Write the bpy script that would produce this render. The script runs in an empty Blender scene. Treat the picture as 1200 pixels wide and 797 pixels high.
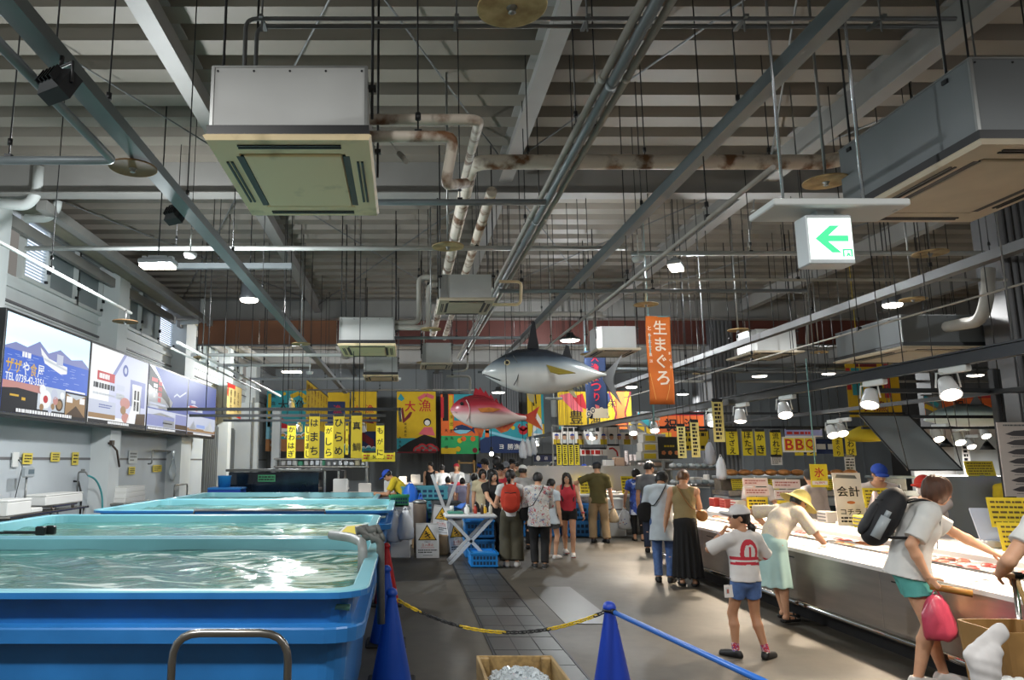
import bpy, math, random
import numpy as np
from mathutils import Vector, Matrix
R = math.radians
random.seed(7)
scene = bpy.context.scene
COL = scene.collection
# ------------------------------------------------------------------ camera
CAM_H, FPX, VPX, HORIZON = 1.68, 870.0, 474.0, 540.0
PITCH = math.atan((HORIZON - 398.5) / FPX)
cam_data = bpy.data.cameras.new('camera')
cam = bpy.data.objects.new('camera', cam_data)
COL.objects.link(cam)
cam_data.sensor_width = 36
cam_data.lens = 36 * FPX / 1200
cam_data.shift_x = (600 - VPX) / 1200
cam_data.clip_end = 200
cam.location = (0, 0, CAM_H)
cam.rotation_euler = (R(90) + PITCH, 0, 0)
scene.camera = cam
# ------------------------------------------------------------------ world, exposure
EXPOSURE = 0.34
LAMP_W = 165.0       # hall lamp, watts
SPOT_W = 30.0        # counter spot, watts
WORLD = 0.17
scene.view_settings.view_transform = 'Standard'
scene.view_settings.look = 'None'
scene.view_settings.exposure = EXPOSURE
scene.view_settings.gamma = 1
scene.view_settings.use_curve_mapping = False
scene.cycles.use_denoising = True
scene.cycles.max_bounces = 6
scene.cycles.diffuse_bounces = 4
scene.cycles.glossy_bounces = 3
scene.cycles.transmission_bounces = 4
scene.cycles.sample_clamp_indirect = 4
scene.cycles.caustics_reflective = False
scene.cycles.caustics_refractive = False
wd = bpy.data.worlds.new('world')
scene.world = wd
wd.use_nodes = True
bgn = wd.node_tree.nodes['Background']
bgn.inputs[0].default_value = (1.0, .95, .88, 1)
bgn.inputs[1].default_value = WORLD
# ------------------------------------------------------------------ pixel rays
def ray(px, py):
 xc, yc = (px - VPX) / FPX, -(py - 398.5) / FPX
 c, s = math.cos(PITCH), math.sin(PITCH)
 return Vector((xc, c - s * yc, s + c * yc))
def W(px, py, Y=None, z=None, X=None):
 d = ray(px, py)
 if Y is not None: t = Y / d.y
 elif z is not None: t = (z - CAM_H) / d.z
 else: t = X / d.x
 return Vector((0, 0, CAM_H)) + d * t
# ------------------------------------------------------------------ materials
def lin(c):
 if isinstance(c, str):
  c = c.lstrip('#')
  c = tuple(int(c[i:i+2], 16) / 255 for i in (0, 2, 4))
 return tuple((x / 12.92 if x <= .04045 else ((x + .055) / 1.055) ** 2.4) for x in c[:3]) + (1,)
MATS = {}
def mat(name, col='808080', rough=.5, metal=0, var=0, scale=8, bump=0, emit=0, alpha=1, trans=0, col2=None, stretch=None, bscale=None, lo=.35, hi=.65, coat=0, sss=0):
 """principled material; var mixes in a darker/lighter noise (or col2)"""
 if name in MATS: return MATS[name]
 m = bpy.data.materials.new(name); MATS[name] = m
 m.use_nodes = True
 nt = m.node_tree; b = nt.nodes['Principled BSDF']
 L = nt.links.new
 b.inputs['Base Color'].default_value = lin(col)
 b.inputs['Roughness'].default_value = rough
 b.inputs['Metallic'].default_value = metal
 if coat: b.inputs['Coat Weight'].default_value = coat
 if trans: b.inputs['Transmission Weight'].default_value = trans
 if alpha < 1: b.inputs['Alpha'].default_value = alpha
 if emit:
  b.inputs['Emission Color'].default_value = lin(col)
  b.inputs['Emission Strength'].default_value = emit
 if var or bump:
  tc = nt.nodes.new('ShaderNodeTexCoord')
  mp = nt.nodes.new('ShaderNodeMapping')
  if stretch: mp.inputs['Scale'].default_value = stretch
  L(tc.outputs['Object'], mp.inputs[0])
  nz = nt.nodes.new('ShaderNodeTexNoise')
  nz.inputs['Scale'].default_value = scale
  nz.inputs['Detail'].default_value = 6
  L(mp.outputs[0], nz.inputs['Vector'])
  if var:
   rp = nt.nodes.new('ShaderNodeValToRGB')
   c = lin(col)
   if col2: c2 = lin(col2)
   else: c2 = tuple(x * (1 - var) for x in c[:3]) + (1,)
   rp.color_ramp.elements[0].position = lo; rp.color_ramp.elements[0].color = c2
   rp.color_ramp.elements[1].position = hi; rp.color_ramp.elements[1].color = c
   L(nz.outputs['Fac'], rp.inputs[0])
   L(rp.outputs[0], b.inputs['Base Color'])
   if emit: L(rp.outputs[0], b.inputs['Emission Color'])
  if bump:
   bp = nt.nodes.new('ShaderNodeBump')
   bp.inputs['Strength'].default_value = bump
   bp.inputs['Distance'].default_value = .01
   if bscale:
    n2 = nt.nodes.new('ShaderNodeTexNoise'); n2.inputs['Scale'].default_value = bscale
    L(mp.outputs[0], n2.inputs['Vector']); L(n2.outputs['Fac'], bp.inputs['Height'])
   else: L(nz.outputs['Fac'], bp.inputs['Height'])
   L(bp.outputs[0], b.inputs['Normal'])
 return m
def cells(name, cols, scale=30, rough=.7, rnd=1.0):
 """patterned cloth: voronoi cells coloured from a list of (position, colour)"""
 if name in MATS: return MATS[name]
 m = bpy.data.materials.new(name); MATS[name] = m
 m.use_nodes = True
 nt = m.node_tree; b = nt.nodes['Principled BSDF']; L = nt.links.new
 b.inputs['Roughness'].default_value = rough
 tc = nt.nodes.new('ShaderNodeTexCoord')
 nz = nt.nodes.new('ShaderNodeTexNoise'); nz.inputs['Scale'].default_value = scale * .8
 mx = nt.nodes.new('ShaderNodeMixRGB'); mx.inputs[0].default_value = .12
 L(tc.outputs['Object'], nz.inputs['Vector']); L(tc.outputs['Object'], mx.inputs[1]); L(nz.outputs['Color'], mx.inputs[2])
 vo = nt.nodes.new('ShaderNodeTexVoronoi'); vo.inputs['Scale'].default_value = scale
 L(mx.outputs[0], vo.inputs['Vector'])
 sp = nt.nodes.new('ShaderNodeSeparateColor'); L(vo.outputs['Color'], sp.inputs[0])
 rp = nt.nodes.new('ShaderNodeValToRGB'); rp.color_ramp.interpolation = 'CONSTANT'
 for i, (p, c) in enumerate(cols):
  if i < 2: e = rp.color_ramp.elements[i]; e.position = p
  else: e = rp.color_ramp.elements.new(p)
  e.color = lin(c)
 L(sp.outputs[0], rp.inputs[0]); L(rp.outputs[0], b.inputs['Base Color'])
 return m
def axis_ramp(name, stops, axis=2, lo=-1, hi=1, rough=.4, noise=.05, emit=0, metal=0, nscale=6):
 """colour of the thing itself running along one local axis (a fish's dark back, a printed sky)"""
 if name in MATS: return MATS[name]
 m = bpy.data.materials.new(name); MATS[name] = m
 m.use_nodes = True
 nt = m.node_tree; b = nt.nodes['Principled BSDF']; L = nt.links.new
 b.inputs['Roughness'].default_value = rough; b.inputs['Metallic'].default_value = metal
 tc = nt.nodes.new('ShaderNodeTexCoord'); sx = nt.nodes.new('ShaderNodeSeparateXYZ')
 L(tc.outputs['Object'], sx.inputs[0])
 mr = nt.nodes.new('ShaderNodeMapRange'); mr.inputs[1].default_value = lo; mr.inputs[2].default_value = hi
 L(sx.outputs[axis], mr.inputs[0])
 nz = nt.nodes.new('ShaderNodeTexNoise'); nz.inputs['Scale'].default_value = nscale
 L(tc.outputs['Object'], nz.inputs['Vector'])
 ma = nt.nodes.new('ShaderNodeMath'); ma.operation = 'MULTIPLY_ADD'
 ma.inputs[1].default_value = noise * 2; L(nz.outputs['Fac'], ma.inputs[0]); L(mr.outputs[0], ma.inputs[2])
 sb = nt.nodes.new('ShaderNodeMath'); sb.operation = 'SUBTRACT'; sb.inputs[1].default_value = noise
 L(ma.outputs[0], sb.inputs[0])
 rp = nt.nodes.new('ShaderNodeValToRGB')
 for i, (p, c) in enumerate(stops):
  if i < 2: e = rp.color_ramp.elements[i]; e.position = p
  else: e = rp.color_ramp.elements.new(p)
  e.color = lin(c)
 L(sb.outputs[0], rp.inputs[0]); L(rp.outputs[0], b.inputs['Base Color'])
 if emit:
  L(rp.outputs[0], b.inputs['Emission Color']); b.inputs['Emission Strength'].default_value = emit
 return m
# ------------------------------------------------------------------ objects
def tag(o, label=None, cat=None, group=None, kind=None):
 if label: o['label'] = label
 if cat: o['category'] = cat
 if group: o['group'] = group
 if kind: o['kind'] = kind
 return o
def thing(name, label, cat, loc=(0, 0, 0), rz=0, group=None, kind=None):
 o = bpy.data.objects.new(name, None); COL.objects.link(o)
 o.empty_display_size = .1
 o.location = loc; o.rotation_euler = (0, 0, rz)
 return tag(o, label, cat, group, kind)
def dup(root, loc=None, rz=None, label=None, group=None):
 r = root.copy(); COL.objects.link(r)
 if loc is not None: r.location = loc
 if rz is not None: r.rotation_euler = (0, 0, rz)
 if label: r['label'] = label
 if group: r['group'] = group
 for ch in list(root.children):
  c = ch.copy(); COL.objects.link(c); c.parent = r
  for g in list(ch.children):
   d = g.copy(); COL.objects.link(d); d.parent = c
 return r
def frame_of(d, up=(0, 0, 1)):
 d = Vector(d).normalized(); u = Vector(up)
 if abs(d.dot(u)) > .99: u = Vector((0, 1, 0))
 s = d.cross(u).normalized(); t = s.cross(d).normalized()
 return s, t, d
class MB:
 """collects shapes; build() links them as ONE mesh object"""
 def __init__(self): self.v = []; self.f = []; self.mi = []; self.sm = []
 def add(self, vs, fs, m=0, smooth=False):
  n = len(self.v)
  self.v += [tuple(p) for p in vs]
  for f in fs:
   self.f.append(tuple(i + n for i in f)); self.mi.append(m); self.sm.append(smooth)
  return self
 def box(self, c, s, m=0, rz=0, M=None, taper=1):
  x, y, z = s[0] / 2, s[1] / 2, s[2] / 2
  vs = [Vector((sx * x * (taper if sz > 0 else 1), sy * y * (taper if sz > 0 else 1), sz * z)) for sz in (-1, 1) for sx, sy in ((-1, -1), (1, -1), (1, 1), (-1, 1))]
  Mx = M if M is not None else Matrix.Rotation(rz, 3, 'Z')
  vs = [Mx @ p + Vector(c) for p in vs]
  return self.add(vs, [(3, 2, 1, 0), (4, 5, 6, 7), (0, 1, 5, 4), (1, 2, 6, 5), (2, 3, 7, 6), (3, 0, 4, 7)], m)
 def rbox(self, c, s, b=.01, m=0, rz=0, M=None):
  """box with chamfered vertical and horizontal edges"""
  x, y, z = s[0] / 2, s[1] / 2, s[2] / 2
  b = min(b, x * .9, y * .9, z * .9)
  def ring(X, Y, Z):
   return [(X - b, -Y, Z), (X, -Y + b, Z), (X, Y - b, Z), (X - b, Y, Z), (-X + b, Y, Z), (-X, Y - b, Z), (-X, -Y + b, Z), (-X + b, -Y, Z)]
  rings = [ring(x - b, y - b, -z), ring(x, y, -z + b), ring(x, y, z - b), ring(x - b, y - b, z)]
  Mx = M if M is not None else Matrix.Rotation(rz, 3, 'Z')
  rings = [[Mx @ Vector(p) + Vector(c) for p in r] for r in rings]
  return self.loft(rings, m=m, caps=True)
 def bar(self, p0, p1, w, h, m=0, up=(0, 0, 1)):
  """rectangular bar between two points"""
  p0, p1 = Vector(p0), Vector(p1)
  s, t, d = frame_of(p1 - p0, up)
  vs = []
  for p in (p0, p1):
   for a, b in ((-1, -1), (1, -1), (1, 1), (-1, 1)): vs.append(p + s * a * w / 2 + t * b * h / 2)
  return self.add(vs, [(3, 2, 1, 0), (4, 5, 6, 7), (0, 1, 5, 4), (1, 2, 6, 5), (2, 3, 7, 6), (3, 0, 4, 7)], m)
 def loft(self, rings, m=0, caps=True, smooth=False, closed=True):
  n = len(rings[0]); vs = [p for r in rings for p in r]; fs = []
  for i in range(len(rings) - 1):
   for j in range(n if closed else n - 1):
    k = (j + 1) % n
    fs.append((i * n + j, i * n + k, (i + 1) * n + k, (i + 1) * n + j))
  self.add(vs, fs, m, smooth)
  if caps and closed:
   b = len(self.v) - len(vs)
   self.f.append(tuple(b + j for j in reversed(range(n)))); self.mi.append(m); self.sm.append(False)
   self.f.append(tuple(b + (len(rings) - 1) * n + j for j in range(n))); self.mi.append(m); self.sm.append(False)
  return self
 def cyl(self, p0, p1, r0, r1=None, n=12, m=0, caps=True, smooth=True):
  r1 = r0 if r1 is None else r1
  p0, p1 = Vector(p0), Vector(p1)
  s, t, d = frame_of(p1 - p0)
  ring = lambda p, r: [p + (s * math.cos(a) + t * math.sin(a)) * r for a in (2 * math.pi * i / n for i in range(n))]
  return self.loft([ring(p0, r0), ring(p1, r1)], m, caps, smooth)
 def tube(self, pts, r, n=8, m=0, fillet=0, smooth=True, flat=1):
  pts = [Vector(p) for p in pts]
  if fillet:
   out = [pts[0]]
   for i in range(1, len(pts) - 1):
    a, b, c = pts[i - 1], pts[i], pts[i + 1]
    da, dc = (a - b), (c - b); f = min(fillet, da.length * .49, dc.length * .49)
    A, C = b + da.normalized() * f, b + dc.normalized() * f
    for k in range(6):
     t = k / 5; out.append(A * (1 - t) ** 2 + b * 2 * t * (1 - t) + C * t * t)
   out.append(pts[-1]); pts = out
  rings = []; prev = None
  for i, p in enumerate(pts):
   d = pts[min(i + 1, len(pts) - 1)] - pts[max(i - 1, 0)]
   if d.length < 1e-9: d = Vector((0, 0, 1))
   d.normalize()
   if prev is None: s, t, _ = frame_of(d)
   else:
    s = (prev - d * prev.dot(d))
    s = s.normalized() if s.length > 1e-6 else frame_of(d)[0]
    t = d.cross(s) * -1
   prev = s
   rr = r[i] if isinstance(r, (list, tuple)) and len(r) == len(pts) else (r if not isinstance(r, (list, tuple)) else r[0])
   rings.append([p + (s * math.cos(a) + t * math.sin(a) * flat) * rr for a in (2 * math.pi * k / n for k in range(n))])
  return self.loft(rings, m, True, smooth)
 def lathe(self, prof, c=(0, 0, 0), n=20, m=0, smooth=True, caps=True, M=None):
  Mx = M or Matrix.Identity(3)
  rings = [[Mx @ Vector((r * math.cos(2 * math.pi * k / n), r * math.sin(2 * math.pi * k / n), z)) + Vector(c) for k in range(n)] for r, z in prof]
  return self.loft(rings, m, caps, smooth)
 def ball(self, c, r, n=12, m=0, M=None):
  r = (r, r, r) if not isinstance(r, (tuple, list)) else r
  k = n // 2 + 1
  Mx = M or Matrix.Identity(3)
  rings = []
  for i in range(k):
   a = -math.pi / 2 + math.pi * (i + .02) / (k - 1 + .04)
   rings.append([Mx @ Vector((r[0] * math.cos(a) * math.cos(2 * math.pi * j / n), r[1] * math.cos(a) * math.sin(2 * math.pi * j / n), r[2] * math.sin(a))) + Vector(c) for j in range(n)])
  return self.loft(rings, m, True, True)
 def prism(self, pts, off, m=0, smooth=False):
  """polygon (3D points) thickened by vector off"""
  pts = [Vector(p) for p in pts]; off = Vector(off); n = len(pts)
  nrm = Vector((0, 0, 0))
  for i in range(n): nrm += (pts[i] - pts[0]).cross(pts[(i + 1) % n] - pts[0])
  if nrm.dot(off) < 0: pts = pts[::-1]
  vs = pts + [p + off for p in pts]
  fs = [tuple(reversed(range(n))), tuple(range(n, 2 * n))] + [(i, (i + 1) % n, n + (i + 1) % n, n + i) for i in range(n)]
  return self.add(vs, fs, m, smooth)
 def sheet(self, grid, thick, m=0, smooth=True):
  """grid of points [i][j] thickened along its normals"""
  a, b = len(grid), len(grid[0])
  g = [[Vector(p) for p in r] for r in grid]
  top, bot = [], []
  for i in range(a):
   for j in range(b):
    du = g[min(i + 1, a - 1)][j] - g[max(i - 1, 0)][j]
    dv = g[i][min(j + 1, b - 1)] - g[i][max(j - 1, 0)]
    n = du.cross(dv); n = n.normalized() if n.length > 1e-9 else Vector((0, 0, 1))
    top.append(g[i][j] + n * thick / 2); bot.append(g[i][j] - n * thick / 2)
  N = a * b; fs = []
  for i in range(a - 1):
   for j in range(b - 1):
    q = (i * b + j, (i + 1) * b + j, (i + 1) * b + j + 1, i * b + j + 1)
    fs.append(q); fs.append(tuple(N + k for k in reversed(q)))
  for i in range(a - 1):
   for j, fl in ((0, 1), (b - 1, 0)):
    q = (i * b + j, (i + 1) * b + j, N + (i + 1) * b + j, N + i * b + j); fs.append(q if not fl else q[::-1])
  for j in range(b - 1):
   for i, fl in ((0, 0), (a - 1, 1)):
    q = (i * b + j, i * b + j + 1, N + i * b + j + 1, N + i * b + j); fs.append(q if not fl else q[::-1])
  return self.add(top + bot, fs, m, smooth)
 def build(self, name, mats, parent=None, world=True, kind=None):
  """vertices are world coordinates unless world=False (then they are in the parent's frame)"""
  if not isinstance(mats, (list, tuple)): mats = [mats]
  me = bpy.data.meshes.new(name)
  off = Vector(parent.location) if (parent is not None and world) else Vector((0, 0, 0))
  pp = parent
  while pp is not None and pp.parent is not None and world: pp = pp.parent; off += Vector(pp.location)
  vs = [(x - off.x, y - off.y, z - off.z) for x, y, z in self.v]
  if parent is None and vs:   # origin at the base centre
   xs, ys, zs = zip(*vs)
   base = Vector(((min(xs) + max(xs)) / 2, (min(ys) + max(ys)) / 2, min(zs)))
   vs = [(x - base.x, y - base.y, z - base.z) for x, y, z in vs]
  else: base = None
  me.from_pydata(vs, [], self.f)
  for m in mats: me.materials.append(m)
  me.polygons.foreach_set('material_index', self.mi)
  me.polygons.foreach_set('use_smooth', self.sm)
  me.update()
  o = bpy.data.objects.new(name, me); COL.objects.link(o)
  if parent is not None: o.parent = parent
  elif base is not None: o.location = base
  if kind: o['kind'] = kind
  return o
# ------------------------------------------------------------------ lettering
_glyph = {}
def glyphs(s):
 """triangulated outline of a string, scaled to its own bounding box: verts in 0..w, 0..h"""
 if s in _glyph: return _glyph[s]
 cu = bpy.data.curves.new('t', 'FONT'); cu.body = s; cu.size = 1; cu.resolution_u = 2; cu.offset = .016 if ord(max(s)) < 0x3100 else (.016 if s in '大氷会計生真祝丸' else .006)
 ob = bpy.data.objects.new('t', cu); COL.objects.link(ob)
 dg = bpy.context.evaluated_depsgraph_get(); dg.update()
 me = bpy.data.meshes.new_from_object(ob.evaluated_get(dg))
 vs = [(v.co.x, v.co.y) for v in me.vertices]; fs = [tuple(p.vertices) for p in me.polygons]
 bpy.data.objects.remove(ob); bpy.data.curves.remove(cu); bpy.data.meshes.remove(me)
 if not vs: _glyph[s] = ([], [], 1, 1); return _glyph[s]
 x0 = min(v[0] for v in vs); x1 = max(v[0] for v in vs); y0 = min(v[1] for v in vs); y1 = max(v[1] for v in vs)
 _glyph[s] = ([(x - x0, y - y0) for x, y in vs], fs, x1 - x0, y1 - y0)
 return _glyph[s]
class Board(MB):
 """a flat printed face: origin at its lower left, u to the right, v up, layers towards the viewer"""
 def __init__(self, O, U, V, step=.002):
  super().__init__()
  self.O, self.U, self.V = Vector(O), Vector(U).normalized(), Vector(V).normalized()
  self.N = self.U.cross(self.V).normalized(); self.step = step
  self.wob = None
 def p(self, u, v, l=0):
  q = self.O + self.U * u + self.V * v + self.N * (l * self.step)
  if self.wob: q = q + self.N * self.wob(u, v)
  return q
 def poly(self, pts, m=0, l=1):
  a = sum(pts[i][0] * pts[(i + 1) % len(pts)][1] - pts[(i + 1) % len(pts)][0] * pts[i][1] for i in range(len(pts)))
  if a < 0: pts = pts[::-1]
  return self.add([self.p(u, v, l) for u, v in pts], [tuple(range(len(pts)))], m)
 def rect(self, u0, v0, u1, v1, m=0, l=1): return self.poly([(u0, v0), (u1, v0), (u1, v1), (u0, v1)], m, l)
 def slab(self, u0, v0, u1, v1, t, m=0):
  """solid backing whose front face is layer 0"""
  pts = [self.O + self.U * u + self.V * v - self.N * t for u, v in ((u0, v0), (u1, v0), (u1, v1), (u0, v1))]
  return self.prism(pts, self.N * t, m)
 def disc(self, u, v, r, m=0, l=1, ry=None, n=18, a0=0, a1=360):
  ry = ry or r
  k = n if a1 - a0 >= 360 else n + 1
  return self.poly([(u + r * math.cos(R(a0 + (a1 - a0) * i / n)), v + ry * math.sin(R(a0 + (a1 - a0) * i / n))) for i in range(k)], m, l)
 def stroke(self, pts, w, m=0, l=1):
  for (a, b), (c, d) in zip(pts[:-1], pts[1:]):
   L = math.hypot(c - a, d - b) or 1e-6
   nx, ny = -(d - b) / L * w / 2, (c - a) / L * w / 2
   self.poly([(a + nx, b + ny), (a - nx, b - ny), (c - nx, d - ny), (c + nx, d + ny)], m, l)
  return self
 def text(self, s, u, v, w, h, m=0, l=2, rot=0, stretch=False):
  """string fitted into the box w x h centred on (u, v)"""
  vs, fs, gw, gh = glyphs(s)
  if not vs: return self
  if stretch: kx, ky = w / max(gw, .05), h / max(gh, .05)
  else: kx = ky = min(w / max(gw, .05), h / max(gh, .05))
  ca, sa = math.cos(rot), math.sin(rot)
  pts = []
  for x, y in vs:
   a, b = (x - gw / 2) * kx, (y - gh / 2) * ky
   pts.append(self.p(u + a * ca - b * sa, v + a * sa + b * ca, l))
  return self.add(pts, fs, m)
 def vtext(self, s, u, v1, v0, w, m=0, l=2):
  """characters stacked from v1 down to v0"""
  c = (v1 - v0) / len(s)
  for i, ch in enumerate(s): self.text(ch, u, v1 - c * (i + .5), w, c * .82, m, l)
  return self
 def lines(self, u0, v0, u1, v1, n, m=0, l=2, fill=.5):
  """rows of small print too small to read"""
  hgt = (v1 - v0) / n
  for i in range(n):
   x = u0; y = v1 - hgt * (i + .5)
   end = u1 if i < n - 1 else u0 + (u1 - u0) * random.uniform(.5, 1)
   while x < end:
    w = min(hgt * random.uniform(.4, 1.5), end - x)
    self.rect(x, y - hgt * fill / 2, x + w * .8, y + hgt * fill / 2, m, l); x += w
  return self
# ------------------------------------------------------------------ people: smooth distance fields meshed into one skin
class Field:
 def __init__(self, vox): self.h = vox; self.P = []
 def add(self, fn, lo, hi, k=.02, op='u'): self.P.append((fn, np.array(lo, float), np.array(hi, float), k, op)); return self
 def cone(self, a, b, ra, rb, k=.02, op='u', cut=None, grow=0):
  """limb with two radii; cut=t flattens it at fraction t"""
  a, b = np.array(a, float), np.array(b, float); ra += grow; rb += grow
  if cut is not None:
   rb = ra + (rb - ra) * cut; b0 = b; b = a + (b - a) * cut
  d = b - a; L2 = max(float(d @ d), 1e-9); dn = d / math.sqrt(L2)
  def fn(x, y, z):
   px, py, pz = x - a[0], y - a[1], z - a[2]
   t = np.clip((px * d[0] + py * d[1] + pz * d[2]) / L2, 0, 1)
   q = np.sqrt((px - t * d[0]) ** 2 + (py - t * d[1]) ** 2 + (pz - t * d[2]) ** 2) - (ra + (rb - ra) * t)
   if cut is not None: q = np.maximum(q, (x - b[0]) * dn[0] + (y - b[1]) * dn[1] + (z - b[2]) * dn[2])
   return q
  r = max(ra, rb)
  return self.add(fn, np.minimum(a, b) - r, np.maximum(a, b) + r, k, op)
 def flat(self, a, b, ra, rb, side, sy, k=.03, grow=0, cut=False, op='u'):
  """limb that is squashed front to back by sy (trunk, skirt, palm)"""
  a, b, s = np.array(a, float), np.array(b, float), np.array(side, float)
  ra += grow; rb += grow
  u = b - a; L = np.linalg.norm(u); u = u / L; s = s - u * (s @ u); s /= np.linalg.norm(s); f = np.cross(s, u)
  g = grow * (1 - sy) / 1.0
  def fn(x, y, z):
   px, py, pz = x - a[0], y - a[1], z - a[2]
   t = px * u[0] + py * u[1] + pz * u[2]; q = px * s[0] + py * s[1] + pz * s[2]; w = px * f[0] + py * f[1] + pz * f[2]
   tc = np.clip(t, 0, L); r = ra + (rb - ra) * tc / L
   e = np.sqrt(q * q + (w * r / (r * sy + g)) ** 2 + ((t - tc) / .8) ** 2) - r
   e = e * .8
   if cut: e = np.maximum(e, t - L)
   if cut == 2: e = np.maximum(e, -t)
   return e
  r = max(ra, rb)
  return self.add(fn, np.minimum(a, b) - r, np.maximum(a, b) + r, k, op)
 def ell(self, c, r, M=None, k=.02, op='u'):
  c, r = np.array(c, float), np.array(r, float)
  M = np.array(M if M is not None else Matrix.Identity(3), float)
  def fn(x, y, z):
   p = [x - c[0], y - c[1], z - c[2]]
   q = [(M[0][i] * p[0] + M[1][i] * p[1] + M[2][i] * p[2]) / r[i] for i in range(3)]
   n = np.sqrt(q[0] ** 2 + q[1] ** 2 + q[2] ** 2)
   m = np.sqrt((q[0] / r[0]) ** 2 + (q[1] / r[1]) ** 2 + (q[2] / r[2]) ** 2)
   return n * (n - 1) / np.maximum(m, 1e-6)
  m = r.max()
  return self.add(fn, c - m, c + m, k, op)
 def plane(self, p, n):
  """keep the side the normal points away from"""
  p, n = np.array(p, float), np.array(n, float); n = n / np.linalg.norm(n)
  return self.add(lambda x, y, z: (x - p[0]) * n[0] + (y - p[1]) * n[1] + (z - p[2]) * n[2], p, p, 0, 'i')
 def wave(self, fn): return self.add(fn, (0,) * 3, (0,) * 3, 0, 'w')
 def mesh(self):
  h = self.h
  us = [p for p in self.P if p[4] == 'u']
  lo = np.min([p[1] for p in us], 0) - 3 * h; hi = np.max([p[2] for p in us], 0) + 3 * h
  n = np.ceil((hi - lo) / h).astype(int) + 1
  ax = [lo[i] + h * np.arange(n[i]) for i in range(3)]
  F = np.full(n, 1.0, np.float32)
  for fn, a, b, k, op in self.P:
   if op in 'iw':
    v = fn(ax[0][:, None, None], ax[1][None, :, None], ax[2][None, None, :])
    F = np.maximum(F, v) if op == 'i' else F + v
    continue
   i0 = np.maximum(np.floor((a - k - 2 * h - lo) / h).astype(int), 0); i1 = np.minimum(np.ceil((b + k + 2 * h - lo) / h).astype(int) + 1, n)
   if (i1 <= i0).any(): continue
   sl = tuple(slice(i0[i], i1[i]) for i in range(3))
   v = fn(ax[0][sl[0]][:, None, None], ax[1][sl[1]][None, :, None], ax[2][sl[2]][None, None, :])
   g = F[sl]
   if op == 's':
    hh = np.clip(.5 - .5 * (g + v) / max(k, 1e-6), 0, 1); F[sl] = g * (1 - hh) - v * hh + k * hh * (1 - hh)
   else:
    hh = np.clip(.5 + .5 * (g - v) / max(k, 1e-6), 0, 1); F[sl] = g * (1 - hh) + v * hh - k * hh * (1 - hh)
  F[[0, -1]] = 1; F[:, [0, -1]] = 1; F[:, :, [0, -1]] = 1
  S = F < 0
  nx, ny, nz = n
  cnt = np.zeros((nx - 1, ny - 1, nz - 1), np.int8)
  offs = [(i, j, k) for i in (0, 1) for j in (0, 1) for k in (0, 1)]
  for i, j, k in offs: cnt += S[i:nx - 1 + i, j:ny - 1 + j, k:nz - 1 + k]
  act = (cnt > 0) & (cnt < 8)
  I = np.argwhere(act)
  idx = np.full(act.shape, -1, np.int64); idx[act] = np.arange(len(I))
  pos = np.zeros((len(I), 3)); num = np.zeros(len(I))
  for axx in range(3):
   o1, o2 = [i for i in range(3) if i != axx]
   for u in (0, 1):
    for w in (0, 1):
     A = I.copy(); A[:, o1] += u; A[:, o2] += w; B = A.copy(); B[:, axx] += 1
     fa = F[A[:, 0], A[:, 1], A[:, 2]]; fb = F[B[:, 0], B[:, 1], B[:, 2]]
     c = (fa < 0) != (fb < 0)
     t = np.where(c, fa / np.where(c, fa - fb, 1), 0)
     q = A.astype(float); q[:, axx] += t
     pos[c] += q[c]; num[c] += 1
  pos = lo + h * pos / np.maximum(num, 1)[:, None]
  faces = []
  for axx in range(3):
   o1, o2 = [(1, 2), (2, 0), (0, 1)][axx]
   a = [slice(None)] * 3; b = [slice(None)] * 3; a[axx] = slice(0, -1); b[axx] = slice(1, None)
   ch = S[tuple(a)] != S[tuple(b)]
   E = np.argwhere(ch); E = E[(E[:, o1] > 0) & (E[:, o2] > 0)]
   if not len(E): continue
   def c(d1, d2):
    q = E.copy(); q[:, o1] += d1; q[:, o2] += d2; return idx[q[:, 0], q[:, 1], q[:, 2]]
   Q = np.stack([c(-1, -1), c(0, -1), c(0, 0), c(-1, 0)], 1)
   ins = S[E[:, 0], E[:, 1], E[:, 2]]
   Q[~ins] = Q[~ins][:, ::-1]
   faces.append(Q)
  return pos, np.concatenate(faces) if faces else np.zeros((0, 4), int)
def field_object(name, field, mats, parent, extra=None, paint=None):
 v, f = field.mesh()
 me = bpy.data.meshes.new(name)
 ev, ef, em = ([], [], [])
 if extra is not None: ev, ef, em = extra.v, [tuple(i + len(v) for i in q) for q in extra.f], extra.mi
 me.from_pydata([tuple(p) for p in v] + list(ev), [], [tuple(map(int, q)) for q in f] + list(ef))
 if not isinstance(mats, (list, tuple)): mats = [mats]
 for m in mats: me.materials.append(m)
 mi = np.zeros(len(f), int)
 if paint is not None and len(f): mi = paint(v[f].mean(1))
 me.polygons.foreach_set('material_index', list(map(int, mi)) + list(em))
 me.polygons.foreach_set('use_smooth', [True] * len(me.polygons))
 me.update()
 o = bpy.data.objects.new(name, me); COL.objects.link(o); o.parent = parent
 return o
def ik(a, t, l1, l2, pole):
 """joint between a and t for two bones"""
 a, t, pole = Vector(a), Vector(t), Vector(pole)
 d = t - a; L = min(d.length, (l1 + l2) * .999); dn = d.normalized(); t = a + dn * L
 x = (l1 * l1 - l2 * l2 + L * L) / (2 * L); y = math.sqrt(max(l1 * l1 - x * x, 0))
 p = pole - dn * pole.dot(dn); p = p.normalized() if p.length > 1e-6 else Vector((0, 1, 0))
 return a + dn * x + p * y, t
SKIN = {'fair': 'd9a583', 'tan': 'bd8a68', 'lit': 'e2b595'}
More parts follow.
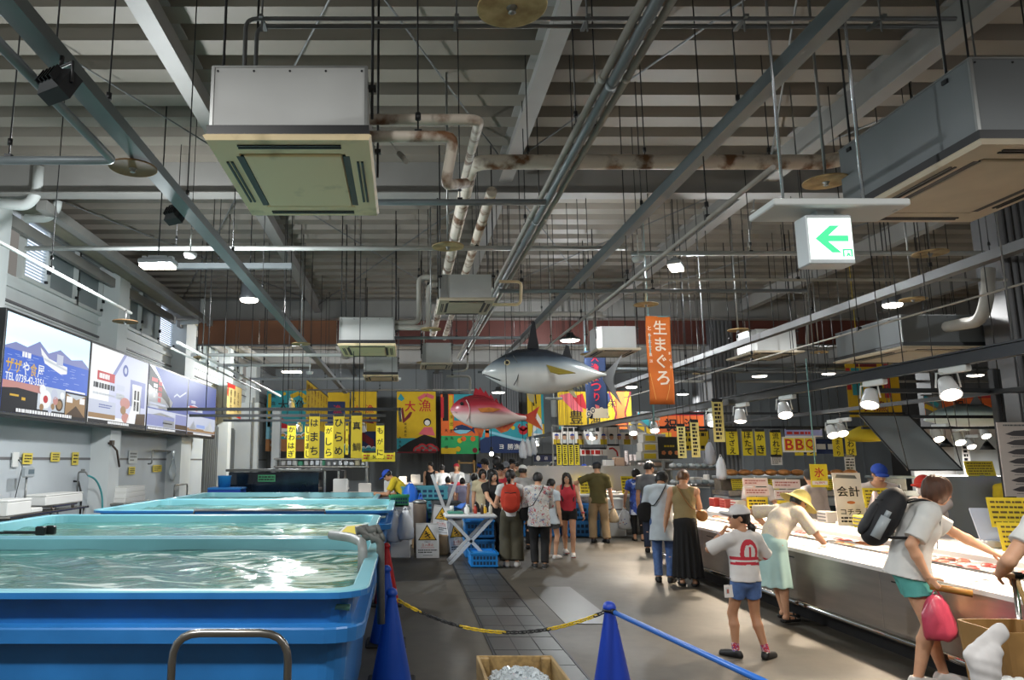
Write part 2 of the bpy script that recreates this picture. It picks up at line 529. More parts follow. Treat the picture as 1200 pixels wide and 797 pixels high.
def person(label, x, y, yaw, H, skin='fair', vox=.009, top=None, bottom=None, shoes=None, hair=None, hat=None,
  lean=0, side=0, twist=0, ph=.525, poff=(0, 0), head=(0, 0, 0), arms=None, feet=None, poles=None, wide=1.0, hh=.135,
  hands=None, group=None, mask=None, glasses=None, apron=None, upper_only=False, fat=1.0):
 """x, y: ground point between the feet; yaw 0 looks away from the camera (+Y), 180 towards it"""
 root = thing('person', label, 'person', (x, y, 0), R(yaw), group)
 def Mt(rx=0, ry=0, rz=0): return Matrix.Rotation(R(rz), 3, 'Z') @ Matrix.Rotation(R(ry), 3, 'Y') @ Matrix.Rotation(R(-rx), 3, 'X')
 V3 = lambda *a: Vector(a) * H
 pel = V3(poff[0], poff[1], ph)
 Rp = Mt(lean * .35, side * .3, 0); Rw = Mt(lean * .7, side * .7, twist * .5); Rt = Mt(lean, side, twist)
 waist = pel + Rp @ V3(0, .004, .095); chest = waist + Rw @ V3(0, .006, .10); neck = chest + Rt @ V3(0, -.012, .098)
 sd = Rt @ Vector((1, 0, 0)); sp = Rp @ Vector((1, 0, 0))
 HH = hh * H; Rh = Mt(head[0], head[2], head[1])
 hc = neck + (Rt @ Vector((0, .10, .22)) + Rh @ Vector((0, .10, .50))) * HH
 kf = lambda s: s
 B = Field(vox)
 # trunk
 rP, rW, rC = .083 * H * wide, .072 * H * wide, .086 * H * wide
 B.flat(pel, waist, rP, rW, sp, .72 * fat, k=.05); B.flat(waist, chest, rW, rC, sd, .72 * fat, k=.05)
 B.flat(chest, neck - Rt @ V3(0, 0, .015), rC, .062 * H, sd, .68, k=.04)
 B.cone(neck - Rt @ V3(0, 0, .02), hc - Rh @ Vector((0, .12, .2)) * HH, .034 * H, .031 * H, k=.03)
 J = dict(pel=pel, waist=waist, chest=chest, neck=neck, hc=hc, H=H, HH=HH, Rh=Rh, Rt=Rt, Rp=Rp, sd=sd, sp=sp, rP=rP, rW=rW, rC=rC)
 arms = arms or {}; feet = feet or {}; poles = poles or {}; hands = hands or {}
 for S, sx in (('L', -1), ('R', 1)):
  sh = neck + Rt @ V3(sx * .098 * wide, -.002, -.028)
  tgt = arms.get(S)
  if tgt is None: tgt = sh + (Mt(lean * .25) @ V3(sx * .035, .02, -.318))
  else: tgt = Vector(tgt) * H
  pole = poles.get(S, (sx * .4, -1, -.2))
  el, wr = ik(sh, tgt, .172 * H, .15 * H, pole)
  J['sh' + S], J['el' + S], J['wr' + S] = sh, el, wr
  B.cone(neck + Rt @ V3(sx * .03, 0, -.015), sh, .036 * H, .033 * H, k=.03)
  B.cone(sh, el, .0305 * H, .0225 * H, k=.03); B.cone(el, el.lerp(wr, .35), .0225 * H, .0235 * H, k=.015); B.cone(el.lerp(wr, .35), wr, .0235 * H, .0145 * H, k=.012)
  if not upper_only or S in hands:
   hd = (wr - el).normalized(); hs = hands.get(S, {})
   if 'dir' in hs: hd = Vector(hs['dir']).normalized()
   pn = Vector(hs.get('palm', (-sx, .2, 0))); pn = (pn - hd * pn.dot(hd)).normalized(); ws = hd.cross(pn)      # across the palm
   if 'thumb' in hs:
    if ws.dot(Vector(hs['thumb'])) < 0: ws = -ws
   elif ws.y < 0: ws = -ws
   hl = .105 * H; kn = wr + hd * hl * .46
   B.flat(wr, kn, .019 * H, .024 * H, ws, .45, k=.012)
   cu = hs.get('curl', .35)
   for fi, (o, ln) in enumerate(((.0185, .40), (.0062, .46), (-.0062, .43), (-.0178, .34))):
    p = kn + ws * o * H * .95; d = hd.copy(); a = cu * 1.0; seg = hl * ln
    for q, (fr, r0, r1) in enumerate(((.45, .0056, .0052), (.32, .0052, .0047), (.23, .0047, .0040))):
     d = (d * math.cos(a) + pn * math.sin(a)); pn2 = pn
     n2 = p + d.normalized() * seg * fr
     B.cone(p, n2, r0 * H, r1 * H, k=.004); p = n2
     a = cu * (1.5 - .35 * q) * .8 * (1 + q) if False else cu * (2.0 + q * .9)
     d = hd * math.cos(a) + pn * math.sin(a)
   t0 = wr + hd * hl * .14 + ws * .014 * H; t1 = t0 + (hd * .55 + ws * .62 + pn * (.25 + cu * .5)).normalized() * hl * .24; t2 = t1 + (hd * .85 + ws * .1 + pn * (.2 + cu)).normalized() * hl * .2
   B.cone(t0, t1, .0085 * H, .0066 * H, k=.008); B.cone(t1, t2, .0066 * H, .005 * H, k=.004)
   J['kn' + S], J['hd' + S] = kn, hd
  if not upper_only:
   hip = pel + Rp @ V3(sx * .047 * wide, 0, -.012)
   fx, fy, fz, fa = feet.get(S, (sx * .05, 0, 0, -sx * 8))
   fo = Mt(0, 0, fa)
   ank = V3(fx, fy, fz + .045)
   kp = poles.get('k' + S, (sx * .12, 1, 0))
   kn, ank = ik(hip, ank, .242 * H, .24 * H, kp)
   J['hip' + S], J['knee' + S], J['ank' + S], J['fo' + S], J['foot' + S] = hip, kn, ank, fo, ank - V3(0, 0, .045)
   B.cone(hip, kn, .050 * H * wide, .031 * H, k=.03); B.cone(kn, kn.lerp(ank, .3) - fo @ V3(0, .006, 0), .030 * H, .032 * H, k=.015)
   B.cone(kn.lerp(ank, .3) - fo @ V3(0, .006, 0), ank, .032 * H, .019 * H, k=.012)
   B.cone(ank - V3(0, 0, .012) - fo @ V3(0, .012, 0), ank + fo @ V3(0, .085, -.030), .020 * H, .013 * H, k=.012)
 # head
 hp = lambda a, b, c: hc + Rh @ Vector((a, b, c)) * HH
 r3 = lambda *a: tuple(q * HH for q in a)
 B.ell(hp(0, -.06, .10), r3(.325, .40, .36), Rh, k=.03 * H / 1.6); B.ell(hp(0, .09, -.17), r3(.245, .27, .30), Rh, k=.025)
 B.ell(hp(0, .20, -.38), r3(.11, .10, .09), Rh, k=.02)
 if vox < .012:
  for sx in (-1, 1):
   B.ell(hp(sx * .135, .345, .01), r3(.075, .06, .05), Rh, k=.012, op='s'); B.ell(hp(sx * .325, -.03, -.05), r3(.04, .085, .125), Rh, k=.006)
  B.cone(hp(0, .335, .03), hp(0, .395, -.10), .03 * HH, .055 * HH, k=.012)
  B.ell(hp(0, .335, -.235), r3(.11, .045, .035), Rh, k=.006)
 ex = MB()
 if vox < .012:
  for sx in (-1, 1):
   ex.ball(hp(sx * .13, .275, .01), .062 * HH, 10, 2); ex.ball(hp(sx * .13, .318, .008), .03 * HH, 8, 3)
   ex.tube([hp(sx * .06, .355, .095), hp(sx * .14, .345, .115), hp(sx * .21, .29, .09)], .014 * HH, 5, 3)
 sk = mat('skin_' + skin, SKIN[skin], .55, var=.08, scale=14)
 lipc = np.array(hp(0, .36, -.235))
 def paint(c):
  q = (c - lipc) @ np.array(Rh)
  return np.where((np.abs(q[:, 0]) < .10 * HH) & (np.abs(q[:, 2]) < .034 * HH) & (np.abs(q[:, 1]) < .09 * HH), 1, 0)
 field_object('body', B, [sk, mat('lips', 'b5706a', .45), mat('eye_white', 'e9e4dc', .3), mat('dark_iris', '1d1512', .25)], root, ex, paint)
 # ---- clothing
 def fold(a, sc, seed=0):
  return lambda X, Y, Z: a * np.sin(X * sc + seed) * np.sin(Y * sc * 1.1 + 1 + Z * 3) * np.cos(Z * sc * .45 + X * 5 + seed)
 def trunk(F, g, top=True, hem=None):
  F.flat(pel - Rp @ V3(0, 0, .0), waist, rP, rW, sp, .74 * fat, k=.05, grow=g); F.flat(waist, chest, rW, rC, sd, .74 * fat, k=.05, grow=g)
  F.flat(chest, neck - Rt @ V3(0, 0, .015), rC, .062 * H, sd, .70, k=.04, grow=g)
 if top:
  g = top.get('grow', .014); F = Field(max(vox, .007))
  trunk(F, g)
  low = top.get('hem', -.02)      # below (negative) or above the pelvis point, in H
  if low < 0: F.flat(pel + Rp @ V3(0, 0, .03), pel + Rp @ V3(0, -.0, low), rP * .98, rP * top.get('flare', 1.06), sp, .78 * fat, k=.03, grow=g, cut=True)
  sl = top.get('sleeve', .6)
  for S, sx in (('L', -1), ('R', 1)):
   F.cone(neck + Rt @ V3(sx * .035, 0, -.018), J['sh' + S], .036 * H, .034 * H, k=.025, grow=g * (.8 if sl else .25))
   if sl:
    loose = top.get('loose', 1.15)
    if sl <= 1: F.cone(J['sh' + S], J['el' + S], .0315 * H * 1.02, .0225 * H * loose * 1.25, k=.02, grow=g * .7, cut=sl)
    else:
     F.cone(J['sh' + S], J['el' + S], .0315 * H, .025 * H, k=.02, grow=g * .7); F.cone(J['el' + S], J['wr' + S], .025 * H, .017 * H, k=.02, grow=g * .7, cut=min(sl - 1, .97))
  up = Rp @ Vector((0, 0, 1))
  F.plane(pel + up * low * H, -up)
  # neckline
  nk = top.get('neck', .055)
  F.ell(neck + Rt @ V3(0, .012, .02), (nk * H, nk * H * top.get('deep', .95), nk * H * .85), Rt, k=.008, op='s')
  if not sl:
   for S, sx in (('L', -1), ('R', 1)): F.ell(J['sh' + S] + Rt @ V3(sx * .014, 0, -.012), (.030 * H, .06 * H, .062 * H), Rt, k=.006, op='s')
  F.wave(fold(.0045 * top.get('folds', 1), 34, x))
  field_object(top.get('name', 'shirt'), F, top['mat'] if not callable(top['mat']) else top['mat'], root, paint=top.get('paint') and (lambda c: top['paint'](c, J)))
 if bottom and not upper_only:
  g = bottom.get('grow', .012); F = Field(max(vox, .007)); kind = bottom['kind']
  up = Rp @ Vector((0, 0, 1))
  hi = bottom.get('rise', .075)
  F.flat(pel - Rp @ V3(0, 0, .01), pel + Rp @ V3(0, .002, hi), rP, rP * .93, sp, .74 * fat, k=.03, grow=g, cut=1)
  if kind in ('pants', 'shorts'):
   ln, fl = bottom.get('length', .95), bottom.get('flare', 1.0)
   for S in 'LR':
    h, k_, a = J['hip' + S], J['knee' + S], J['ank' + S]
    if kind == 'shorts': F.cone(h, k_, .0505 * H * wide, .040 * H * fl, k=.03, grow=g, cut=ln)
    else:
     F.cone(h, k_, .0505 * H * wide, .034 * H * (1 + (fl - 1) * .5), k=.03, grow=g); F.cone(k_, a, .034 * H * (1 + (fl - 1) * .5), .026 * H * fl, k=.02, grow=g, cut=ln)
   F.plane(pel + up * hi * H, up); F.wave(fold(.004, 38, y))
  else:
   ln, fl = bottom['length'], bottom.get('flare', 1.15)
   mid = (J['kneeL'] + J['kneeR']) / 2; low_ = (J['ankL'] + J['ankR']) / 2
   drop = bottom.get('drop')
   dirn = Vector(drop).normalized() if drop else ((low_ - pel).normalized() if ln > .25 else (mid - pel).normalized())
   F.flat(pel, pel + dirn * ln * H, rP * 1.02, rP * fl, sp, bottom.get('sy', .85), k=.03, grow=g, cut=1)
   F.plane(pel + up * hi * H, up)
   nf = bottom.get('nf', 16)
   c0 = np.array(pel)
   F.wave(lambda X, Y, Z: bottom.get('fold', .008) * np.sin(np.arctan2(X - c0[0], Y - c0[1]) * nf) * np.clip((c0[2] - Z) / (.3 * H), 0, 1))
  field_object(bottom.get('name', {'pants': 'trousers', 'shorts': 'shorts', 'skirt': 'skirt'}[kind]), F, bottom['mat'], root, paint=bottom.get('paint') and (lambda c: bottom['paint'](c, J)))
  if bottom.get('socks'):
   F = Field(max(vox, .007))
   for S in 'LR':
    a, k_ = J['ank' + S], J['knee' + S]
    F.cone(a - V3(0, 0, .01), a.lerp(k_, bottom.get('sock_h', .22)), .0205 * H, .0215 * H, k=.01, grow=.004, cut=1)
   field_object('socks', F, bottom['socks'], root)
 if shoes and not upper_only:
  for S in 'LR':
   F = Field(max(min(vox, .009), .007)); a, fo = J['ank' + S], J['fo' + S]
   ft = J['foot' + S]
   heel, toe = ft + fo @ V3(0, -.028, .016), ft + fo @ V3(0, .098, .012)
   F.flat(heel, toe, .024 * H, .027 * H, fo @ Vector((1, 0, 0)), .95, k=.01)
   if shoes.get('open'): F.plane(ft + V3(0, 0, .022), (0, 0, 1));
   else: F.cone(a - V3(0, 0, .012) - fo @ V3(0, .012, 0), ft + fo @ V3(0, .07, .022), .0265 * H, .019 * H, k=.015)
   F.plane(ft, (0, 0, -1))
   if not shoes.get('open'): F.plane(a + V3(0, 0, .004), (0, 0, 1))
   zc = ft.z
   sole = shoes.get('sole', shoes['mat'])
   so = field_object(shoes.get('name', 'shoe'), F, [shoes['mat'], sole], root, paint=lambda c: np.where(c[:, 2] < zc + .014, 1, 0))
   if shoes.get('open'):
    m = MB(); w = .03 * H
    for q in (.0, .055):
     m.tube([ft + fo @ V3(-.027, q, .012), ft + fo @ V3(-.018, q + .01, .034), ft + fo @ V3(0, q + .014, .046 - q * .2), ft + fo @ V3(.018, q + .01, .034), ft + fo @ V3(.027, q, .012)], .007, 6, 0)
    m.build('strap', shoes['mat'], so, world=0)
 # ---- hair
 if hair:
  st = hair['style']; F = Field(max(vox * .9, .006)); hm = hair['mat']
  F.ell(hp(0, -.075, .12), r3(.375, .445, .41), Rh, k=.02)
  lowz = -.22
  if st in ('short', 'crop'): F.ell(hp(0, -.20, -.08), r3(.33, .30, .32), Rh, k=.03); lowz = -.26 if st == 'short' else -.16
  if st == 'puffy': F.ell(hp(0, -.12, .06), r3(.44, .46, .46), Rh, k=.04); F.ell(hp(0, -.22, -.12), r3(.36, .30, .32), Rh, k=.03); lowz = -.36
  if st == 'bob':
   F.ell(hp(0, -.08, -.10), r3(.42, .43, .48), Rh, k=.03); lowz = hair.get('low', -.46)
  if st == 'long':
   F.ell(hp(0, -.10, -.10), r3(.40, .42, .46), Rh, k=.03)
   n = hair.get('len', 1.0)
   F.flat(hp(0, -.24, -.2), neck + Rt @ Vector((0, -.10 * H, -n * .18 * H)), .30 * HH, .26 * HH, Rt @ Vector((1, 0, 0)), .45, k=.03)
   for sx in (-1, 1): F.cone(hp(sx * .31, .0, -.1), neck + Rt @ V3(sx * .068, .05, -.06 - n * .06), .11 * HH, .10 * HH, k=.03);
   for sx in (-1, 1): F.cone(neck + Rt @ V3(sx * .068, .05, -.06 - n * .06), neck + Rt @ V3(sx * .064, .075, -.12 - n * .06), .10 * HH, .05 * HH, k=.03)
   lowz = None
  if st in ('tail', 'bun'):
   F.ell(hp(0, -.20, -.06), r3(.32, .28, .30), Rh, k=.03); lowz = -.24
  if lowz is not None: F.plane(hp(0, -.2, lowz), Rh @ Vector((0, .12, -1)))
  if st == 'tail':
   ln = hair.get('len', .8); tz = hair.get('at', -.12)
   F.cone(hp(0, -.45, tz), hp(0, -.58, tz - .22), .09 * HH, .15 * HH, k=.02); F.cone(hp(0, -.58, tz - .22), hp(hair.get('sway', .05), -.52, tz - ln), .15 * HH, .05 * HH, k=.02)
  if st == 'bun': F.ell(hp(0, -.42, hair.get('at', .25)), r3(.17, .15, .16), Rh, k=.02)
  fr = hair.get('fringe', .14)
  if hair.get('face', True): F.ell(hp(0, .46, fr - .46), r3(.275, .38, .46), Rh, k=.02, op='s')
  if st in ('short', 'crop', 'tail', 'bun'):
   for sx in (-1, 1): F.ell(hp(sx * .37, .07, -.14), r3(.10, .17, .20), Rh, k=.015, op='s')
  F.wave(lambda X, Y, Z: .0025 * np.sin(X * 130 + Y * 90) * np.sin(Y * 120 - X * 70))
  field_object('hair', F, hm, root)
 if hat:
  st = hat['style']; F = Field(max(vox * .8, .006))
  tl = Rh @ Mt(hat.get('tilt', 0))
  if st == 'cap':
   F.ell(hp(0, -.07, .16), r3(.405, .475, .42), Rh, k=.01); F.plane(hp(0, 0, .14), tl @ Vector((0, -.12, -1)))
   F2 = Field(max(vox * .6, .005)); F2.ell(hp(0, .42, .13), r3(.33, .40, .10), tl @ Mt(-hat.get('bill', 12)), k=.01); F2.plane(hp(0, .30, .13), Rh @ Vector((0, -1, 0)))
   h = field_object('cap', F, hat['mat'], root); field_object('visor', F2, hat.get('mat2', hat['mat']), h)
  elif st == 'bucket':
   F.ell(hp(0, -.06, .18), r3(.46, .52, .50), Rh, k=.02); F.plane(hp(0, 0, -.2), Rh @ Vector((0, 0, -1)))
   F.flat(hp(0, -.05, .16), hp(0, -.03, -.14), .50 * HH, .98 * HH, Rh @ Vector((1, 0, 0)), 1.05, k=.03, cut=2)
   F.ell(hp(0, -.03, -.36), r3(.88, .92, .40), Rh, k=.01, op='s'); F.ell(hp(0, -.05, .02), r3(.40, .45, .36), Rh, k=.01, op='s')
   field_object('sun_hat', F, hat['mat'], root)
  elif st == 'bowler':
   F.ell(hp(0, -.07, .14), r3(.40, .46, .44), Rh, k=.01); F.plane(hp(0, 0, .13), Rh @ Vector((0, 0, -1))); F.ell(hp(0, -.02, .15), r3(.56, .64, .045), Rh, k=.02)
   field_object('brimmed_hat', F, hat['mat'], root)
  elif st == 'scarf':
   F.ell(hp(0, -.07, .12), r3(.40, .47, .44), Rh, k=.01); F.plane(hp(0, 0, .10), Rh @ Vector((0, .35, -1))); field_object('headscarf', F, hat['mat'], root)
 if mask:
  F = Field(.006); F.ell(hp(0, .12, -.19), r3(.262, .30, .29), Rh, k=.01); F.ell(hp(0, .37, -.13), r3(.08, .09, .12), Rh, k=.03)
  F.plane(hp(0, 0, -.03), Rh @ Vector((0, 0, 1))); F.plane(hp(0, .05, 0), Rh @ Vector((0, -1, 0))); field_object('face_mask', F, mask, root)
 if glasses:
  g = MB()
  for sx in (-1, 1):
   c = [hp(sx * .14 + .085 * math.cos(a) * 1, .395 , .0 + .07 * math.sin(a)) for a in (2 * math.pi * i / 10 for i in range(11))]
   g.tube(c, .009 * HH, 4); g.tube([hp(sx * .22, .39, .02), hp(sx * .34, .0, .02)], .009 * HH, 4)
  g.tube([hp(-.06, .395, .02), hp(.06, .395, .02)], .009 * HH, 4); g.build('glasses', glasses, root, world=0)
 if apron:
  F = Field(max(vox, .008)); g = .022
  F.flat(pel + Rp @ V3(0, 0, apron.get('low', -.2)), pel, rP * 1.05, rP, sp, .74 * fat, k=.02, grow=g); F.flat(pel, waist, rP, rW, sp, .74 * fat, k=.05, grow=g); F.flat(waist, chest + Rt @ V3(0, 0, .03), rW, rC * .9, sd, .74 * fat, k=.05, grow=g, cut=1)
  F.plane(pel + Rp @ V3(0, -.005, 0), Rw @ Vector((0, -1, 0))); F.plane(pel + Rp @ V3(0, 0, apron.get('low', -.2)), Rp @ Vector((0, 0, -1)))
  a = field_object('apron', F, apron['mat'], root)
 root['_'] = 0; del root['_']
 Mw = Matrix.Translation((x, y, 0)) @ Matrix.Rotation(R(yaw), 4, 'Z')
 J['M'] = Mw
 J['w'] = lambda v: Mw @ Vector(v)
 return root, J
def em(name, col, s=1.0):
 m = mat(name, '050505', .5)
 b = m.node_tree.nodes['Principled BSDF']; b.inputs['Specular IOR Level'].default_value = .2
 b.inputs['Emission Color'].default_value = lin(col); b.inputs['Emission Strength'].default_value = s
 return m
# ------------------------------------------------------------------ common materials
M_white = mat('white_paint', 'd4d8d6', .55, var=.06, scale=2)
M_wall = mat('wall_paint', 'dde2e2', .6, var=.10, scale=1.2, stretch=(1, 1, .3))
M_wallpanel = mat('lower_wall_panel', 'c6cdd2', .5, var=.07, scale=.9)
M_steel = mat('galvanised_steel', '9a9c9a', .38, .75, var=.15, scale=5)
M_inox = mat('stainless_steel', 'b4b0aa', .24, .95, var=.12, scale=3, stretch=(1, 1, 6))
M_dark = mat('black_metal', '17181a', .45)
M_grey = mat('grey_metal', '6c6e6e', .5, .2)
M_rust = mat('rusted_white_pipe', 'd0c5b6', .55, var=.6, col2='6d4a2c', scale=4.5, lo=.36, hi=.50)
M_lag = mat('pipe_lagging', 'a9a59c', .6, var=.2, scale=4)
M_beam = mat('beam_paint', '8f8d89', .55, var=.12, scale=1.5)
M_deck = mat('roof_deck', '857e74', .6, var=.10, scale=1.2)
M_rubber = mat('black_rubber', '141414', .8)
M_yel = mat('yellow_card', 'e6cf2c', .6)
M_yel2 = mat('yellow_cloth', 'cfb524', .8, var=.12, scale=5)
M_ink = mat('black_ink', '14120f', .7)
M_red = mat('red_ink', 'c02a22', .6)
M_wht = mat('white_plastic', 'e6e6e2', .4)
M_foam = mat('white_foam', 'ecece8', .8, bump=.1, scale=60)
M_blue = mat('blue_plastic', '2b86c8', .4, var=.1, scale=4)
# ------------------------------------------------------------------ floor
def floor_material():
 m = bpy.data.materials.new('wet_concrete'); m.use_nodes = True
 nt = m.node_tree; b = nt.nodes['Principled BSDF']; L = nt.links.new; b.inputs['Specular IOR Level'].default_value = .3
 tc = nt.nodes.new('ShaderNodeTexCoord')
 def noise(s, d=6, st=None):
  n = nt.nodes.new('ShaderNodeTexNoise'); n.inputs['Scale'].default_value = s; n.inputs['Detail'].default_value = d
  if st:
   mp = nt.nodes.new('ShaderNodeMapping'); mp.inputs['Scale'].default_value = st; L(tc.outputs['Object'], mp.inputs[0]); L(mp.outputs[0], n.inputs['Vector'])
  else: L(tc.outputs['Object'], n.inputs['Vector'])
  return n
 n1 = noise(.55); n2 = noise(7, 8)
 r1 = nt.nodes.new('ShaderNodeValToRGB'); r1.color_ramp.elements[0].position = .2; r1.color_ramp.elements[1].position = .8
 r1.color_ramp.elements[0].color = lin('47433b'); r1.color_ramp.elements[1].color = lin('5b554b')
 mx = nt.nodes.new('ShaderNodeMixRGB'); mx.blend_type = 'MULTIPLY'; mx.inputs[0].default_value = .35
 L(n1.outputs['Fac'], r1.inputs[0]); L(r1.outputs[0], mx.inputs[1])
 r3 = nt.nodes.new('ShaderNodeValToRGB'); r3.color_ramp.elements[0].position = .35; r3.color_ramp.elements[1].position = .6
 r3.color_ramp.elements[0].color = (.55, .55, .55, 1); L(n2.outputs['Fac'], r3.inputs[0]); L(r3.outputs[0], mx.inputs[2])
 L(mx.outputs[0], b.inputs['Base Color'])
 n3 = noise(.9, 3, (1, .5, 1))
 r2 = nt.nodes.new('ShaderNodeValToRGB'); r2.color_ramp.elements[0].position = .25; r2.color_ramp.elements[1].position = .75
 r2.color_ramp.elements[0].color = (.44, .44, .44, 1); r2.color_ramp.elements[1].color = (.6, .6, .6, 1)
 L(n3.outputs['Fac'], r2.inputs[0]); L(r2.outputs[0], b.inputs['Roughness'])
 bp = nt.nodes.new('ShaderNodeBump'); bp.inputs['Strength'].default_value = .12; bp.inputs['Distance'].default_value = .01
 L(n2.outputs['Fac'], bp.inputs['Height']); L(bp.outputs[0], b.inputs['Normal'])
 return m
m = MB(); m.box((8.5, 17.5, -.1), (32, 43, .2)); m.build('floor', floor_material(), kind='structure')
m = MB(); m.box((1.11, 12, .002), (.64, 22, .004), 0)
m.box((.785, 12, .005), (.02, 22, .010), 2); m.box((1.435, 12, .005), (.02, 22, .010), 2)
random.seed(3)
for i in range(22 * 2):
 y = 1.25 + i * .5
 if i % 7 == 3: m.box((1.11, y, .006), (.62, .485, .006), 1)
 else:
  for k in range(3): m.box((1.11 + (k - 1) * .208, y, .006), (.2, .485, .006), 1 if i % 5 else 3)
m.build('floor_channel', [mat('grout', '2a2b2b', .6), mat('channel_plate', '474846', .38, .3, var=.25, scale=2), M_dark, mat('channel_plate_light', '555653', .4, .3, var=.2, scale=2)], kind='structure')
m = MB(); m.box((1.95, 9.25, .003), (.55, 2.3, .006)); m.build('floor_patch', mat('concrete_patch', '4f4b44', .35, var=.12, scale=2), kind='structure')
# ------------------------------------------------------------------ roof deck with ribs across the hall, girders and beams
ZD = CAM_H + 4.6
YB, YE = -1.5, 38.0
m = MB(); y = 7.59 - .62 * 15
prof = []
while y < YE:
 prof += [(y, ZD), (y + .30, ZD), (y + .36, ZD + .17), (y + .56, ZD + .17)]; y += .62
prof.append((y, ZD))
vs = []; fs = []
for (yy, zz) in prof: vs += [(-7.2, yy, zz), (24.5, yy, zz)]
for i in range(len(prof) - 1): fs.append((2 * i, 2 * i + 1, 2 * i + 3, 2 * i + 2))
m.add(vs, fs)
m.box((8.6, 18, ZD + .35), (31.7, 40, .2))
m.build('ceiling', M_deck, kind='structure')
def ibeam(m, p0, p1, w, h, t=.018, mm=0):
 """p0, p1 on the underside centre line"""
 p0, p1 = Vector(p0), Vector(p1); up = Vector((0, 0, 1))
 m.bar(p0 + up * t / 2, p1 + up * t / 2, w, t, mm); m.bar(p0 + up * (h - t / 2), p1 + up * (h - t / 2), w, t, mm)
 m.bar(p0 + up * h / 2, p1 + up * h / 2, t, h - 2 * t, mm)
GZ = CAM_H + 4.05
for k, gy in enumerate((.9, 11.0, 21.2, 31.2)):
 m = MB(); ibeam(m, (-7.1, gy, GZ), (24.4, gy, GZ), .28, ZD - GZ + .02)
 m.build('girder', M_beam, kind='structure')
BX = [-6.55, -2.5, 1.55, 5.6, 9.7, 13.8, 17.9]
for bx in BX:
 m = MB()
 for a, b in ((-1, .74), (1.06, 10.84), (11.16, 21.04), (21.36, 31.04), (31.36, 37.5)):
  ibeam(m, (bx, a, CAM_H + 4.22), (bx, b, CAM_H + 4.22), .2, .4)
 m.build('roof_beam', M_beam, kind='structure')
m = MB()   # thin crossed wind braces under the deck
for a, b in ((-6.5, -2.5), (-2.5, 1.55), (1.55, 5.6), (5.6, 9.7)):
 for y0, y1 in ((1.2, 10.8), (11.2, 21.0)):
  m.tube([(a, y0, ZD - .12), (b, y1, ZD - .12)], .012, 5); m.tube([(b, y0, ZD - .16), (a, y1, ZD - .16)], .012, 5)
m.build('wind_brace', M_grey, kind='structure')
# ------------------------------------------------------------------ left wall: panels, pilasters, window band
WX = -6.9
m = MB()
m.box((WX - .15, 17.5, 2.45), (.3, 41, 4.9), 0)                       # below the windows
m.box((WX - .15, 17.5, 6.27), (.3, 41, .34), 0)                        # above them
m.box((WX + .02, 17.5, 4.72), (.08, 40.6, .10), 0)
m.box((WX + .02, 17.5, 4.42), (.05, 40.6, .04), 2); m.box((WX + .02, 17.5, 4.36), (.04, 40.6, .03), 0)
for z in (1.72,): m.box((WX + .012, 17.5, z), (.03, 40.6, .05), 2)      # bumper rail
m.box((WX + .008, 17.5, 1.2), (.02, 40.6, 2.5), 1)                      # lower panel
m.build('wall_left', [M_wall, M_wallpanel, mat('rail_grey', '6b6a6c', .5)], kind='structure')
PIL = [(11.3, .9), (16.75, .6), (22.2, 1.0), (27.6, .5), (32.6, .9)]
for y, w in PIL:
 m = MB(); m.box((WX + .22, y, 3.0), (.44, w, 6.1)); m.build('trim_pilaster', M_wall, kind='structure')
wn = 0
def wall_window(y0, y1, z0, z1, lit=False):
 global wn; wn += 1
 fr = MB(); yc, zc, h, w = (y0 + y1) / 2, (z0 + z1) / 2, z1 - z0, y1 - y0
 for yy in (y0 + .035, y1 - .035): fr.box((WX + .01, yy, zc), (.12, .07, h))
 for zz in (z0 + .035, z1 - .035): fr.box((WX + .01, yc, zz), (.12, w - .14, .07))
 fr.box((WX + .09, y1 - .06, z0 + h * .28), (.06, .05, .08), 1); fr.box((WX + .09, y1 - .14, z0 + h * .1), (.05, .05, .05), 1)
 if lit:
  n = 18
  for i in range(n): fr.box((WX + .0, yc, z0 + .1 + (h - .2) * i / (n - 1)), (.05, w - .14, .012), 2)
 f = fr.build('window_%d' % wn, [M_white, M_dark, mat('louvre_blade', 'bcc6cc', .4)], kind='structure')
 g = MB(); g.box((WX - .05, yc, zc), (.02, w - .14, h - .14))
 g.build('pane', em('daylit_pane', 'dfeaff', 1.5) if lit else mat('frosted_pane', '8d979a', .35, var=.1, scale=1), f, kind='structure')
Z0, Z1 = 4.9, 6.1
def wy(px, py): return W(px, py, X=WX).y
edges = [(24, 52, True), (55, 89, False), (90, 119, False), (120, 139, False), (152, 166, False), (167, 187, False), (188, 205, True)]
for a, b, l in edges: wall_window(wy(a, 300), wy(b, 340), Z0, Z1, l)
for y in (23.4, 24.6, 25.8): wall_window(y, y + 1.15, Z0, Z1, False)
wall_window(28.2, 29.6, Z0, Z1, True); wall_window(29.7, 31.2, Z0, Z1, False); wall_window(33.2, 35, Z0, Z1, True)
for y in (5.0, 6.9, 8.8): wall_window(y, y + 1.8, Z0, Z1, False)
m = MB()                                                               # slotted soffit under the roof edge
for (a, b) in ((11.2, 21.0), (21.4, 31.0)):
 m.box((-6.15, (a + b) / 2, CAM_H + 4.13), (.55, b - a, .03), 0)
 n = int((b - a) / .75)
 for i in range(n): m.box((-5.95, a + (i + .5) * (b - a) / n, CAM_H + 4.10), (.10, .55, .03), 1)
 m.box((-5.72, (a + b) / 2, CAM_H + 3.98), (.16, b - a, .16), 2); m.box((-6.62, (a + b) / 2, CAM_H + 3.98), (.10, b - a, .2), 2)
m.build('trim_soffit', [mat('soffit_board', '9a9482', .6, var=.15, scale=3), M_dark, M_beam], kind='structure')
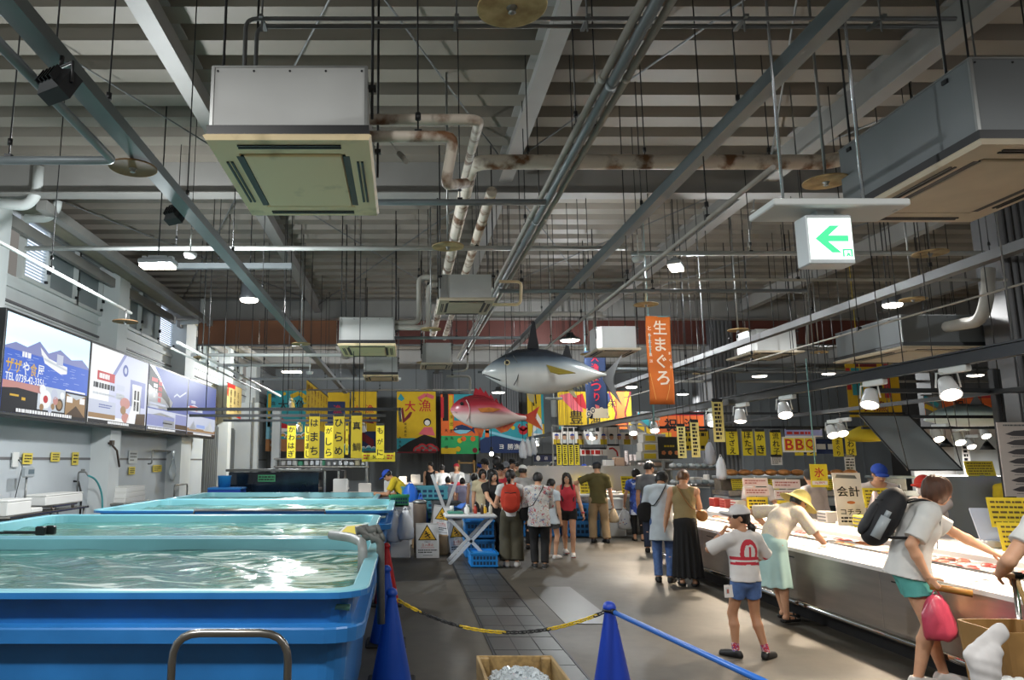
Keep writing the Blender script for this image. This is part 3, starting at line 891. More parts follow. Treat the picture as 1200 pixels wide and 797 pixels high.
# ------------------------------------------------------------------ far walls, hanging smoke curtain, columns
m = MB(); m.box((8.5, 37.6, 3.1), (32, .3, 6.4), 0)
for i in range(60): m.box((-6.6 + i * .5, 37.43, 2.4), (.05, .04, 4.8), 1)
m.build('wall_back', [mat('back_wall', '8f9496', .6, var=.1, scale=1), mat('back_wall_rib', '8a8f92', .5)], kind='structure')
m = MB(); m.box((24.4, 18, 3.1), (.3, 40, 6.4)); m.build('wall_right', mat('right_wall', '4b4846', .7), kind='structure')
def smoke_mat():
 return mat('smoke_curtain_lit', '8a5a3c', .6, var=.12, scale=1.5)
m = MB(); z1 = W(300, 375, Y=21.5).z; z0 = W(300, 404, Y=21.5).z
x0 = W(232, 390, Y=21.5).x
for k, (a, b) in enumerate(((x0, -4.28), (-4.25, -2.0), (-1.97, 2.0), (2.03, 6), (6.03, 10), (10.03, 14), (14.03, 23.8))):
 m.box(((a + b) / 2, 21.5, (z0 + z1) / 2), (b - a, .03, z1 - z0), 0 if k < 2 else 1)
m.box(((x0 + 23) / 2, 21.47, z0 - .02), (23 - x0, .06, .05), 2)
m.build('trim_smoke_curtain', [smoke_mat(), mat('smoke_curtain_shaded', '5a2c24', .6, var=.15, scale=2), M_grey], kind='structure')  # left panels coloured as lit, the rest as in shade
def column(x, y, w, d, ribs=True, nm='column'):
 m = MB(); m.box((x, y, 3.0), (w, d, 6.0), 0)
 if ribs:
  n = max(3, int(w / .11))
  for i in range(n): m.box((x - w / 2 + (i + .5) * w / n, y - d / 2 - .012, 3.4), (w / n * .45, .03, 5.0), 1)
 m.build(nm, [mat('column_paint', '57585a', .5, var=.15, scale=2), mat('column_rib', '6d6e70', .45, .2)], kind='structure')
column(W(1222, 400, Y=11.0).x, 11.4, .7, .5)
column(9.2, 21.6, .7, .6); column(W(597, 480, Y=34).x, 34, .8, .5); column(W(514, 480, Y=36).x, 36.6, .5, .4); column(W(672, 500, Y=34).x, 34, .9, .5); column(15.5, 21.6, .7, .6); column(12.5, 31, .7, .6)
m = MB(); p = W(568, 545, Y=37.3)
m.box((p.x, 37.36, 1.15), (1.0, .08, 2.3), 0); m.box((p.x, 37.33, 1.1), (.82, .06, 2.15), 1)
d = m.build('door_1', [M_dark, mat('door_paint', 'c5cccf', .5)], kind='structure')
h = MB(); h.tube([(p.x + .3, 37.28, 1.0), (p.x + .3, 37.26, 1.02), (p.x + .3, 37.26, 1.15), (p.x + .3, 37.28, 1.17)], .012, 6); h.build('door_handle', M_steel, d)
# corrugated dark door and grey wall blocks at the far left corner
m = MB(); a, b = W(243, 560, X=WX + .05), W(262, 560, X=WX + .05)
y0, y1 = 25.6, 31
m.box((WX + .03, (y0 + y1) / 2, 1.5), (.05, y1 - y0, 2.9), 0)
for i in range(26): m.box((WX + .07, y0 + (i + .5) * (y1 - y0) / 26, 1.5), (.05, .10, 2.8), 1)
m.build('door_2', [mat('shutter_dark', '55585a', .5), mat('shutter_rib', '74787a', .4, .3)], kind='structure')
m = MB(); p = W(395, 500, Y=36)
a, b = W(268, 500, Y=30).x, W(302, 500, Y=30).x
m.box(((a + b) / 2, 30.2, 2.0), (b - a, .3, 4.0), 0); m.box((b - .2, 30.02, 2.6), (.08, .08, 3.2), 1); m.box((b + .25, 33, 2.0), (.35, .4, 4.0), 0)
m.build('wall_partition', [mat('partition_paint', 'b9bfc2', .6, var=.08, scale=1), M_steel], kind='structure')
# ------------------------------------------------------------------ lamps
def area(name, parent, loc, size, watts, col=(.98, .98, .97), rot=(0, 0, 0), sy=None, spread=None):
 l = bpy.data.lights.new(name, 'AREA'); l.energy = watts; l.color = col; l.shape = 'RECTANGLE' if sy else 'DISK'
 l.size = size
 if sy: l.size_y = sy
 if spread: l.spread = R(spread)
 o = bpy.data.objects.new(name, l); COL.objects.link(o); o.parent = parent; o.location = loc; o.rotation_euler = rot
 return o
M_glow = em('lamp_glow', 'fff6e6', 9.0)
def hall_lamp(p, label, style='round', watts=None, r=.2, rz=0, rod=True, bare=False):
 """p: centre of the light face"""
 p = Vector(p)
 t = thing('ceiling_lamp', label, 'lamp', p, rz, 'hall lamps under the roof')
 h = MB()
 if style == 'panel':
  h.rbox((0, 0, .05), (2.4 * r, 1.1 * r, .07), .012); h.box((0, 0, .10), (1.2 * r, .6 * r, .06)); h.box((-.9 * r, 0, .1), (.05, .5 * r, .05)); h.box((.9 * r, 0, .1), (.05, .5 * r, .05))
 elif style == 'drum':
  h.lathe([(r * .98, .02), (r, .05), (r * .9, .09), (r * .8, .30), (r * .5, .32)], n=20)
 else:
  h.lathe([(r * .95, .0), (r * 1.04, .02), (r * 1.0, .05), (r * .45, .11), (r * .35, .2)], n=20)
 h.build('housing', mat('lamp_housing', '55585c', .4, .4) if style != 'panel' else mat('lamp_housing_light', '9fa6aa', .4, .3), t, world=0)
 g = MB()
 if style == 'panel': g.box((0, 0, -.005), (2.2 * r, .95 * r, .03))
 else: g.lathe([(r * .55, -.035), (r * .82, -.022), (r * .93, 0.0), (r * .93, .018)], n=20)
 g.build('diffuser', M_glow, t, world=0)
 if rod:
  k = MB(); k.tube([(0, 0, .12), (0, 0, ZD - p.z + .14)], .009, 6); k.build('hanger_rod', M_dark, t, world=0)
 if style == 'panel' or bare:
  l = bpy.data.lights.new('light', 'POINT'); l.energy = (watts or LAMP_W); l.color = (.93, .98, 1); l.shadow_soft_size = .1
  o = bpy.data.objects.new('light', l); COL.objects.link(o); o.parent = t; o.location = (0, 0, -.18)
 else: area('light', t, (0, 0, -.06), r * 1.7, watts or LAMP_W)
 return t
LAMP_Z = 4.6
def lamp_at(px, py, z, label, **k): return hall_lamp(W(px, py, z=z), label, **k)
lamp_at(185, 312, 4.15, 'pale panel lamp hung on a thin rod near the left windows', style='panel', r=.19, watts=440)
lamp_at(292, 352, 4.45, 'dark drum lamp fixed under the left ceiling trunking', style='drum', r=.17)
lamp_at(792, 314, 4.75, 'bright rectangular panel lamp high in the middle of the hall', style='panel', r=.19, rz=R(62))
lamp_at(1046, 358, 4.3, 'white drum lamp left of the big ribbed column', style='drum', r=.16)
lamp_at(668, 399, 4.75, 'shallow round lamp just above the tuna back', r=.26, watts=260, bare=True)
lamp_at(890, 441, 4.6, 'round lamp glowing behind the middle of the spotlight rail', r=.26)
lamp_at(971, 438, 4.6, 'round lamp between the rail and the far smoke curtain on the right', r=.22, watts=220, bare=True)
lamp_at(800, 462, 4.4, 'small far lamp just right of the orange banner', r=.25)
lamp_at(342, 436, 4.75, 'long pale lamp over the far left corner', style='panel', r=.3, watts=600)
lamp_at(584, 460, 4.2, 'small round lamp glowing just under the tuna belly', r=.26, watts=330, bare=True)
lamp_at(740, 454, 4.4, 'bell lamp behind the tuna tail', style='drum', r=.22, watts=260, bare=True)
lamp_at(944, 487, 4.0, 'small far lamp left of the white fridge signs', r=.22)
lamp_at(1143, 440, 4.4, 'far lamp in front of the right column', r=.25)
# unseen lamps added behind and beside the viewer, mainly to light the tanks
for i, (x, y, w, br) in enumerate(((-4.4, 3.2, 60, True), (-2.2, 1.2, 215, False), (2.6, 1.6, 110, False), (6.5, 1.2, 90, False), (12, 6, 90, True))):
 hall_lamp((x, y, 4.7), 'round hall lamp added out of view for more light, hung on a rod', r=.24, watts=w, bare=br)
# ------------------------------------------------------------------ hanging ceiling air conditioners
M_ac = mat('ac_housing', 'b9bbb9', .5, var=.08, scale=2)
M_cream = mat('ac_panel_cream', 'f2dcb2', .5, var=.22, col2='a08d62', scale=2.2, lo=.25, hi=.42)
M_acw = mat('ac_panel_white', 'cbbfa8', .5, var=.12, scale=3)
def air_con(pl, pr, py, z, label, ratio=1.40, h=.52, style='box', pm=None, hm=None, yaw=0):
 a, b = W(pl, py, z=z), W(pr, py, z=z)
 w = b.x - a.x; l = w * ratio; pm = pm or M_cream; hm = hm or M_ac
 t = thing('air_conditioner', label, 'air conditioner', ((a.x + b.x) / 2, a.y + l / 2, z), R(yaw), 'cassette air conditioners under the roof')
 m = MB(); hw, hl = w * .93, l * .93
 if style == 'box':
  m.box((0, 0, .10 + (h - .10) / 2), (hw, hl, h - .10), 0)
  for sx in (-1, 1): m.box((sx * hw / 2, -hl / 2, .1 + (h - .1) / 2), (.02, .02, h - .1), 1)
  m.box((0, 0, h), (hw + .01, hl + .01, .012), 1)
  for i in range(5): m.cyl((-hw * .47 + i * hw * .235, -hl / 2 - .004, h - .03), (-hw * .47 + i * hw * .235, -hl / 2, h - .03), .008, n=6, m=2)
  m.box((0, 0, .075), (w * .97, l * .97, .06), 2)
 else:
  m.box((.06 * w, 0, .05 + (h - .05) / 2), (hw * .85, hl * .7, h - .05), 0); m.box((-hw * .42, -.1 * l, .05 + h * .45), (hw * .14, hl * .5, h * .85), 1)
 m.build('housing', [hm, M_steel, M_dark], t, world=0)
 p = MB(); tk = .045
 # bevelled frame with a sunken middle
 def ring(x, y, zz): return [(-x, -y, zz), (x, -y, zz), (x, y, zz), (-x, y, zz)]
 X, Y = w / 2, l / 2
 p.loft([ring(X * .97, Y * .97, tk), ring(X, Y, tk * .6), ring(X * .97, Y * .98, 0), ring(X * .66, Y * .70, 0), ring(X * .645, Y * .685, .02), ring(X * .1, Y * .1, .02)], caps=True)
 p.build('panel', pm, t, world=0)
 g = MB()
 for sx in (-1, 1):
  for q in (0, 1): g.box((sx * X * (.80 + q * .055), 0, -.004), (X * .028, Y * 1.05, .01))
  for q in (0, 1): g.box((0, sx * Y * (.83 + q * .045), -.004), (X * 1.25, Y * .022, .01))
 for sx in (-1, 1): g.box((sx * X * .665, 0, .004), (X * .085, Y * 1.28, .012))
 g.build('air_slots', M_dark, t, world=0)
 g = MB(); g.rbox((0, 0, .004), (X * 1.22, Y * 1.30, .022), .006); g.build('intake_grille', pm, t, world=0)
 for x, y in ((-hw * .49, -hl * .35), (hw * .53, -hl * .35), (-hw * .49, hl * .4), (hw * .53, hl * .4)):
  g = MB(); g.tube([(x, y, h * .5), (x, y, ZD - z + .14)], .010, 6); g.box((x, y, h * .92), (.05, .05, .03)); g.build('hanger_rod', M_dark, t, world=0)
 return t, w, l
AC1, w1, l1 = air_con(237, 435, 163, 3.68, 'large cream hanging air conditioner nearest the viewer at upper left')
air_con(1150, 1360, 168, 3.68, 'large grey sided hanging air conditioner at the upper right corner', h=.62, pm=M_acw, hm=mat('ac_housing_dark', '6f7476', .5))
air_con(514, 581, 352, 3.9, 'white cassette air conditioner hung above the tuna nose', style='slim', h=.42, pm=M_acw, ratio=1.3)
air_con(395, 464, 405, 3.7, 'cream hanging air conditioner beneath the left end of the smoke curtain')
air_con(425, 467, 441, 3.75, 'small far hanging air conditioner above the yellow flags')
air_con(493, 531, 427, 3.75, 'far white cassette air conditioner left of the tuna', style='slim', h=.5, pm=M_acw)
air_con(700, 752, 410, 3.8, 'slim white air conditioner left of the orange banner', style='slim', h=.5, pm=M_acw, ratio=1.3)
air_con(884, 944, 413, 3.75, 'slim white air conditioner right of the middle ribbed column', style='slim', h=.5, pm=M_acw, ratio=1.3)
air_con(1058, 1178, 408, 3.45, 'broad dark sided air conditioner behind the spotlight rail on the right', h=.55, pm=M_acw, hm=mat('ac_housing_dark', '6f7476', .5), ratio=1.2)
m = MB(); zc = AC1.location.z
for dx, py in ((0, 22), (.05, 31)):
 p = W(287, 60, Y=5.0); zt = W(600, py, Y=5.0 + dx * 3).z
 m.tube([(p.x + dx, 5.0 + dx * 3, zc + .5), (p.x + dx, 5.0 + dx * 3, zt), (W(1120, py, Y=5).x, 5.0 + dx * 3, zt)], .016, 8, fillet=.08)
for px in (307, 535, 688, 872, 1032): q = W(px, 22, Y=5); m.tube([(q.x, 5, ZD + .14), (q.x, 5, q.z - .10)], .007, 5); m.box((q.x, 5.05, q.z), (.03, .2, .02))
tag(m.build('conduit', M_grey), 'pair of thin conduits rising from the near air conditioner and crossing the hall', 'pipe')
# ------------------------------------------------------------------ pipes and trunking
def pipe(label, pts, r, m, name='overhead_pipe', n=10, fillet=0, hang=None, box=None, cat='pipe', rings=0, top=None):
 pts = [Vector(p) for p in pts]
 b = MB()
 if box:
  for p, q in zip(pts[:-1], pts[1:]): b.bar(p, q, box[0], box[1])
 else: b.tube(pts, r, n, fillet=fillet)
 if rings:
  p, q = pts[0], pts[-1]; L = (q - p).length; d = (q - p).normalized()
  for i in range(1, int(L / rings)): b.cyl(p + d * i * rings - d * .03, p + d * i * rings + d * .03, r * 1.18, n=10)
 if not hang:
  o = b.build(name, m); return tag(o, label, cat)
 zb = min(p.z for p in pts)
 t = thing(name, label, cat, (pts[0].x, pts[0].y, zb))
 b.build('pipe' if not box else 'trunking', m, t)
 for h in hang:
  k = MB(); h = Vector(h); k.tube([(h.x, h.y, h.z), (h.x, h.y, (top or ZD) + .14)], .0065, 5); k.box((h.x, h.y, h.z + .02), (.05, .04, .05)); k.tube([(h.x, h.y, h.z + .12), (h.x, h.y, h.z + .17)], .02, 6)
  k.build('hanger_rod', M_dark, t)
 return t
def yrun(label, px, py, z, y0, y1, r, m, step=2.4, off=0, **k):
 x = W(px, py, z=z).x; n = int((y1 - y0) / step) if step else 0
 hang = [(x + off, y0 + step * (i + .5), z) for i in range(n)] if step else None
 return pipe(label, [(x, y0, z), (x, y1, z)], r, m, hang=hang, **k)
def xrun(label, py, z, px0, px1, r, m, step=2.6, **k):
 step = step * 1.5
 y = W(474, py, z=z).y; x0, x1 = W(px0, py, Y=y).x, W(px1, py, Y=y).x; n = max(1, int((x1 - x0) / step))
 hang = [(x0 + (x1 - x0) * (i + .5) / n, y, z) for i in range(n)] if step else None
 return pipe(label, [(x0, y, z), (x1, y, z)], r, m, hang=hang, **k)
M_trunk = mat('trunking_grey', '7d8487', .45, .3, var=.1, scale=3)
yrun('thick grey trunking running away overhead at far left, carrying black floodlights', 85, 88, 4.05, 2.0, 26, 0, M_trunk, box=(.13, .09), step=1.9)
p = W(128, 188, z=3.9)
pipe('thinner steel pipe beside the left trunking that turns to the left wall', [(W(0, 52, z=3.9).x, 2.0, 3.9), (W(0, 52, z=3.9).x, p.y, 3.9), (W(-80, 190, Y=p.y).x, p.y, 3.9)], .032, M_trunk, fillet=.05, hang=[(W(0, 52, z=3.9).x, 4.3, 3.9), (W(10, 188, Y=p.y).x, p.y, 3.9)])
zt = 4.58
for pxx, r, mm, lb in ((754, .030, M_lag, 'left of three pipes bundled down the middle of the roof'), (771, .040, M_trunk, 'thicker middle pipe of the three bundled down the roof'), (788, .028, M_lag, 'right of three pipes bundled down the middle of the roof')):
 yrun(lb, pxx, 0, zt - (.05 if r > .035 else 0), 2.0, 21, r, mm, step=2.8 if pxx != 771 else 0, rings=3.3)
yrun('square steel trunking with black hangers crossing over the exit sign towards the fish', 990, 5, zt, 2.0, 24, 0, M_trunk, box=(.11, .12), step=2.6)
yrun('thin grey pipe running away between the exit sign and the square trunking', 901, 200, 3.9, 5.4, 21, .022, M_lag, step=2.5)
yrun('dark trunking running away past the big right column', 1160, 301, 3.75, 4.5, 21, 0, mat('trunk_dark', '5e5f60', .45, .3), box=(.12, .10), step=2.5)
yrun('thin wire pipe low over the right stalls', 1200, 332, 3.35, 5, 20, .012, M_lag, step=3)
yrun('bright white pipe running along the left windows to a drop with a disc', 0, 284, 3.9, 4.0, W(148, 367, z=3.9).y, .022, M_white, step=3)
yrun('upper slim rail over the far left corner', 100, 345, 3.75, 13, 24, .03, M_white, step=3.2)
yrun('lower slim rail beside it over the far left corner', 70, 345, 3.72, 13.5, 22, .02, M_white, step=3.4)
xrun('grey cross pipe right of the near air conditioner', 237, 4.28, 438, 640, .032, M_trunk, step=1.2)
xrun('pale cross pipe spanning the hall left of the middle', 291, 4.7, 30, 735, .035, mat('cross_pipe', 'b5b7b4', .4, .3, var=.1), step=2.2)
xrun('pale cross pipe spanning the hall right of the middle', 297, 4.72, 740, 1300, .035, mat('cross_pipe', 'b5b7b4', .4, .3, var=.1), step=2.2)
xrun('stout square bar crossing near the left drum lamp', 312, 4.85, 170, 342, 0, M_trunk, box=(.09, .09), step=1.4)
xrun('thin cross pipe just past the lamps over the middle', 328, 4.4, 690, 1180, .022, M_lag, step=2.4)
xrun('grey cross pipe in front of the tuna', 341, 4.2, 585, 945, .03, M_trunk, step=1.9)
xrun('cream cross pipe along the far girder', 368, 4.75, 565, 705, .05, M_lag, step=2.2)
xrun('dark cross pipe high over the snapper', 396, 4.0, 460, 610, .03, M_trunk, step=2)
xrun('pale cross bar from the left pilaster, nearest of three', 416, 3.9, 224, 400, .035, M_white, step=2)
xrun('pale cross bar beyond it, middle of three', 428, 3.9, 255, 364, .035, M_white, step=2)
xrun('pale cross bar farthest of three over the left flags', 444, 3.9, 292, 470, .035, M_white, step=2)
xrun('far cross pipe over the yellow flags', 457, 3.9, 330, 560, .03, M_lag, step=3)
xrun('long dark cross pipe behind the smoke curtain', 432, 4.2, 620, 1180, .04, M_trunk, step=4)
xrun('long far cross pipe above the right stalls', 447, 4.0, 760, 1200, .04, M_lag, step=4)
xrun('cross pipe over the spotlights', 436, 3.6, 560, 1190, .025, M_grey, step=4)
# rusty pipes
y = 7.9; z = W(700, 190, Y=y).z
x1 = W(980, 190, Y=y).x
pipe('big rust spotted pipe crossing under the girder and turning away down the hall', [(x1 + .45, y - .9, z + .1), (x1, y, z), (W(553, 190, Y=y).x, y, z), (W(553, 190, Y=y).x, 19.5, z)], .085, M_rust, fillet=.22, n=14, hang=[(W(q, 190, Y=y).x, y, z) for q in (619, 672, 756, 902)])
pipe('second rust spotted pipe running away beside the big one', [(W(582, 190, Y=y).x, 8.4, z - .16), (W(582, 190, Y=y).x, 19, z - .16)], .065, M_rust, n=12, hang=[(W(582, 190, Y=y).x, 10, z - .16), (W(582, 190, Y=y).x, 14, z - .16)])
a = W(432, 140, Y=4.95); b = W(562, 140, Y=4.95)
pipe('upper rusty pipe leaving the near air conditioner', [a, b, W(545, 206, Y=7.5)], .038, M_rust, fillet=.12, n=12)
a = W(432, 160, Y=4.75); b = W(532, 160, Y=4.75)
pipe('lower rusty pipe leaving the near air conditioner', [a, b, W(522, 217, Y=4.9), W(546, 215, Y=5.2)], .038, M_rust, fillet=.07, n=12, hang=[W(490, 160, Y=4.75)])
for k, (pp, lb) in enumerate((([(520, 325), (491, 325), (491, 378), (462, 378)], 'outer bent pipe of two behind the middle air conditioner'), ([(520, 334), (502, 334), (502, 384), (462, 384)], 'inner bent pipe of two behind the middle air conditioner'))):
 pipe(lb, [W(q[0], q[1], Y=13.2) for q in pp], .05, M_lag, fillet=.12, hang=[W(pp[1][0], pp[1][1], Y=13.2)])
pipe('white drain pipe looping down by the middle cassette', [W(q[0], q[1], Y=10.7) for q in ((585, 330), (611, 330), (610, 357), (570, 357))], .022, M_cream, fillet=.08, hang=[W(611, 330, Y=10.7)])
pipe('small white drain pipe ending in a drop by the snapper', [W(q[0], q[1], Y=17) for q in ((523, 441), (551, 441), (551, 462))], .03, M_lag, fillet=.1, hang=[W(530, 441, Y=17)])
pipe('bent white drain pipe above the snapper', [W(q[0], q[1], Y=16) for q in ((531, 436), (548, 434), (548, 416))], .022, M_lag, fillet=.1, hang=[W(548, 416, Y=16)])
for pp, lb, Yq in (([(-20, 237), (32, 241), (44, 226), (46, 196)], 'thick white downpipe elbow at the top of the near left column', 11.0), ([(30, 256), (56, 256), (66, 246), (68, 236)], 'smaller white pipe elbow below the girder at left', 11.6), ([(212, 378), (233, 377), (237, 372), (237, 350)], 'white pipe elbow at the top of the far left pilaster', 21.0)):
 pipe(lb, [W(a, b, Y=Yq) for a, b in pp], .085 if Yq < 11.5 else .07, M_white, fillet=.15, n=12)
for px, Yq, lb in ((697, 16.5, 'white stand pipe above the tuna tail'), (946, 19, 'white stand pipe right of the slim air conditioner')):
 m = MB(); a, b = W(px, 372, Y=Yq), W(px, 404, Y=Yq); m.tube([b, a], .04, 8); m.tube([a, (a.x, a.y, ZD + .14)], .01, 6); m.box(a + Vector((0, 0, .03)), (.5, .06, .06)); tag(m.build('stand_pipe', M_lag), lb, 'pipe')
m = MB(); a = W(1160, 440, Y=10.6); m.tube([W(1060, 392, Y=13), W(1150, 376, Y=10.9), W(1158, 345, Y=10.9), W(1158, 315, Y=10.9)], .09, 10, fillet=.2); tag(m.build('vent_pipe', M_lag), 'pale round pipe bending up against the big right column', 'pipe')
# ------------------------------------------------------------------ round discs (heat collectors) on the sprinkler drops
M_disc = mat('yellowed_disc', 'd2bb8a', .6, var=.25, col2='9a7c4e', scale=7)
M_disc2 = mat('rusted_disc', '8a6844', .7, var=.3, scale=6)
def disc(px, py, label, z=4.05, r=.185, mm=None, rim=None, drop=.16):
 c = W(px, py, z=z)
 t = thing('sprinkler_disc', label, 'sprinkler disc', c, 0, 'round discs over the sprinkler heads')
 m = MB(); m.lathe([(.02, .012), (r * .97, .010), (r, .004), (r, -.006), (r * .96, -.004), (.02, -.004)], n=28); m.build('plate', mm or M_disc, t, world=0)
 m = MB(); m.lathe([(.012, -.04), (.022, -.034), (.012, -.026), (.03, -.006), (.03, 0)], n=10); m.tube([(0, 0, 0), (0, 0, ZD - z if drop > 1 else drop)], .014, 6); m.build('sprinkler_head', M_steel, t, world=0)
for px, py, lb in ((600, 8, 'yellowed round disc at the top edge, largest of the discs'), (968, 213, 'round tan disc just left of the exit sign rods'), (525, 289, 'round tan disc on the rusty pipe in front of the cassette'), (1090, 297, 'round tan disc right of the exit sign'), (757, 357, 'round tan disc under the cross pipes above the orange banner'), (505, 386, 'round tan disc left of the pipe bundle foot'), (865, 387, 'round tan disc in front of the middle ribbed column'), (1070, 351, 'round tan disc beside the white drum lamp on the right'), (690, 415, 'far tan disc above the tuna tail'), (960, 413, 'far tan disc right of the slim air conditioner'), (820, 438, 'far tan disc left of the middle ribbed column'), (497, 425, 'far tan disc above the small cassette'), (353, 403, 'tan disc at the foot of the left trunking')):
 disc(px, py, lb, z=(4.12 if px == 525 else 4.05) if py < 360 else 4.0, drop=3)
disc(156, 197, 'rusted brown disc hung under the left trunking', mm=M_disc2, z=3.98, drop=.1)
disc(147, 377, 'rusted brown disc at the end of the white pipe by the left windows', mm=M_disc2, z=3.72, drop=.18)
disc(237, 419, 'tan disc by the far left pilaster', z=3.8, drop=3)
# ------------------------------------------------------------------ floodlights, detectors
def flood(px, py, Yq, label, s=1.0):
 c = W(px, py, Y=Yq); t = thing('floodlight', label, 'floodlight', c, R(-30), 'black floodlights on the left trunking')
 m = MB(); Mx = Matrix.Rotation(R(-28), 3, 'X')
 m.loft([[Mx @ Vector((x * a * s, y * s, z * a * s)) for x, z in ((-.12, -.10), (.12, -.10), (.12, .10), (-.12, .10))] for y, a in ((-.10, .55), (-.05, 1), (.06, 1.0))]);
 for i in range(5): m.box(Mx @ Vector(((-.08 + i * .04) * s, -.10 * s, 0)), (.012 * s, .06 * s, .12 * s), M=Mx)
 m.build('case', M_dark, t, world=0)
 m = MB(); m.tube([(-.13 * s, 0, 0), (-.13 * s, 0, .16 * s), (.13 * s, 0, .16 * s), (.13 * s, 0, 0)], .012 * s, 6); m.tube([(0, 0, .16 * s), (0, 0, .24 * s)], .014, 6); m.build('bracket', M_dark, t, world=0)
flood(70, 102, 4.0, 'larger black floodlight clamped under the trunking at top left', .8)
flood(206, 253, 7.0, 'smaller black floodlight farther along the left trunking', .75)
def detector(px, py, Yq, label):
 c = W(px, py, Y=Yq); t = thing('smoke_detector', label, 'smoke detector', c)
 m = MB(); m.lathe([(.03, -.04), (.07, -.03), (.085, 0), (.085, .03), (.03, .035)], n=16); m.build('base', M_white, t, world=0)
 m = MB(); m.tube([(0, 0, .035), (0, 0, .35)], .010, 6); m.build('stem', M_white, t, world=0); m = MB(); m.tube([(0, 0, .35), (0, 0, ZD - c.z + .14)], .005, 5); m.build('cord', M_dark, t, world=0)
detector(223, 299, 9.5, 'small white detector on a stem by the left trunking')
detector(748, 304, 10, 'small white detector on a stem over the middle of the hall')
detector(363, 437, 17, 'small white detector at the end of the pale cross bar')
m = MB(); a, b = W(468, 180, Y=5.5), W(476, 189, Y=5.3); m.cyl(a, b, .022, n=12); m.tube([a, W(445, 150, Y=5.6)], .004, 5); tag(m.build('pipe_offcut', M_lag), 'short white pipe stub dangling from a wire by the near air conditioner', 'pipe')
# ------------------------------------------------------------------ exit sign on its hanging board
p = W(968, 250, Y=5.08)
t = thing('exit_sign', 'green arrow exit light box hanging under a white board on two rods', 'sign', (p.x, 5.08, p.z - .37))
m = MB(); a, b = W(907, 240, z=3.43), W(1068, 240, z=3.43); m.rbox(((a.x + b.x) / 2, a.y + .19, 3.455), (b.x - a.x, .38, .05), .008)
for q in (890, 1060): u = W(q, 245, Y=a.y + .02); m.box((u.x, u.y + .1, 3.426), (.012, .04, .006))
m.build('board', M_white, t)
for q in (918, 1012):
 m = MB(); u = W(q, 237, Y=a.y + .2); m.cyl((u.x, u.y, 3.48), (u.x, u.y, ZD), .011, n=8); m.build('rod', mat('bright_rod', 'c8ccd0', .25, .9), t)
x0, x1 = W(947, 280, Y=5.0).x, W(1001, 280, Y=5.0).x; zt_, zb_ = W(970, 251, Y=5.0).z, W(970, 309, Y=5.0).z
m = MB(); m.rbox(((x0 + x1) / 2, 5.085, (zt_ + zb_) / 2), (x1 - x0, .16, zt_ - zb_), .008); m.box(((x0 + x1) / 2, 5.08, (zt_ + 3.43) / 2), (.12, .08, 3.43 - zt_ + .01)); m.build('case', mat('sign_case', 'b9c0c2', .35, .3), t)
fw, fh = x1 - x0 - .02, (zt_ - zb_) * .83
bd = Board((x0 + .01, 5.003, zb_ + (zt_ - zb_) * .09), (1, 0, 0), (0, 0, 1)); bd.rect(0, 0, fw, fh, 0, 0)
A = [(.14, .50), (.50, .82), (.72, .82), (.46, .575), (.90, .575), (.90, .42), (.46, .42), (.72, .16), (.50, .16)]
bd.poly([(u * fw, v * fh) for u, v in A[:2] + [(.72, .82), (.36, .50)]], 1, 1); bd.poly([(u * fw, v * fh) for u, v in ((.14, .50), (.36, .50), (.72, .16), (.50, .16))], 1, 1); bd.rect(.34 * fw, .43 * fh, .9 * fw, .575 * fh, 1, 2)
bd.rect(.74 * fw, .06 * fh, .78 * fw, .25 * fh, 1, 1); bd.rect(.93 * fw, .06 * fh, .97 * fw, .25 * fh, 1, 1); bd.rect(.78 * fw, .21 * fh, .93 * fw, .25 * fh, 1, 1); bd.disc(.86 * fw, .18 * fh, .018 * fw, 1, 2, n=8); bd.stroke([(.83 * fw, .07 * fh), (.87 * fw, .15 * fh), (.90 * fw, .07 * fh)], .012, 1, 2)
bd.build('lit_face', [em('exit_white', 'f4fff8', 1.6), em('exit_green', '4fe39b', 1.0)], t)
# ------------------------------------------------------------------ model fish
def fish_body(prof, L, wk, n=26):
 """prof: (u, top, bottom, halfwidth) along the length L (nose at x=0, tail +x)"""
 rings = []
 for u, tp, bt, hw in prof:
  c, h = (tp + bt) / 2, (tp - bt) / 2
  rings.append([(u * L, hw * math.cos(a) * wk, c + h * math.sin(a)) for a in (2 * math.pi * i / n for i in range(n))])
 return rings
def fin(mb, pts, t=.02, y=0, m=0, lean=0):
 mb.prism([(x, y - t / 2 + lean * z, z) for x, z in pts], (0, t, 0), m)
TY = 13.0
k = TY * 1.02 / FPX
a = W(565, 437, Y=TY)
t = thing('model_tuna', 'huge grey model tuna hanging over the hall, larger of the two fish in front', 'fish model', (a.x, TY, a.z), R(-4))
P = lambda px, py: ((px - 565) * k, (437 - py) * k)
prof = [(0, .02, -.02, .02), (.03, .10, -.07, .07), (.08, .20, -.14, .13), (.15, .30, -.24, .19), (.25, .405, -.335, .245), (.36, .43, -.385, .26), (.48, .40, -.385, .25), (.60, .30, -.33, .21), (.70, .20, -.25, .155), (.80, .075, -.15, .09), (.87, -.01, -.085, .05), (.90, -.03, -.08, .05), (.905, -.05, -.06, .01)]
m = MB(); m.loft(fish_body(prof, 156 * k, 1.0), smooth=True)
tuna_m = axis_ramp('tuna_skin', [(0, 'd9dad6'), (.42, 'cfd0cc'), (.58, '98a0a3'), (.70, '55606a'), (.80, '262b33'), (1, '191c22')], lo=-.42, hi=.45, rough=.22, noise=.05, nscale=2.5)
m.build('body', tuna_m, t, world=0)
for pts in ([P(617, 410), P(624, 376), P(627, 378), P(631, 411)], [P(657, 418), P(662, 405), P(665, 407), P(668, 423)]): g = MB(); fin(g, pts); g.build('dorsal_fin', mat('fin_black', '16181c', .4), t, world=0)
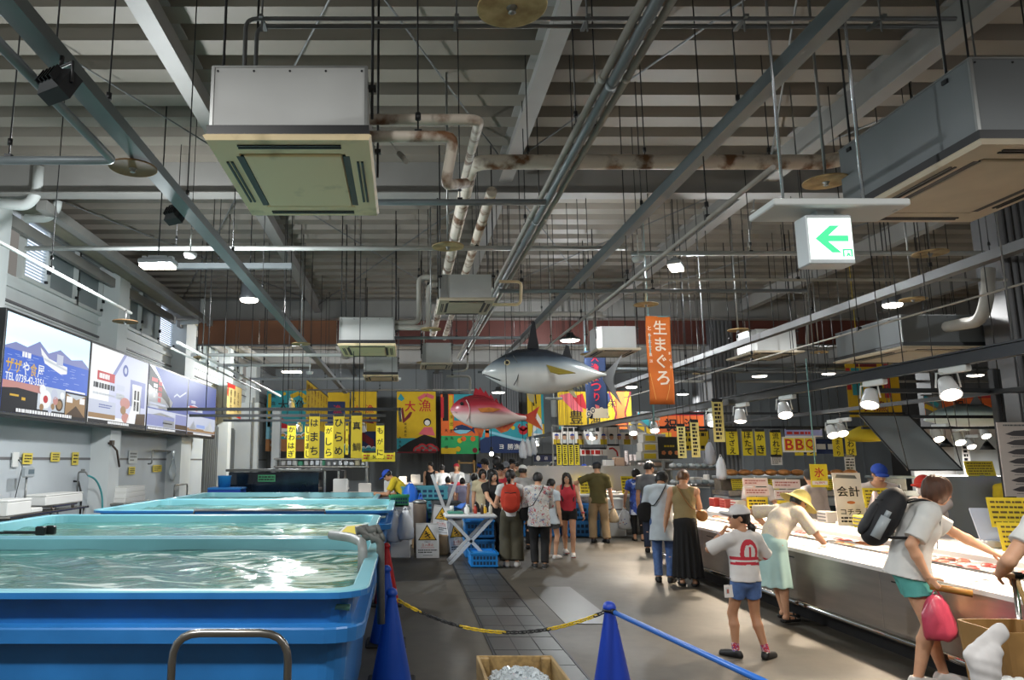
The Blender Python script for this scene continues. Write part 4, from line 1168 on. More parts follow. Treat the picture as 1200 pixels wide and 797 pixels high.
g = MB(); fin(g, [P(702, 440), P(713, 430), P(725, 417), P(718, 432), P(713, 446), P(716, 460), P(722, 475), P(710, 460), P(702, 446)], .03)
g.build('tail_fin', axis_ramp('tuna_tail', [(0, '3a3f45'), (1, '77797a')], axis=0, lo=2.0, hi=2.35, rough=.35), t, world=0)
g = MB(); g.prism([(P(637, 431)[0], -.24, P(637, 431)[1]), (P(668, 441)[0], -.33, P(668, 441)[1]), (P(650, 442)[0], -.29, P(650, 442)[1]), (P(641, 439)[0], -.25, P(641, 439)[1])], (0, -.015, .01)); g.build('pectoral_fin', mat('fin_olive', '8c7b2c', .4), t, world=0)
g = MB(); fin(g, [P(614, 458), P(619, 470), P(623, 472), P(624, 460)]); fin(g, [P(660, 456), P(669, 466), P(672, 466), P(666, 452)]);
for i in range(8): fin(g, [P(672 + i * 3.4, 455 - i * 1.6), P(675 + i * 3.4, 456.5 - i * 1.6), P(674 + i * 3.4, 451 - i * 1.3)], .012)
g.build('belly_fins', mat('fin_cream', 'b8b08a', .4), t, world=0)
g = MB(); ey = -.135; e = P(593, 427); g.cyl((e[0], -.18, e[1]), (e[0], -.215, e[1]), .05, .045, n=16); g.build('eye_ring', mat('eye_gold', 'c9b98a', .3), t, world=0)
g = MB(); g.cyl((e[0], -.2, e[1]), (e[0], -.222, e[1]), .032, .03, n=14); g.build('pupil', M_dark, t, world=0)
g = MB(); g.tube([(P(566, 439)[0], -.035, P(566, 439)[1]), (P(575, 441)[0], -.105, P(575, 443)[1]), (P(585, 447)[0], -.135, P(585, 447)[1])], .012, 6); g.tube([(P(606 - 3 * abs(q) ** 2 * 2, 0)[0], -.205 - .03 * (1 - q * q), P(0, 436 - q * 17)[1]) for q in (-1, -.6, -.2, .2, .6, 1)], .008, 6); g.build('gill_and_mouth_line', mat('tuna_line', '3c3f42', .5), t, world=0)
g = MB()
for x, z in (P(600, 410), P(668, 424)): g.tube([(x, 0, z - .03), (x, 0, ZD - a.z + .14)], .006, 5)
g.build('hanging_wire', M_dark, t, world=0)
SY = 12.0; k2 = SY * 1.02 / FPX; a = W(528, 481, Y=SY)
t = thing('model_sea_bream', 'red and white model sea bream hanging under the tuna nose', 'fish model', (a.x, SY, a.z), R(-5))
P = lambda px, py: ((px - 528) * k2, (481 - py) * k2)
def pr(px, top, bot, hw): return ((px - 528) / 88, P(0, top)[1], P(0, bot)[1], hw)
prof = [pr(528, 479, 482, .012), pr(531, 474, 487, .06), pr(537, 469, 492, .10), pr(545, 465, 497, .135), pr(555, 463, 501, .155), pr(566, 464.5, 503, .155), pr(577, 469, 502, .14), pr(588, 476, 499, .11), pr(597, 482.5, 496, .075), pr(606, 487, 493.5, .045), pr(613, 487.5, 493, .03), pr(614, 489, 491, .01)]
m = MB(); m.loft(fish_body(prof, 88 * k2, 1.0), smooth=True)
m.build('body', axis_ramp('bream_skin', [(0, 'f0e4dc'), (.40, 'eed8d0'), (.54, 'd8808a'), (.70, 'b03442'), (.86, '77232a'), (1, '641e22')], lo=-.32, hi=.26, rough=.25, noise=.05, nscale=4), t, world=0)
M_bf = axis_ramp('bream_fin', [(0, 'd86a2c'), (.5, 'd03a34'), (1, 'bf2030')], lo=-.35, hi=.35, rough=.4, noise=.12, nscale=12)
g = MB(); pts = [P(554, 464)]
tops = [(557, 456.5), (562, 455.5), (568, 459), (574, 463), (580, 468), (586, 473), (592, 479), (597, 484)]
for i, (px, py) in enumerate(tops): pts += [P(px - 1.5, py + 2.5), P(px, py - 1)]
base = [P(598, 486), P(588, 479), P(577, 472), P(566, 467)]
g.prism([(x, -.01, z) for x, z in pts + base], (0, .02, 0)); fin(g, [P(598, 484), P(603, 484.5), P(612, 486), P(612, 489), P(600, 487)])
g.build('dorsal_fin', mat('bream_fin_red', 'b81f30', .4, var=.25, scale=12), t, world=0)
g = MB(); fin(g, [P(612, 487), P(620, 483), P(629, 476.5), P(626, 484), P(624, 490), P(628, 497), P(632, 504.5), P(621, 498), P(612, 493)], .02); g.build('tail_fin', M_bf, t, world=0)
g = MB(); g.prism([(P(559, 480)[0], -.165, P(559, 480)[1]), (P(572, 479)[0], -.19, P(572, 479)[1]), (P(585, 481)[0], -.2, P(585, 481)[1]), (P(576, 484)[0], -.19, P(576, 484)[1]), (P(562, 484)[0], -.17, P(562, 484)[1])], (0, -.012, .004)); g.build('pectoral_fin', mat('bream_pectoral', 'd98236', .4, var=.2, scale=14), t, world=0)
g = MB(); fin(g, [P(556, 500), P(560, 511), P(563, 512), P(566, 502)]); fin(g, [P(578, 501), P(585, 507), P(592, 505), P(598, 499), P(602, 494.5)]); g.build('belly_fins', mat('bream_belly_fin', 'd9772f', .4, var=.25, col2='c43a30', scale=14), t, world=0)
g = MB(); e = P(541, 474); g.cyl((e[0], -.10, e[1]), (e[0], -.135, e[1]), .03, .028, n=14); g.build('eye', M_dark, t, world=0)
g = MB(); g.tube([(P(550 - 4 * q * q, 0)[0], -.135 - .012 * (1 - q * q), P(0, 482 - q * 12)[1]) for q in (-1, -.6, -.2, .2, .6, 1)], .008, 6); g.tube([(P(529, 482)[0], -.03, P(529, 482)[1]), (P(535, 484)[0], -.09, P(535, 484)[1])], .008, 6); g.build('gill_line', mat('bream_line', 'd9b3b0', .4), t, world=0)
g = MB()
for x, z in (P(556, 465), P(592, 480)): g.tube([(x, 0, z - .05), (x, 0, ZD - a.z + .14)], .006, 5)
g.build('hanging_wire', M_dark, t, world=0)
# third model fish, far right
a = W(1084, 492, Y=14.5); k3 = 14.5 / FPX
t = thing('model_whale', 'grey model fish with white belly hanging behind the right rails', 'fish model', (a.x, 14.5, a.z))
prof = [(0, .02, -.02, .05), (.08, .10, -.05, .2), (.2, .22, -.10, .32), (.4, .31, -.14, .4), (.6, .30, -.13, .38), (.8, .18, -.1, .25), (.95, .06, -.04, .1), (1, .02, 0, .03)]
m = MB(); m.loft(fish_body(prof, 105 * k3, 1), smooth=True); m.build('body', axis_ramp('whale_skin', [(0, 'd7dcd8'), (.55, 'b9c9c6'), (.7, '6d7f80'), (1, '33383a')], lo=-.15, hi=.3, rough=.3), t, world=0)
g = MB(); fin(g, [(1.7, .02), (1.95, .2), (1.9, .02), (1.95, -.15)], .02); fin(g, [(.9, .28), (1.05, .5), (1.15, .28)], .02); g.build('fins', M_grey, t, world=0)
g = MB()
for x in (.4, 1.4): g.tube([(x, 0, .15), (x, 0, ZD - a.z + .14)], .006, 5)
g.build('hanging_wire', M_dark, t, world=0)
# ------------------------------------------------------------------ fish tanks
def tank_mats(): return [mat('tank_blue', '2c78bd', .35, var=.22, scale=3), mat('tank_rim', '7ab8c6', .35, var=.06, scale=2), mat('tank_inside', '74b4be', .4, var=.12, scale=2)]
def water_mat():
 m = bpy.data.materials.new('tank_water'); m.use_nodes = True
 nt = m.node_tree; b = nt.nodes['Principled BSDF']; L = nt.links.new
 tc = nt.nodes.new('ShaderNodeTexCoord'); mp = nt.nodes.new('ShaderNodeMapping'); mp.inputs['Scale'].default_value = (.55, 1.5, 1); L(tc.outputs['Object'], mp.inputs[0])
 n1 = nt.nodes.new('ShaderNodeTexNoise'); n1.inputs['Scale'].default_value = 5; n1.inputs['Detail'].default_value = 7; n1.inputs['Distortion'].default_value = 1.2; L(mp.outputs[0], n1.inputs['Vector'])
 sx = nt.nodes.new('ShaderNodeSeparateXYZ'); L(tc.outputs['Object'], sx.inputs[0])
 mr = nt.nodes.new('ShaderNodeMapRange'); mr.inputs[1].default_value = -2.2; mr.inputs[2].default_value = 2.0; mr.inputs[3].default_value = -.16; mr.inputs[4].default_value = .10; L(sx.outputs[0], mr.inputs[0])
 ad = nt.nodes.new('ShaderNodeMath'); ad.operation = 'ADD'; L(n1.outputs['Fac'], ad.inputs[0]); L(mr.outputs[0], ad.inputs[1])
 rp = nt.nodes.new('ShaderNodeValToRGB'); e = rp.color_ramp.elements; e[0].position = .50; e[0].color = lin('4a7a6e'); e[1].position = .63; e[1].color = lin('d5e6de')
 x = e.new(.56); x.color = lin('5d9488'); L(ad.outputs[0], rp.inputs[0]); L(rp.outputs[0], b.inputs['Base Color'])
 b.inputs['Roughness'].default_value = .12
 n2 = nt.nodes.new('ShaderNodeTexNoise'); n2.inputs['Scale'].default_value = 4; n2.inputs['Detail'].default_value = 5; L(mp.outputs[0], n2.inputs['Vector'])
 bp = nt.nodes.new('ShaderNodeBump'); bp.inputs['Strength'].default_value = .7; bp.inputs['Distance'].default_value = .04; L(n2.outputs['Fac'], bp.inputs['Height']); L(bp.outputs[0], b.inputs['Normal'])
 return m
WATER = water_mat()
def rrect(x0, x1, y0, y1, r, z, n=5):
 pts = []
 for cx, cy, a0 in ((x1 - r, y0 + r, -90), (x1 - r, y1 - r, 0), (x0 + r, y1 - r, 90), (x0 + r, y0 + r, 180)):
  for i in range(n + 1): a = R(a0 + 90 * i / n); pts.append((cx + r * math.cos(a), cy + r * math.sin(a), z))
 return pts
def tank(label, x0, x1, y0, y1, zr=1.0, wz=.89, r=.22):
 t = thing('fish_tank', label, 'fish tank', ((x0 + x1) / 2, (y0 + y1) / 2, 0), 0, 'blue live fish tanks')
 def ring(i, z): return rrect(x0 + i, x1 - i, y0 + i, y1 - i, max(r - i * .6, .05), z)
 m = MB()
 o = [(.17, .0), (.15, zr * .3), (.115, zr - .285), (.03, zr - .27), (.025, zr - .20), (.03, zr - .19), (.095, zr - .18), (.08, zr - .05), (.0, zr - .04), (-.0, zr - .008)]
 m.loft([ring(*q) for q in o], 0, caps=False, smooth=False)
 m.loft([ring(0, zr - .008), ring(.008, zr), ring(.085, zr), ring(.095, zr - .01)], 1, caps=False)
 m.loft([ring(.095, zr - .01), ring(.13, zr - .2), ring(.24, zr - .5), ring(.7, zr - .52)], 2, caps=False)
 m.build('tub', tank_mats(), t)
 w = MB(); nx, ny = 60, 30; X0, X1, Y0, Y1 = x0 + .105, x1 - .105, y0 + .105, y1 - .105
 rnd = random.Random(int(y0 * 10)); ph = [(rnd.uniform(3, 9), rnd.uniform(5, 14), rnd.uniform(0, 6), rnd.uniform(.002, .007)) for _ in range(7)]
 g = [[(X0 + (X1 - X0) * i / nx, Y0 + (Y1 - Y0) * j / ny, wz + sum(a * math.sin(kx * (X0 + (X1 - X0) * i / nx) + ky * (Y0 + (Y1 - Y0) * j / ny) + p) for kx, ky, p, a in ph)) for j in range(ny + 1)] for i in range(nx + 1)]
 w.sheet(g, .03); w.build('water', WATER, t)
 return t
xr = W(432, 690, z=1).x
y1a, y1b = W(300, 693, z=1).y, W(300, 630, z=1).y
tank('nearest blue fish tank with foaming water, filling the lower left', -4.7, xr, y1a, y1b)
tank('second blue fish tank behind the nearest one', -4.55, -.30, y1b + .08, W(300, 603, z=1).y + .05)
y3 = W(300, 598, z=1).y
tank('third blue fish tank with a steel bar along its near side', -4.4, -.16, y3, W(300, 585, z=1).y)
tank('farthest blue fish tank in the row', W(182, 586, z=1).x, -.5, W(300, 585, z=1).y + .08, W(300, 577, z=1).y)
m = MB(); m.tube([(-2.9, y3 - .09, .94), (-2.9, y3 - .09, 1.0), (-1.1, y3 - .09, 1.0), (-1.1, y3 - .09, .94)], .025, 8); m.tube([(-2.9, y3 - .09, 0), (-2.9, y3 - .09, .95)], .02, 6); m.tube([(-1.1, y3 - .09, 0), (-1.1, y3 - .09, .95)], .02, 6)
tag(m.build('steel_rail', M_inox), 'low steel rail between the second and third fish tanks', 'rail')
m = MB()   # timber walkway between tanks, far left
m.box((-3.5, y3 - .22, .93), (1.2, .16, .05)); m.box((-4.05, y3 - .22, .45), (.1, .12, .9)); m.box((-2.95, y3 - .22, .45), (.1, .12, .9)); tag(m.build('plank_bench', mat('yellow_wood', 'b79a52', .7, var=.3, scale=6, stretch=(1, 8, 1))), 'narrow yellowish plank on legs at the left end of the third tank', 'bench')
# inlet pipe with its board on the nearest tank
t = thing('inlet_pipe', 'grey water inlet pipe bent over the tank corner', 'pipe', (W(425, 650, z=1).x, W(425, 650, z=1).y, .85))
yy = W(425, 645, z=1.05).y; xx = W(425, 645, z=1.05).x
m = MB(); m.tube([W(388, 627, Y=yy + .5), W(412, 630, Y=yy + .3), (xx - .01, yy + .05, 1.10), (xx, yy, 1.06), (xx, yy - .02, .86)], .035, 10, fillet=.08); m.build('spout', mat('pvc_grey', '8b8d8b', .45, var=.2, scale=8), t)
m = MB()
for i, (px, py) in enumerate(((424, 622), (432, 628), (437, 622), (441, 630))): q_ = W(px, py, Y=yy + .25); m.cyl(q_ - Vector((.045, 0, .012 * (i % 2))), q_ + Vector((.045, .02, .012)), .034, n=12); m.cyl(q_ + Vector((.03, .015, 0)), q_ + Vector((.055, .02, .01)), .042, n=12)
m.tube([W(420, 620, Y=yy + .25), W(446, 634, Y=yy + .25), (xr + .02, yy + .25, .5)], .03, 8, fillet=.04); m.build('valve', mat('pvc_dark', '6c6d69', .5, var=.3, scale=9), t)
b = MB(); q = [W(395, 629, Y=yy + .5), W(421, 631, Y=yy + .35), W(428, 617, Y=yy + .75), W(405, 619, Y=yy + .8)]; b.prism(q, (0, 0, .02), 0); q2 = [p + Vector((0, 0, .021)) for p in (q[0].lerp(q[2], .12), q[1].lerp(q[3], .12), q[2].lerp(q[0], .12), q[3].lerp(q[1], .12))]; b.prism(q2, (0, 0, .002), 1)
tag(b.build('notice_board', [M_wht, M_yel]), 'small white and yellow board lying on the inlet pipe', 'sign')
# grey clips and slats on the tanks
for px, py, lb in ((48, 618, 'left black clip on the second tank rim'), (60, 617, 'right black clip on the second tank rim')):
 c = W(px, py, z=1.02); m = MB(); m.rbox((c.x, c.y, .985), (.10, .05, .09), .01); m.box((c.x - .25, c.y, .965), (.45, .02, .02)); tag(m.build('clip', M_dark), lb, 'clip')
# ------------------------------------------------------------------ handrail, cones, chain, crate
p0, p1 = W(203, 742, Y=3.35), W(338, 742, Y=3.35)
m = MB(); m.tube([(p0.x, 3.35, 0), (p0.x, 3.35, p0.z), (p1.x, 3.35, p0.z), (p1.x, 3.35, 0)], .0175, 12, fillet=.12)
for x in (p0.x, p1.x): m.cyl((x, 3.35, 0), (x, 3.35, .012), .05, n=14)
tag(m.build('guard_rail', mat('rail_steel', '8f8c86', .28, .95, var=.15, scale=5)), 'bent stainless hoop rail standing before the nearest tank', 'rail')
def cone(x, y, label, col, dark=True, rz=0):
 t = thing('traffic_cone', label, 'traffic cone', (x, y, 0), rz, 'plastic cones')
 m = MB(); m.lathe([(.150, .02), (.152, .03), (.036, .63), (.034, .65), (.044, .655), (.046, .67), (.036, .695), (.018, .706), (.004, .708)], n=24); m.build('body', mat('cone_' + col, col, .45, var=.08, scale=4), t, world=0)
 m = MB(); m.rbox((0, 0, .012), (.37, .37, .024), .01); m.build('base', M_rubber if dark else mat('cone_' + col, col, .45), t, world=0)
 return t
CONE1 = Vector((W(456, 690, z=.7).x, W(456, 690, z=.7).y, 0)); cone(CONE1.x + .02, CONE1.y, 'blue cone holding the left end of the chain beside the nearest tank', '1d4fb4')
c = W(445, 665, z=.7); cone(c.x + .06, c.y + .1, 'blue cone tucked just behind the front left one', '1d4fb4')
c = W(453, 637, z=.7); cone(c.x + .0, c.y, 'red cone behind the two blue cones', 'c41f24')
CONE2 = W(714, 706, z=.7); cone(CONE2.x, CONE2.y, 'blue cone holding a blue bar, right of the floor channel', '2346b8')
e = Vector((CONE2.x + .42, CONE2.y - 2.7, .63)); cone(e.x, e.y, 'blue cone at the near end of the blue bar', '2346b8')
t = thing('cone_bar', 'blue plastic bar running from the right cone towards the viewer', 'bar', (CONE2.x, CONE2.y, .62))
m = MB(); d = (e - Vector((CONE2.x, CONE2.y, .63))); d.z = 0; dn = d.normalized(); a = Vector((CONE2.x, CONE2.y, .648)) + dn * .06; m.cyl(a, a + dn * (d.length - .12), .017, n=12); m.build('tube', mat('bar_blue', '2f6fc8', .35), t)
for s, c in ((1, Vector((CONE2.x, CONE2.y, .648))), (-1, Vector((e.x, e.y, .648)))):
 m = MB(); m.tube([c + Vector((.044 * math.cos(k), .044 * math.sin(k), 0)) for k in (2 * math.pi * i / 14 for i in range(15))], .009, 6); m.tube([c + dn * s * .045, c + dn * s * .09], .02, 8); m.build('end_ring', M_dark, t)
A, B = Vector((CONE1.x + .07, CONE1.y, .615)), Vector((CONE2.x - .04, CONE2.y, .635))
t = thing('plastic_chain', 'yellow and black plastic chain sagging between the blue cones', 'chain', (A.x, A.y, .4))
def cpt(s): p = A.lerp(B, s); p.z -= .245 * 4 * s * (1 - s) * .75 ; return p
NL = 52; N0 = [cpt(i / NL) for i in range(NL + 1)]
lk = {}
for i in range(NL):
 key = 0 if ((i + 5) // 11) % 2 else 1
 if key not in lk:
  m = MB(); m.tube([(.021 * math.cos(a) + (.009 if math.cos(a) > 0 else -.009), .0115 * math.sin(a), 0) for a in (2 * math.pi * j / 12 for j in range(13))], .0042, 6)
  o = m.build('link', M_dark if key == 0 else mat('chain_yellow', 'd8b81c', .4), t, world=0); lk[key] = o
 else: o = lk[key].copy(); COL.objects.link(o); o.parent = t
 d = (N0[i + 1] - N0[i]).normalized(); s, u, _ = frame_of(d)
 if i % 2: s, u = (s + u).normalized(), (u - s).normalized()
 else: s, u = (s - u).normalized(), (u + s).normalized()
 o.matrix_local = Matrix.Translation((N0[i] + N0[i + 1]) / 2 - Vector(t.location)) @ Matrix((d, s, u)).transposed().to_4x4()
m = MB()
zt = .42; yb = W(600, 768, z=zt).y; x0, x1 = W(558, 768, z=zt).x, W(647, 768, z=zt).x; ln = .95
M_wood = mat('crate_wood', 'a88a58', .7, var=.35, scale=4, stretch=(8, 1, 8))
t = thing('wooden_crate', 'open wooden crate of crushed ice at the bottom edge', 'crate', ((x0 + x1) / 2, yb - ln / 2, 0))
for nm, bx in (('end_board', ((x0 + x1) / 2, yb - .01, zt / 2, x1 - x0, .02, zt)), ('end_board', ((x0 + x1) / 2, yb - ln, zt / 2, x1 - x0, .02, zt)), ('side_board', (x0 + .01, yb - ln / 2, zt / 2, .02, ln - .04, zt)), ('side_board', (x1 - .01, yb - ln / 2, zt / 2, .02, ln - .04, zt)), ('bottom_board', ((x0 + x1) / 2, yb - ln / 2, .02, x1 - x0 - .04, ln - .04, .03)), ('corner_post', (x1 - .05, yb - .045, zt / 2 + .02, .06, .045, zt - .05)), ('corner_post', (x0 + .05, yb - .045, zt / 2 + .02, .06, .045, zt - .05))):
 m = MB(); m.rbox(bx[:3], bx[3:], .004); m.build(nm, M_wood, t)
random.seed(11); m = MB()
for i in range(900):
 u, v = random.uniform(-1, 1), random.uniform(-1, 1); hgt = .30 + .12 * (1 - u * u) * (1 - v * v * .6)
 s = random.uniform(.018, .034); Mx = Matrix.Rotation(random.uniform(0, 6), 3, Vector((random.random() - .5, random.random() - .5, random.random())).normalized())
 m.box(((x0 + x1) / 2 + u * ((x1 - x0) / 2 - .06), yb - ln / 2 - .02 + v * (ln / 2 - .08), hgt + random.uniform(-.02, .02)), (s, s * .8, s * .7), M=Mx)
m.box(((x0 + x1) / 2, yb - ln / 2 - .02, .18), (x1 - x0 - .1, ln - .14, .26))
ice = m.build('crushed_ice', mat('ice', 'dfe8ec', .12, trans=.35), kind='stuff'); tag(ice, 'heap of crushed ice in the wooden crate', 'ice')
# ------------------------------------------------------------------ left wall bench and bits
bx0, by0, by1 = -6.75, W(8, 607, X=-6.2).y, W(95, 591, X=-6.3).y
t = thing('steel_bench', 'steel work bench along the left wall', 'table', (-6.45, (by0 + by1) / 2, 0))
m = MB(); m.rbox((-6.45, (by0 + by1) / 2, .80), (.62, by1 - by0, .04), .008); m.build('top', M_inox, t)
for y in (by0 + .1, (by0 + by1) / 2, by1 - .1):
 for x in (-6.7, -6.2): m = MB(); m.tube([(x, y, 0), (x, y, .79)], .02, 8); m.build('leg', M_steel, t)
def foam_box(px0, px1, pyb, X, z, h, label, d=.4, lid=True, group='white foam boxes'):
 a, b = W(px0, pyb, X=X), W(px1, pyb, X=X); y0, y1 = a.y, b.y
 t = thing('foam_box', label, 'foam box', (X - d / 2, (y0 + y1) / 2, z), 0, group)
 m = MB(); m.rbox((0, 0, h * .42), (d, y1 - y0, h * .84), .012); m.build('box', M_foam, t, world=0)
 if lid: m = MB(); m.rbox((0, 0, h * .92), (d + .01, y1 - y0 + .01, h * .16), .012); m.build('lid', M_foam, t, world=0)
 return t
foam_box(8, 36, 604, -6.2, .82, .25, 'white foam box on the near end of the steel bench')
foam_box(37, 50, 599, -6.2, .82, .09, 'low white package beside the foam box on the bench', lid=False)
t = thing('platform_scale', 'platform weighing scale on the wall bench', 'scale', (-6.45, W(66, 598, X=-6.3).y, .82))
m = MB(); m.rbox((0, .2, .06), (.45, 1.0, .04), .01);
for x in (-.18, .18):
 for y in (-.2, .6): m.cyl((x, y, 0), (x, y, .05), .03, n=8)
m.build('platform', M_inox, t, world=0)
m = MB(); m.tube([(-.16, -.55, 0), (-.16, -.55, .58)], .02, 8); m.build('post', M_steel, t, world=0)
m = MB(); m.rbox((-.14, -.55, .66), (.09, .32, .18), .02); m.build('display_head', mat('scale_head', 'a9b0b4', .4), t, world=0)
m = MB(); m.box((-.092, -.53, .67), (.004, .2, .08)); m.build('display', mat('lcd', '6f7d86', .2), t, world=0)
a = W(47, 590, X=-6.25); b = W(90, 590, X=-6.25)
t2 = thing('foam_box', 'large flat white foam box lying on the weighing scale', 'foam box', (-6.45, t.location.y + .2, .90), 0, 'white foam boxes')
m = MB(); m.rbox((0, 0, .08), (.42, 1.5, .16), .014); m.build('box', M_foam, t2, world=0); m = MB(); m.rbox((0, 0, .175), (.43, 1.51, .03), .01); m.build('lid', M_foam, t2, world=0)
m = MB(); y = W(93, 580, X=-6.7).y; m.tube([(-6.75, y, .8), (-6.75, y, 1.45), (-6.6, y, 1.45), (-6.55, y, 1.38)], .018, 8, fillet=.04); m.box((-6.66, y, 1.49), (.08, .02, .04)); tag(m.build('faucet', M_steel), 'steel water tap on the left wall', 'tap')
m = MB(); m.tube([(-6.55, y, 1.38), (-6.5, y + .3, 1.3), (-6.45, y + .55, 1.0), (-6.4, y + .6, .02)], .02, 8, fillet=.2); tag(m.build('hose', mat('hose_teal', '4aa3a8', .5)), 'teal hose hanging from the wall tap', 'hose')
m = MB(); m.tube([(-6.9, y + .1, 1.26), (-6.78, y + .1, 1.25), (-6.7, y + .1, 1.0), (-6.7, y + .1, .55)], .022, 8); tag(m.build('dark_handle', M_dark), 'dark handle hanging beside the wall tap', 'handle')
def wallcard(px0, px1, py0, py1, label, mm, name='wall_notice', X=-6.84):
 y0, y1 = W(px0, 540, X=X).y, W(px1, 540, X=X).y; c = (px0 + px1) / 2
 z1, z0 = W(c, py0, X=X).z, W(c, py1, X=X).z
 b = Board((X, y0, z0), (0, 1, 0), (0, 0, 1)); b.slab(0, 0, y1 - y0, z1 - z0, .012, 0); b.lines((y1 - y0) * .12, (z1 - z0) * .12, (y1 - y0) * .88, (z1 - z0) * .88, 3, 1, fill=.45)
 return tag(b.build(name, [mm, M_ink if mm is not M_white else M_grey]), label, 'notice')
M_y3 = mat('notice_yellow', 'e6cf55', .6)
wallcard(27, 38, 531, 544, 'yellow notice on the left wall, nearest to the socket', M_y3); wallcard(60, 70, 530, 541, 'middle yellow notice on the left wall above the scale', M_y3); wallcard(85, 92, 530, 545, 'narrow yellow notice above the wall tap', M_y3)
wallcard(151, 161, 528, 543, 'white notice on the wall above the foam box stack', M_white); wallcard(152, 159, 547, 556, 'small yellow notice just under the white notice', M_y3); wallcard(180, 190, 545, 553, 'small yellow notice under the wall pipe', M_y3)
m = MB(); y = W(18, 538, X=-6.84).y; m.rbox((-6.84, y, 1.70), (.03, .2, .26), .006); tag(m.build('wall_socket', M_wht), 'white wall socket with a dark cable', 'socket')
m = MB(); m.tube([(-6.82, y + .06, 1.7), (-6.76, y + .12, 1.6), (-6.76, y - .1, .9), (-6.6, y - .1, .84)], .008, 6, fillet=.1); tag(m.build('cable', M_dark), 'dark cable hanging from the wall socket', 'cable')
ys = W(154, 586, X=-6.3).y
t = thing('low_stand', 'grey stand under the white foam box stack by the wall', 'stand', (-6.45, ys, 0)); m = MB(); m.rbox((-6.45, ys, .73), (.6, 1.7, .04), .008); m.build('top', M_steel, t)
for q in (-.75, .75): m = MB(); m.box((-6.45, ys + q, .355), (.5, .06, .71)); m.build('leg', M_steel, t)
for i, lb in enumerate(('bottom', 'middle', 'top')):
 t = thing('foam_box', lb + ' white foam box of the stack by the left wall', 'foam box', (-6.45, ys, .75 + i * .118), 0, 'white foam boxes')
 m = MB(); m.rbox((0, 0, .048), (.5, 1.3 - .06 * i, .096), .012); m.build('box', M_foam, t, world=0); m = MB(); m.rbox((0, 0, .107), (.51, 1.31 - .06 * i, .022), .008); m.build('lid', M_foam, t, world=0)
for i in range(3): pass
ya = W(178, 530, X=-6.75).y; yb_ = W(208, 530, X=-6.75).y
m = MB(); m.tube([(-6.84, ya, 1.6), (-6.74, ya, 1.6), (-6.74, ya, 1.95), (-6.74, yb_, 1.95), (-6.84, yb_ + .1, 1.95)], .022, 8, fillet=.05); tag(m.build('wall_pipe', M_steel), 'thin steel pipe bent along the wall past the foam boxes', 'pipe')
m = MB(); yq = W(204, 540, X=-6.6).y
m.sheet([[(-6.62 + .05 * math.sin(i * 1.3 + j), yq - .22 + .44 * j / 4, 1.95 - .8 * i / 5) for j in range(5)] for i in range(6)], .02); tag(m.build('plastic_apron', mat('clear_sheet', 'c9d4da', .25, alpha=.75)), 'clear plastic apron hanging on the wall pipe', 'apron')
m = MB(); m.tube([(-6.7, yq + .25, 2.1), (-6.6, yq + .25, 1.6), (-6.6, yq + .28, 1.25)], [.05, .06, .03], 8); tag(m.build('blue_brush', mat('brush_blue', '2b50c0', .5)), 'blue handled brush hanging beside the plastic apron', 'brush')
m = MB(); m.tube([(-6.3, W(204, 580, X=-6.3).y, 0), (-6.3, W(204, 580, X=-6.3).y, 1.02), (-6.3, W(219, 580, X=-6.3).y, 1.02), (-6.3, W(219, 580, X=-6.3).y, 0)], .025, 8, fillet=.1); tag(m.build('hoop_rail', M_steel), 'grey hoop rail by the far left pilaster', 'rail')
m = MB(); yk = 16.8; m.tube([(-6.5, yk - .36, 2.06), (-6.44, yk - .35, 2.05), (-6.36, yk - .2, 1.9), (-6.40, yk + .1, 1.55)], .025, 6); m.box((-6.42, yk - .35, 2.07), (.06, .14, .1)); tag(m.build('hook_tool', mat('tool_brown', '4a3c32', .6)), 'dark curved handset hanging on the pilaster', 'handset')
# ------------------------------------------------------------------ display tanks and shelves behind the blue tanks
Yt = 19.0
def xz(px, py, Y): w = W(px, py, Y=Y); return w.x, w.z
xa, za = xz(266, 549, Yt); xb, _ = xz(376, 552, Yt)
t = thing('display_tank', 'long black framed display aquarium behind the blue tanks', 'fish tank', ((xa + xb) / 2, Yt, 0))
m = MB(); m.box(((xa + xb) / 2, Yt + .4, .42), (xb - xa, .9, .84)); m.build('cabinet', mat('tank_black', '16191d', .3), t)
m = MB(); m.box(((xa + xb) / 2, Yt + .4, 1.12), (xb - xa - .1, .8, .55)); m.build('water_box', mat('aquarium_dark', '1d2a38', .08, var=.4, col2='0d1218', scale=2), t)
m = MB(); m.rbox(((xa + xb) / 2, Yt + .4, 1.44), (xb - xa + .04, .92, .06), .01); m.rbox(((xa + xb) / 2, Yt + .4, .86), (xb - xa + .04, .94, .05), .01); m.build('frame', mat('tank_frame', '6f706c', .3, .6), t)
b = Board((xz(302, 562, Yt - .03)[0], Yt - .02, 1.16), (1, 0, 0), (0, 0, 1)); b.slab(0, 0, .44, .17, .01, 0); b.lines(.02, .02, .42, .15, 2, 1); b.build('green_sticker', [mat('sticker_green', '3f9a68', .5), M_ink], t)
xc, xd = xz(376, 550, Yt)[0], xz(401, 550, Yt)[0]
m = MB(); m.rbox(((xc + xd) / 2 + .05, Yt + .3, .72), (xd - xc, .8, 1.44), .01, 0); m.box((xc + .12, Yt - .11, .72), (.05, .02, 1.4), 1); m.box((xd - .08, Yt - .11, .72), (.05, .02, 1.4), 1); tag(m.build('black_cabinet', [mat('cab_black', '121212', .3), M_inox]), 'tall black cabinet with steel edges beside the aquarium', 'cabinet')
xe, xf = xz(247, 568, 18)[0], xz(286, 568, 18)[0]
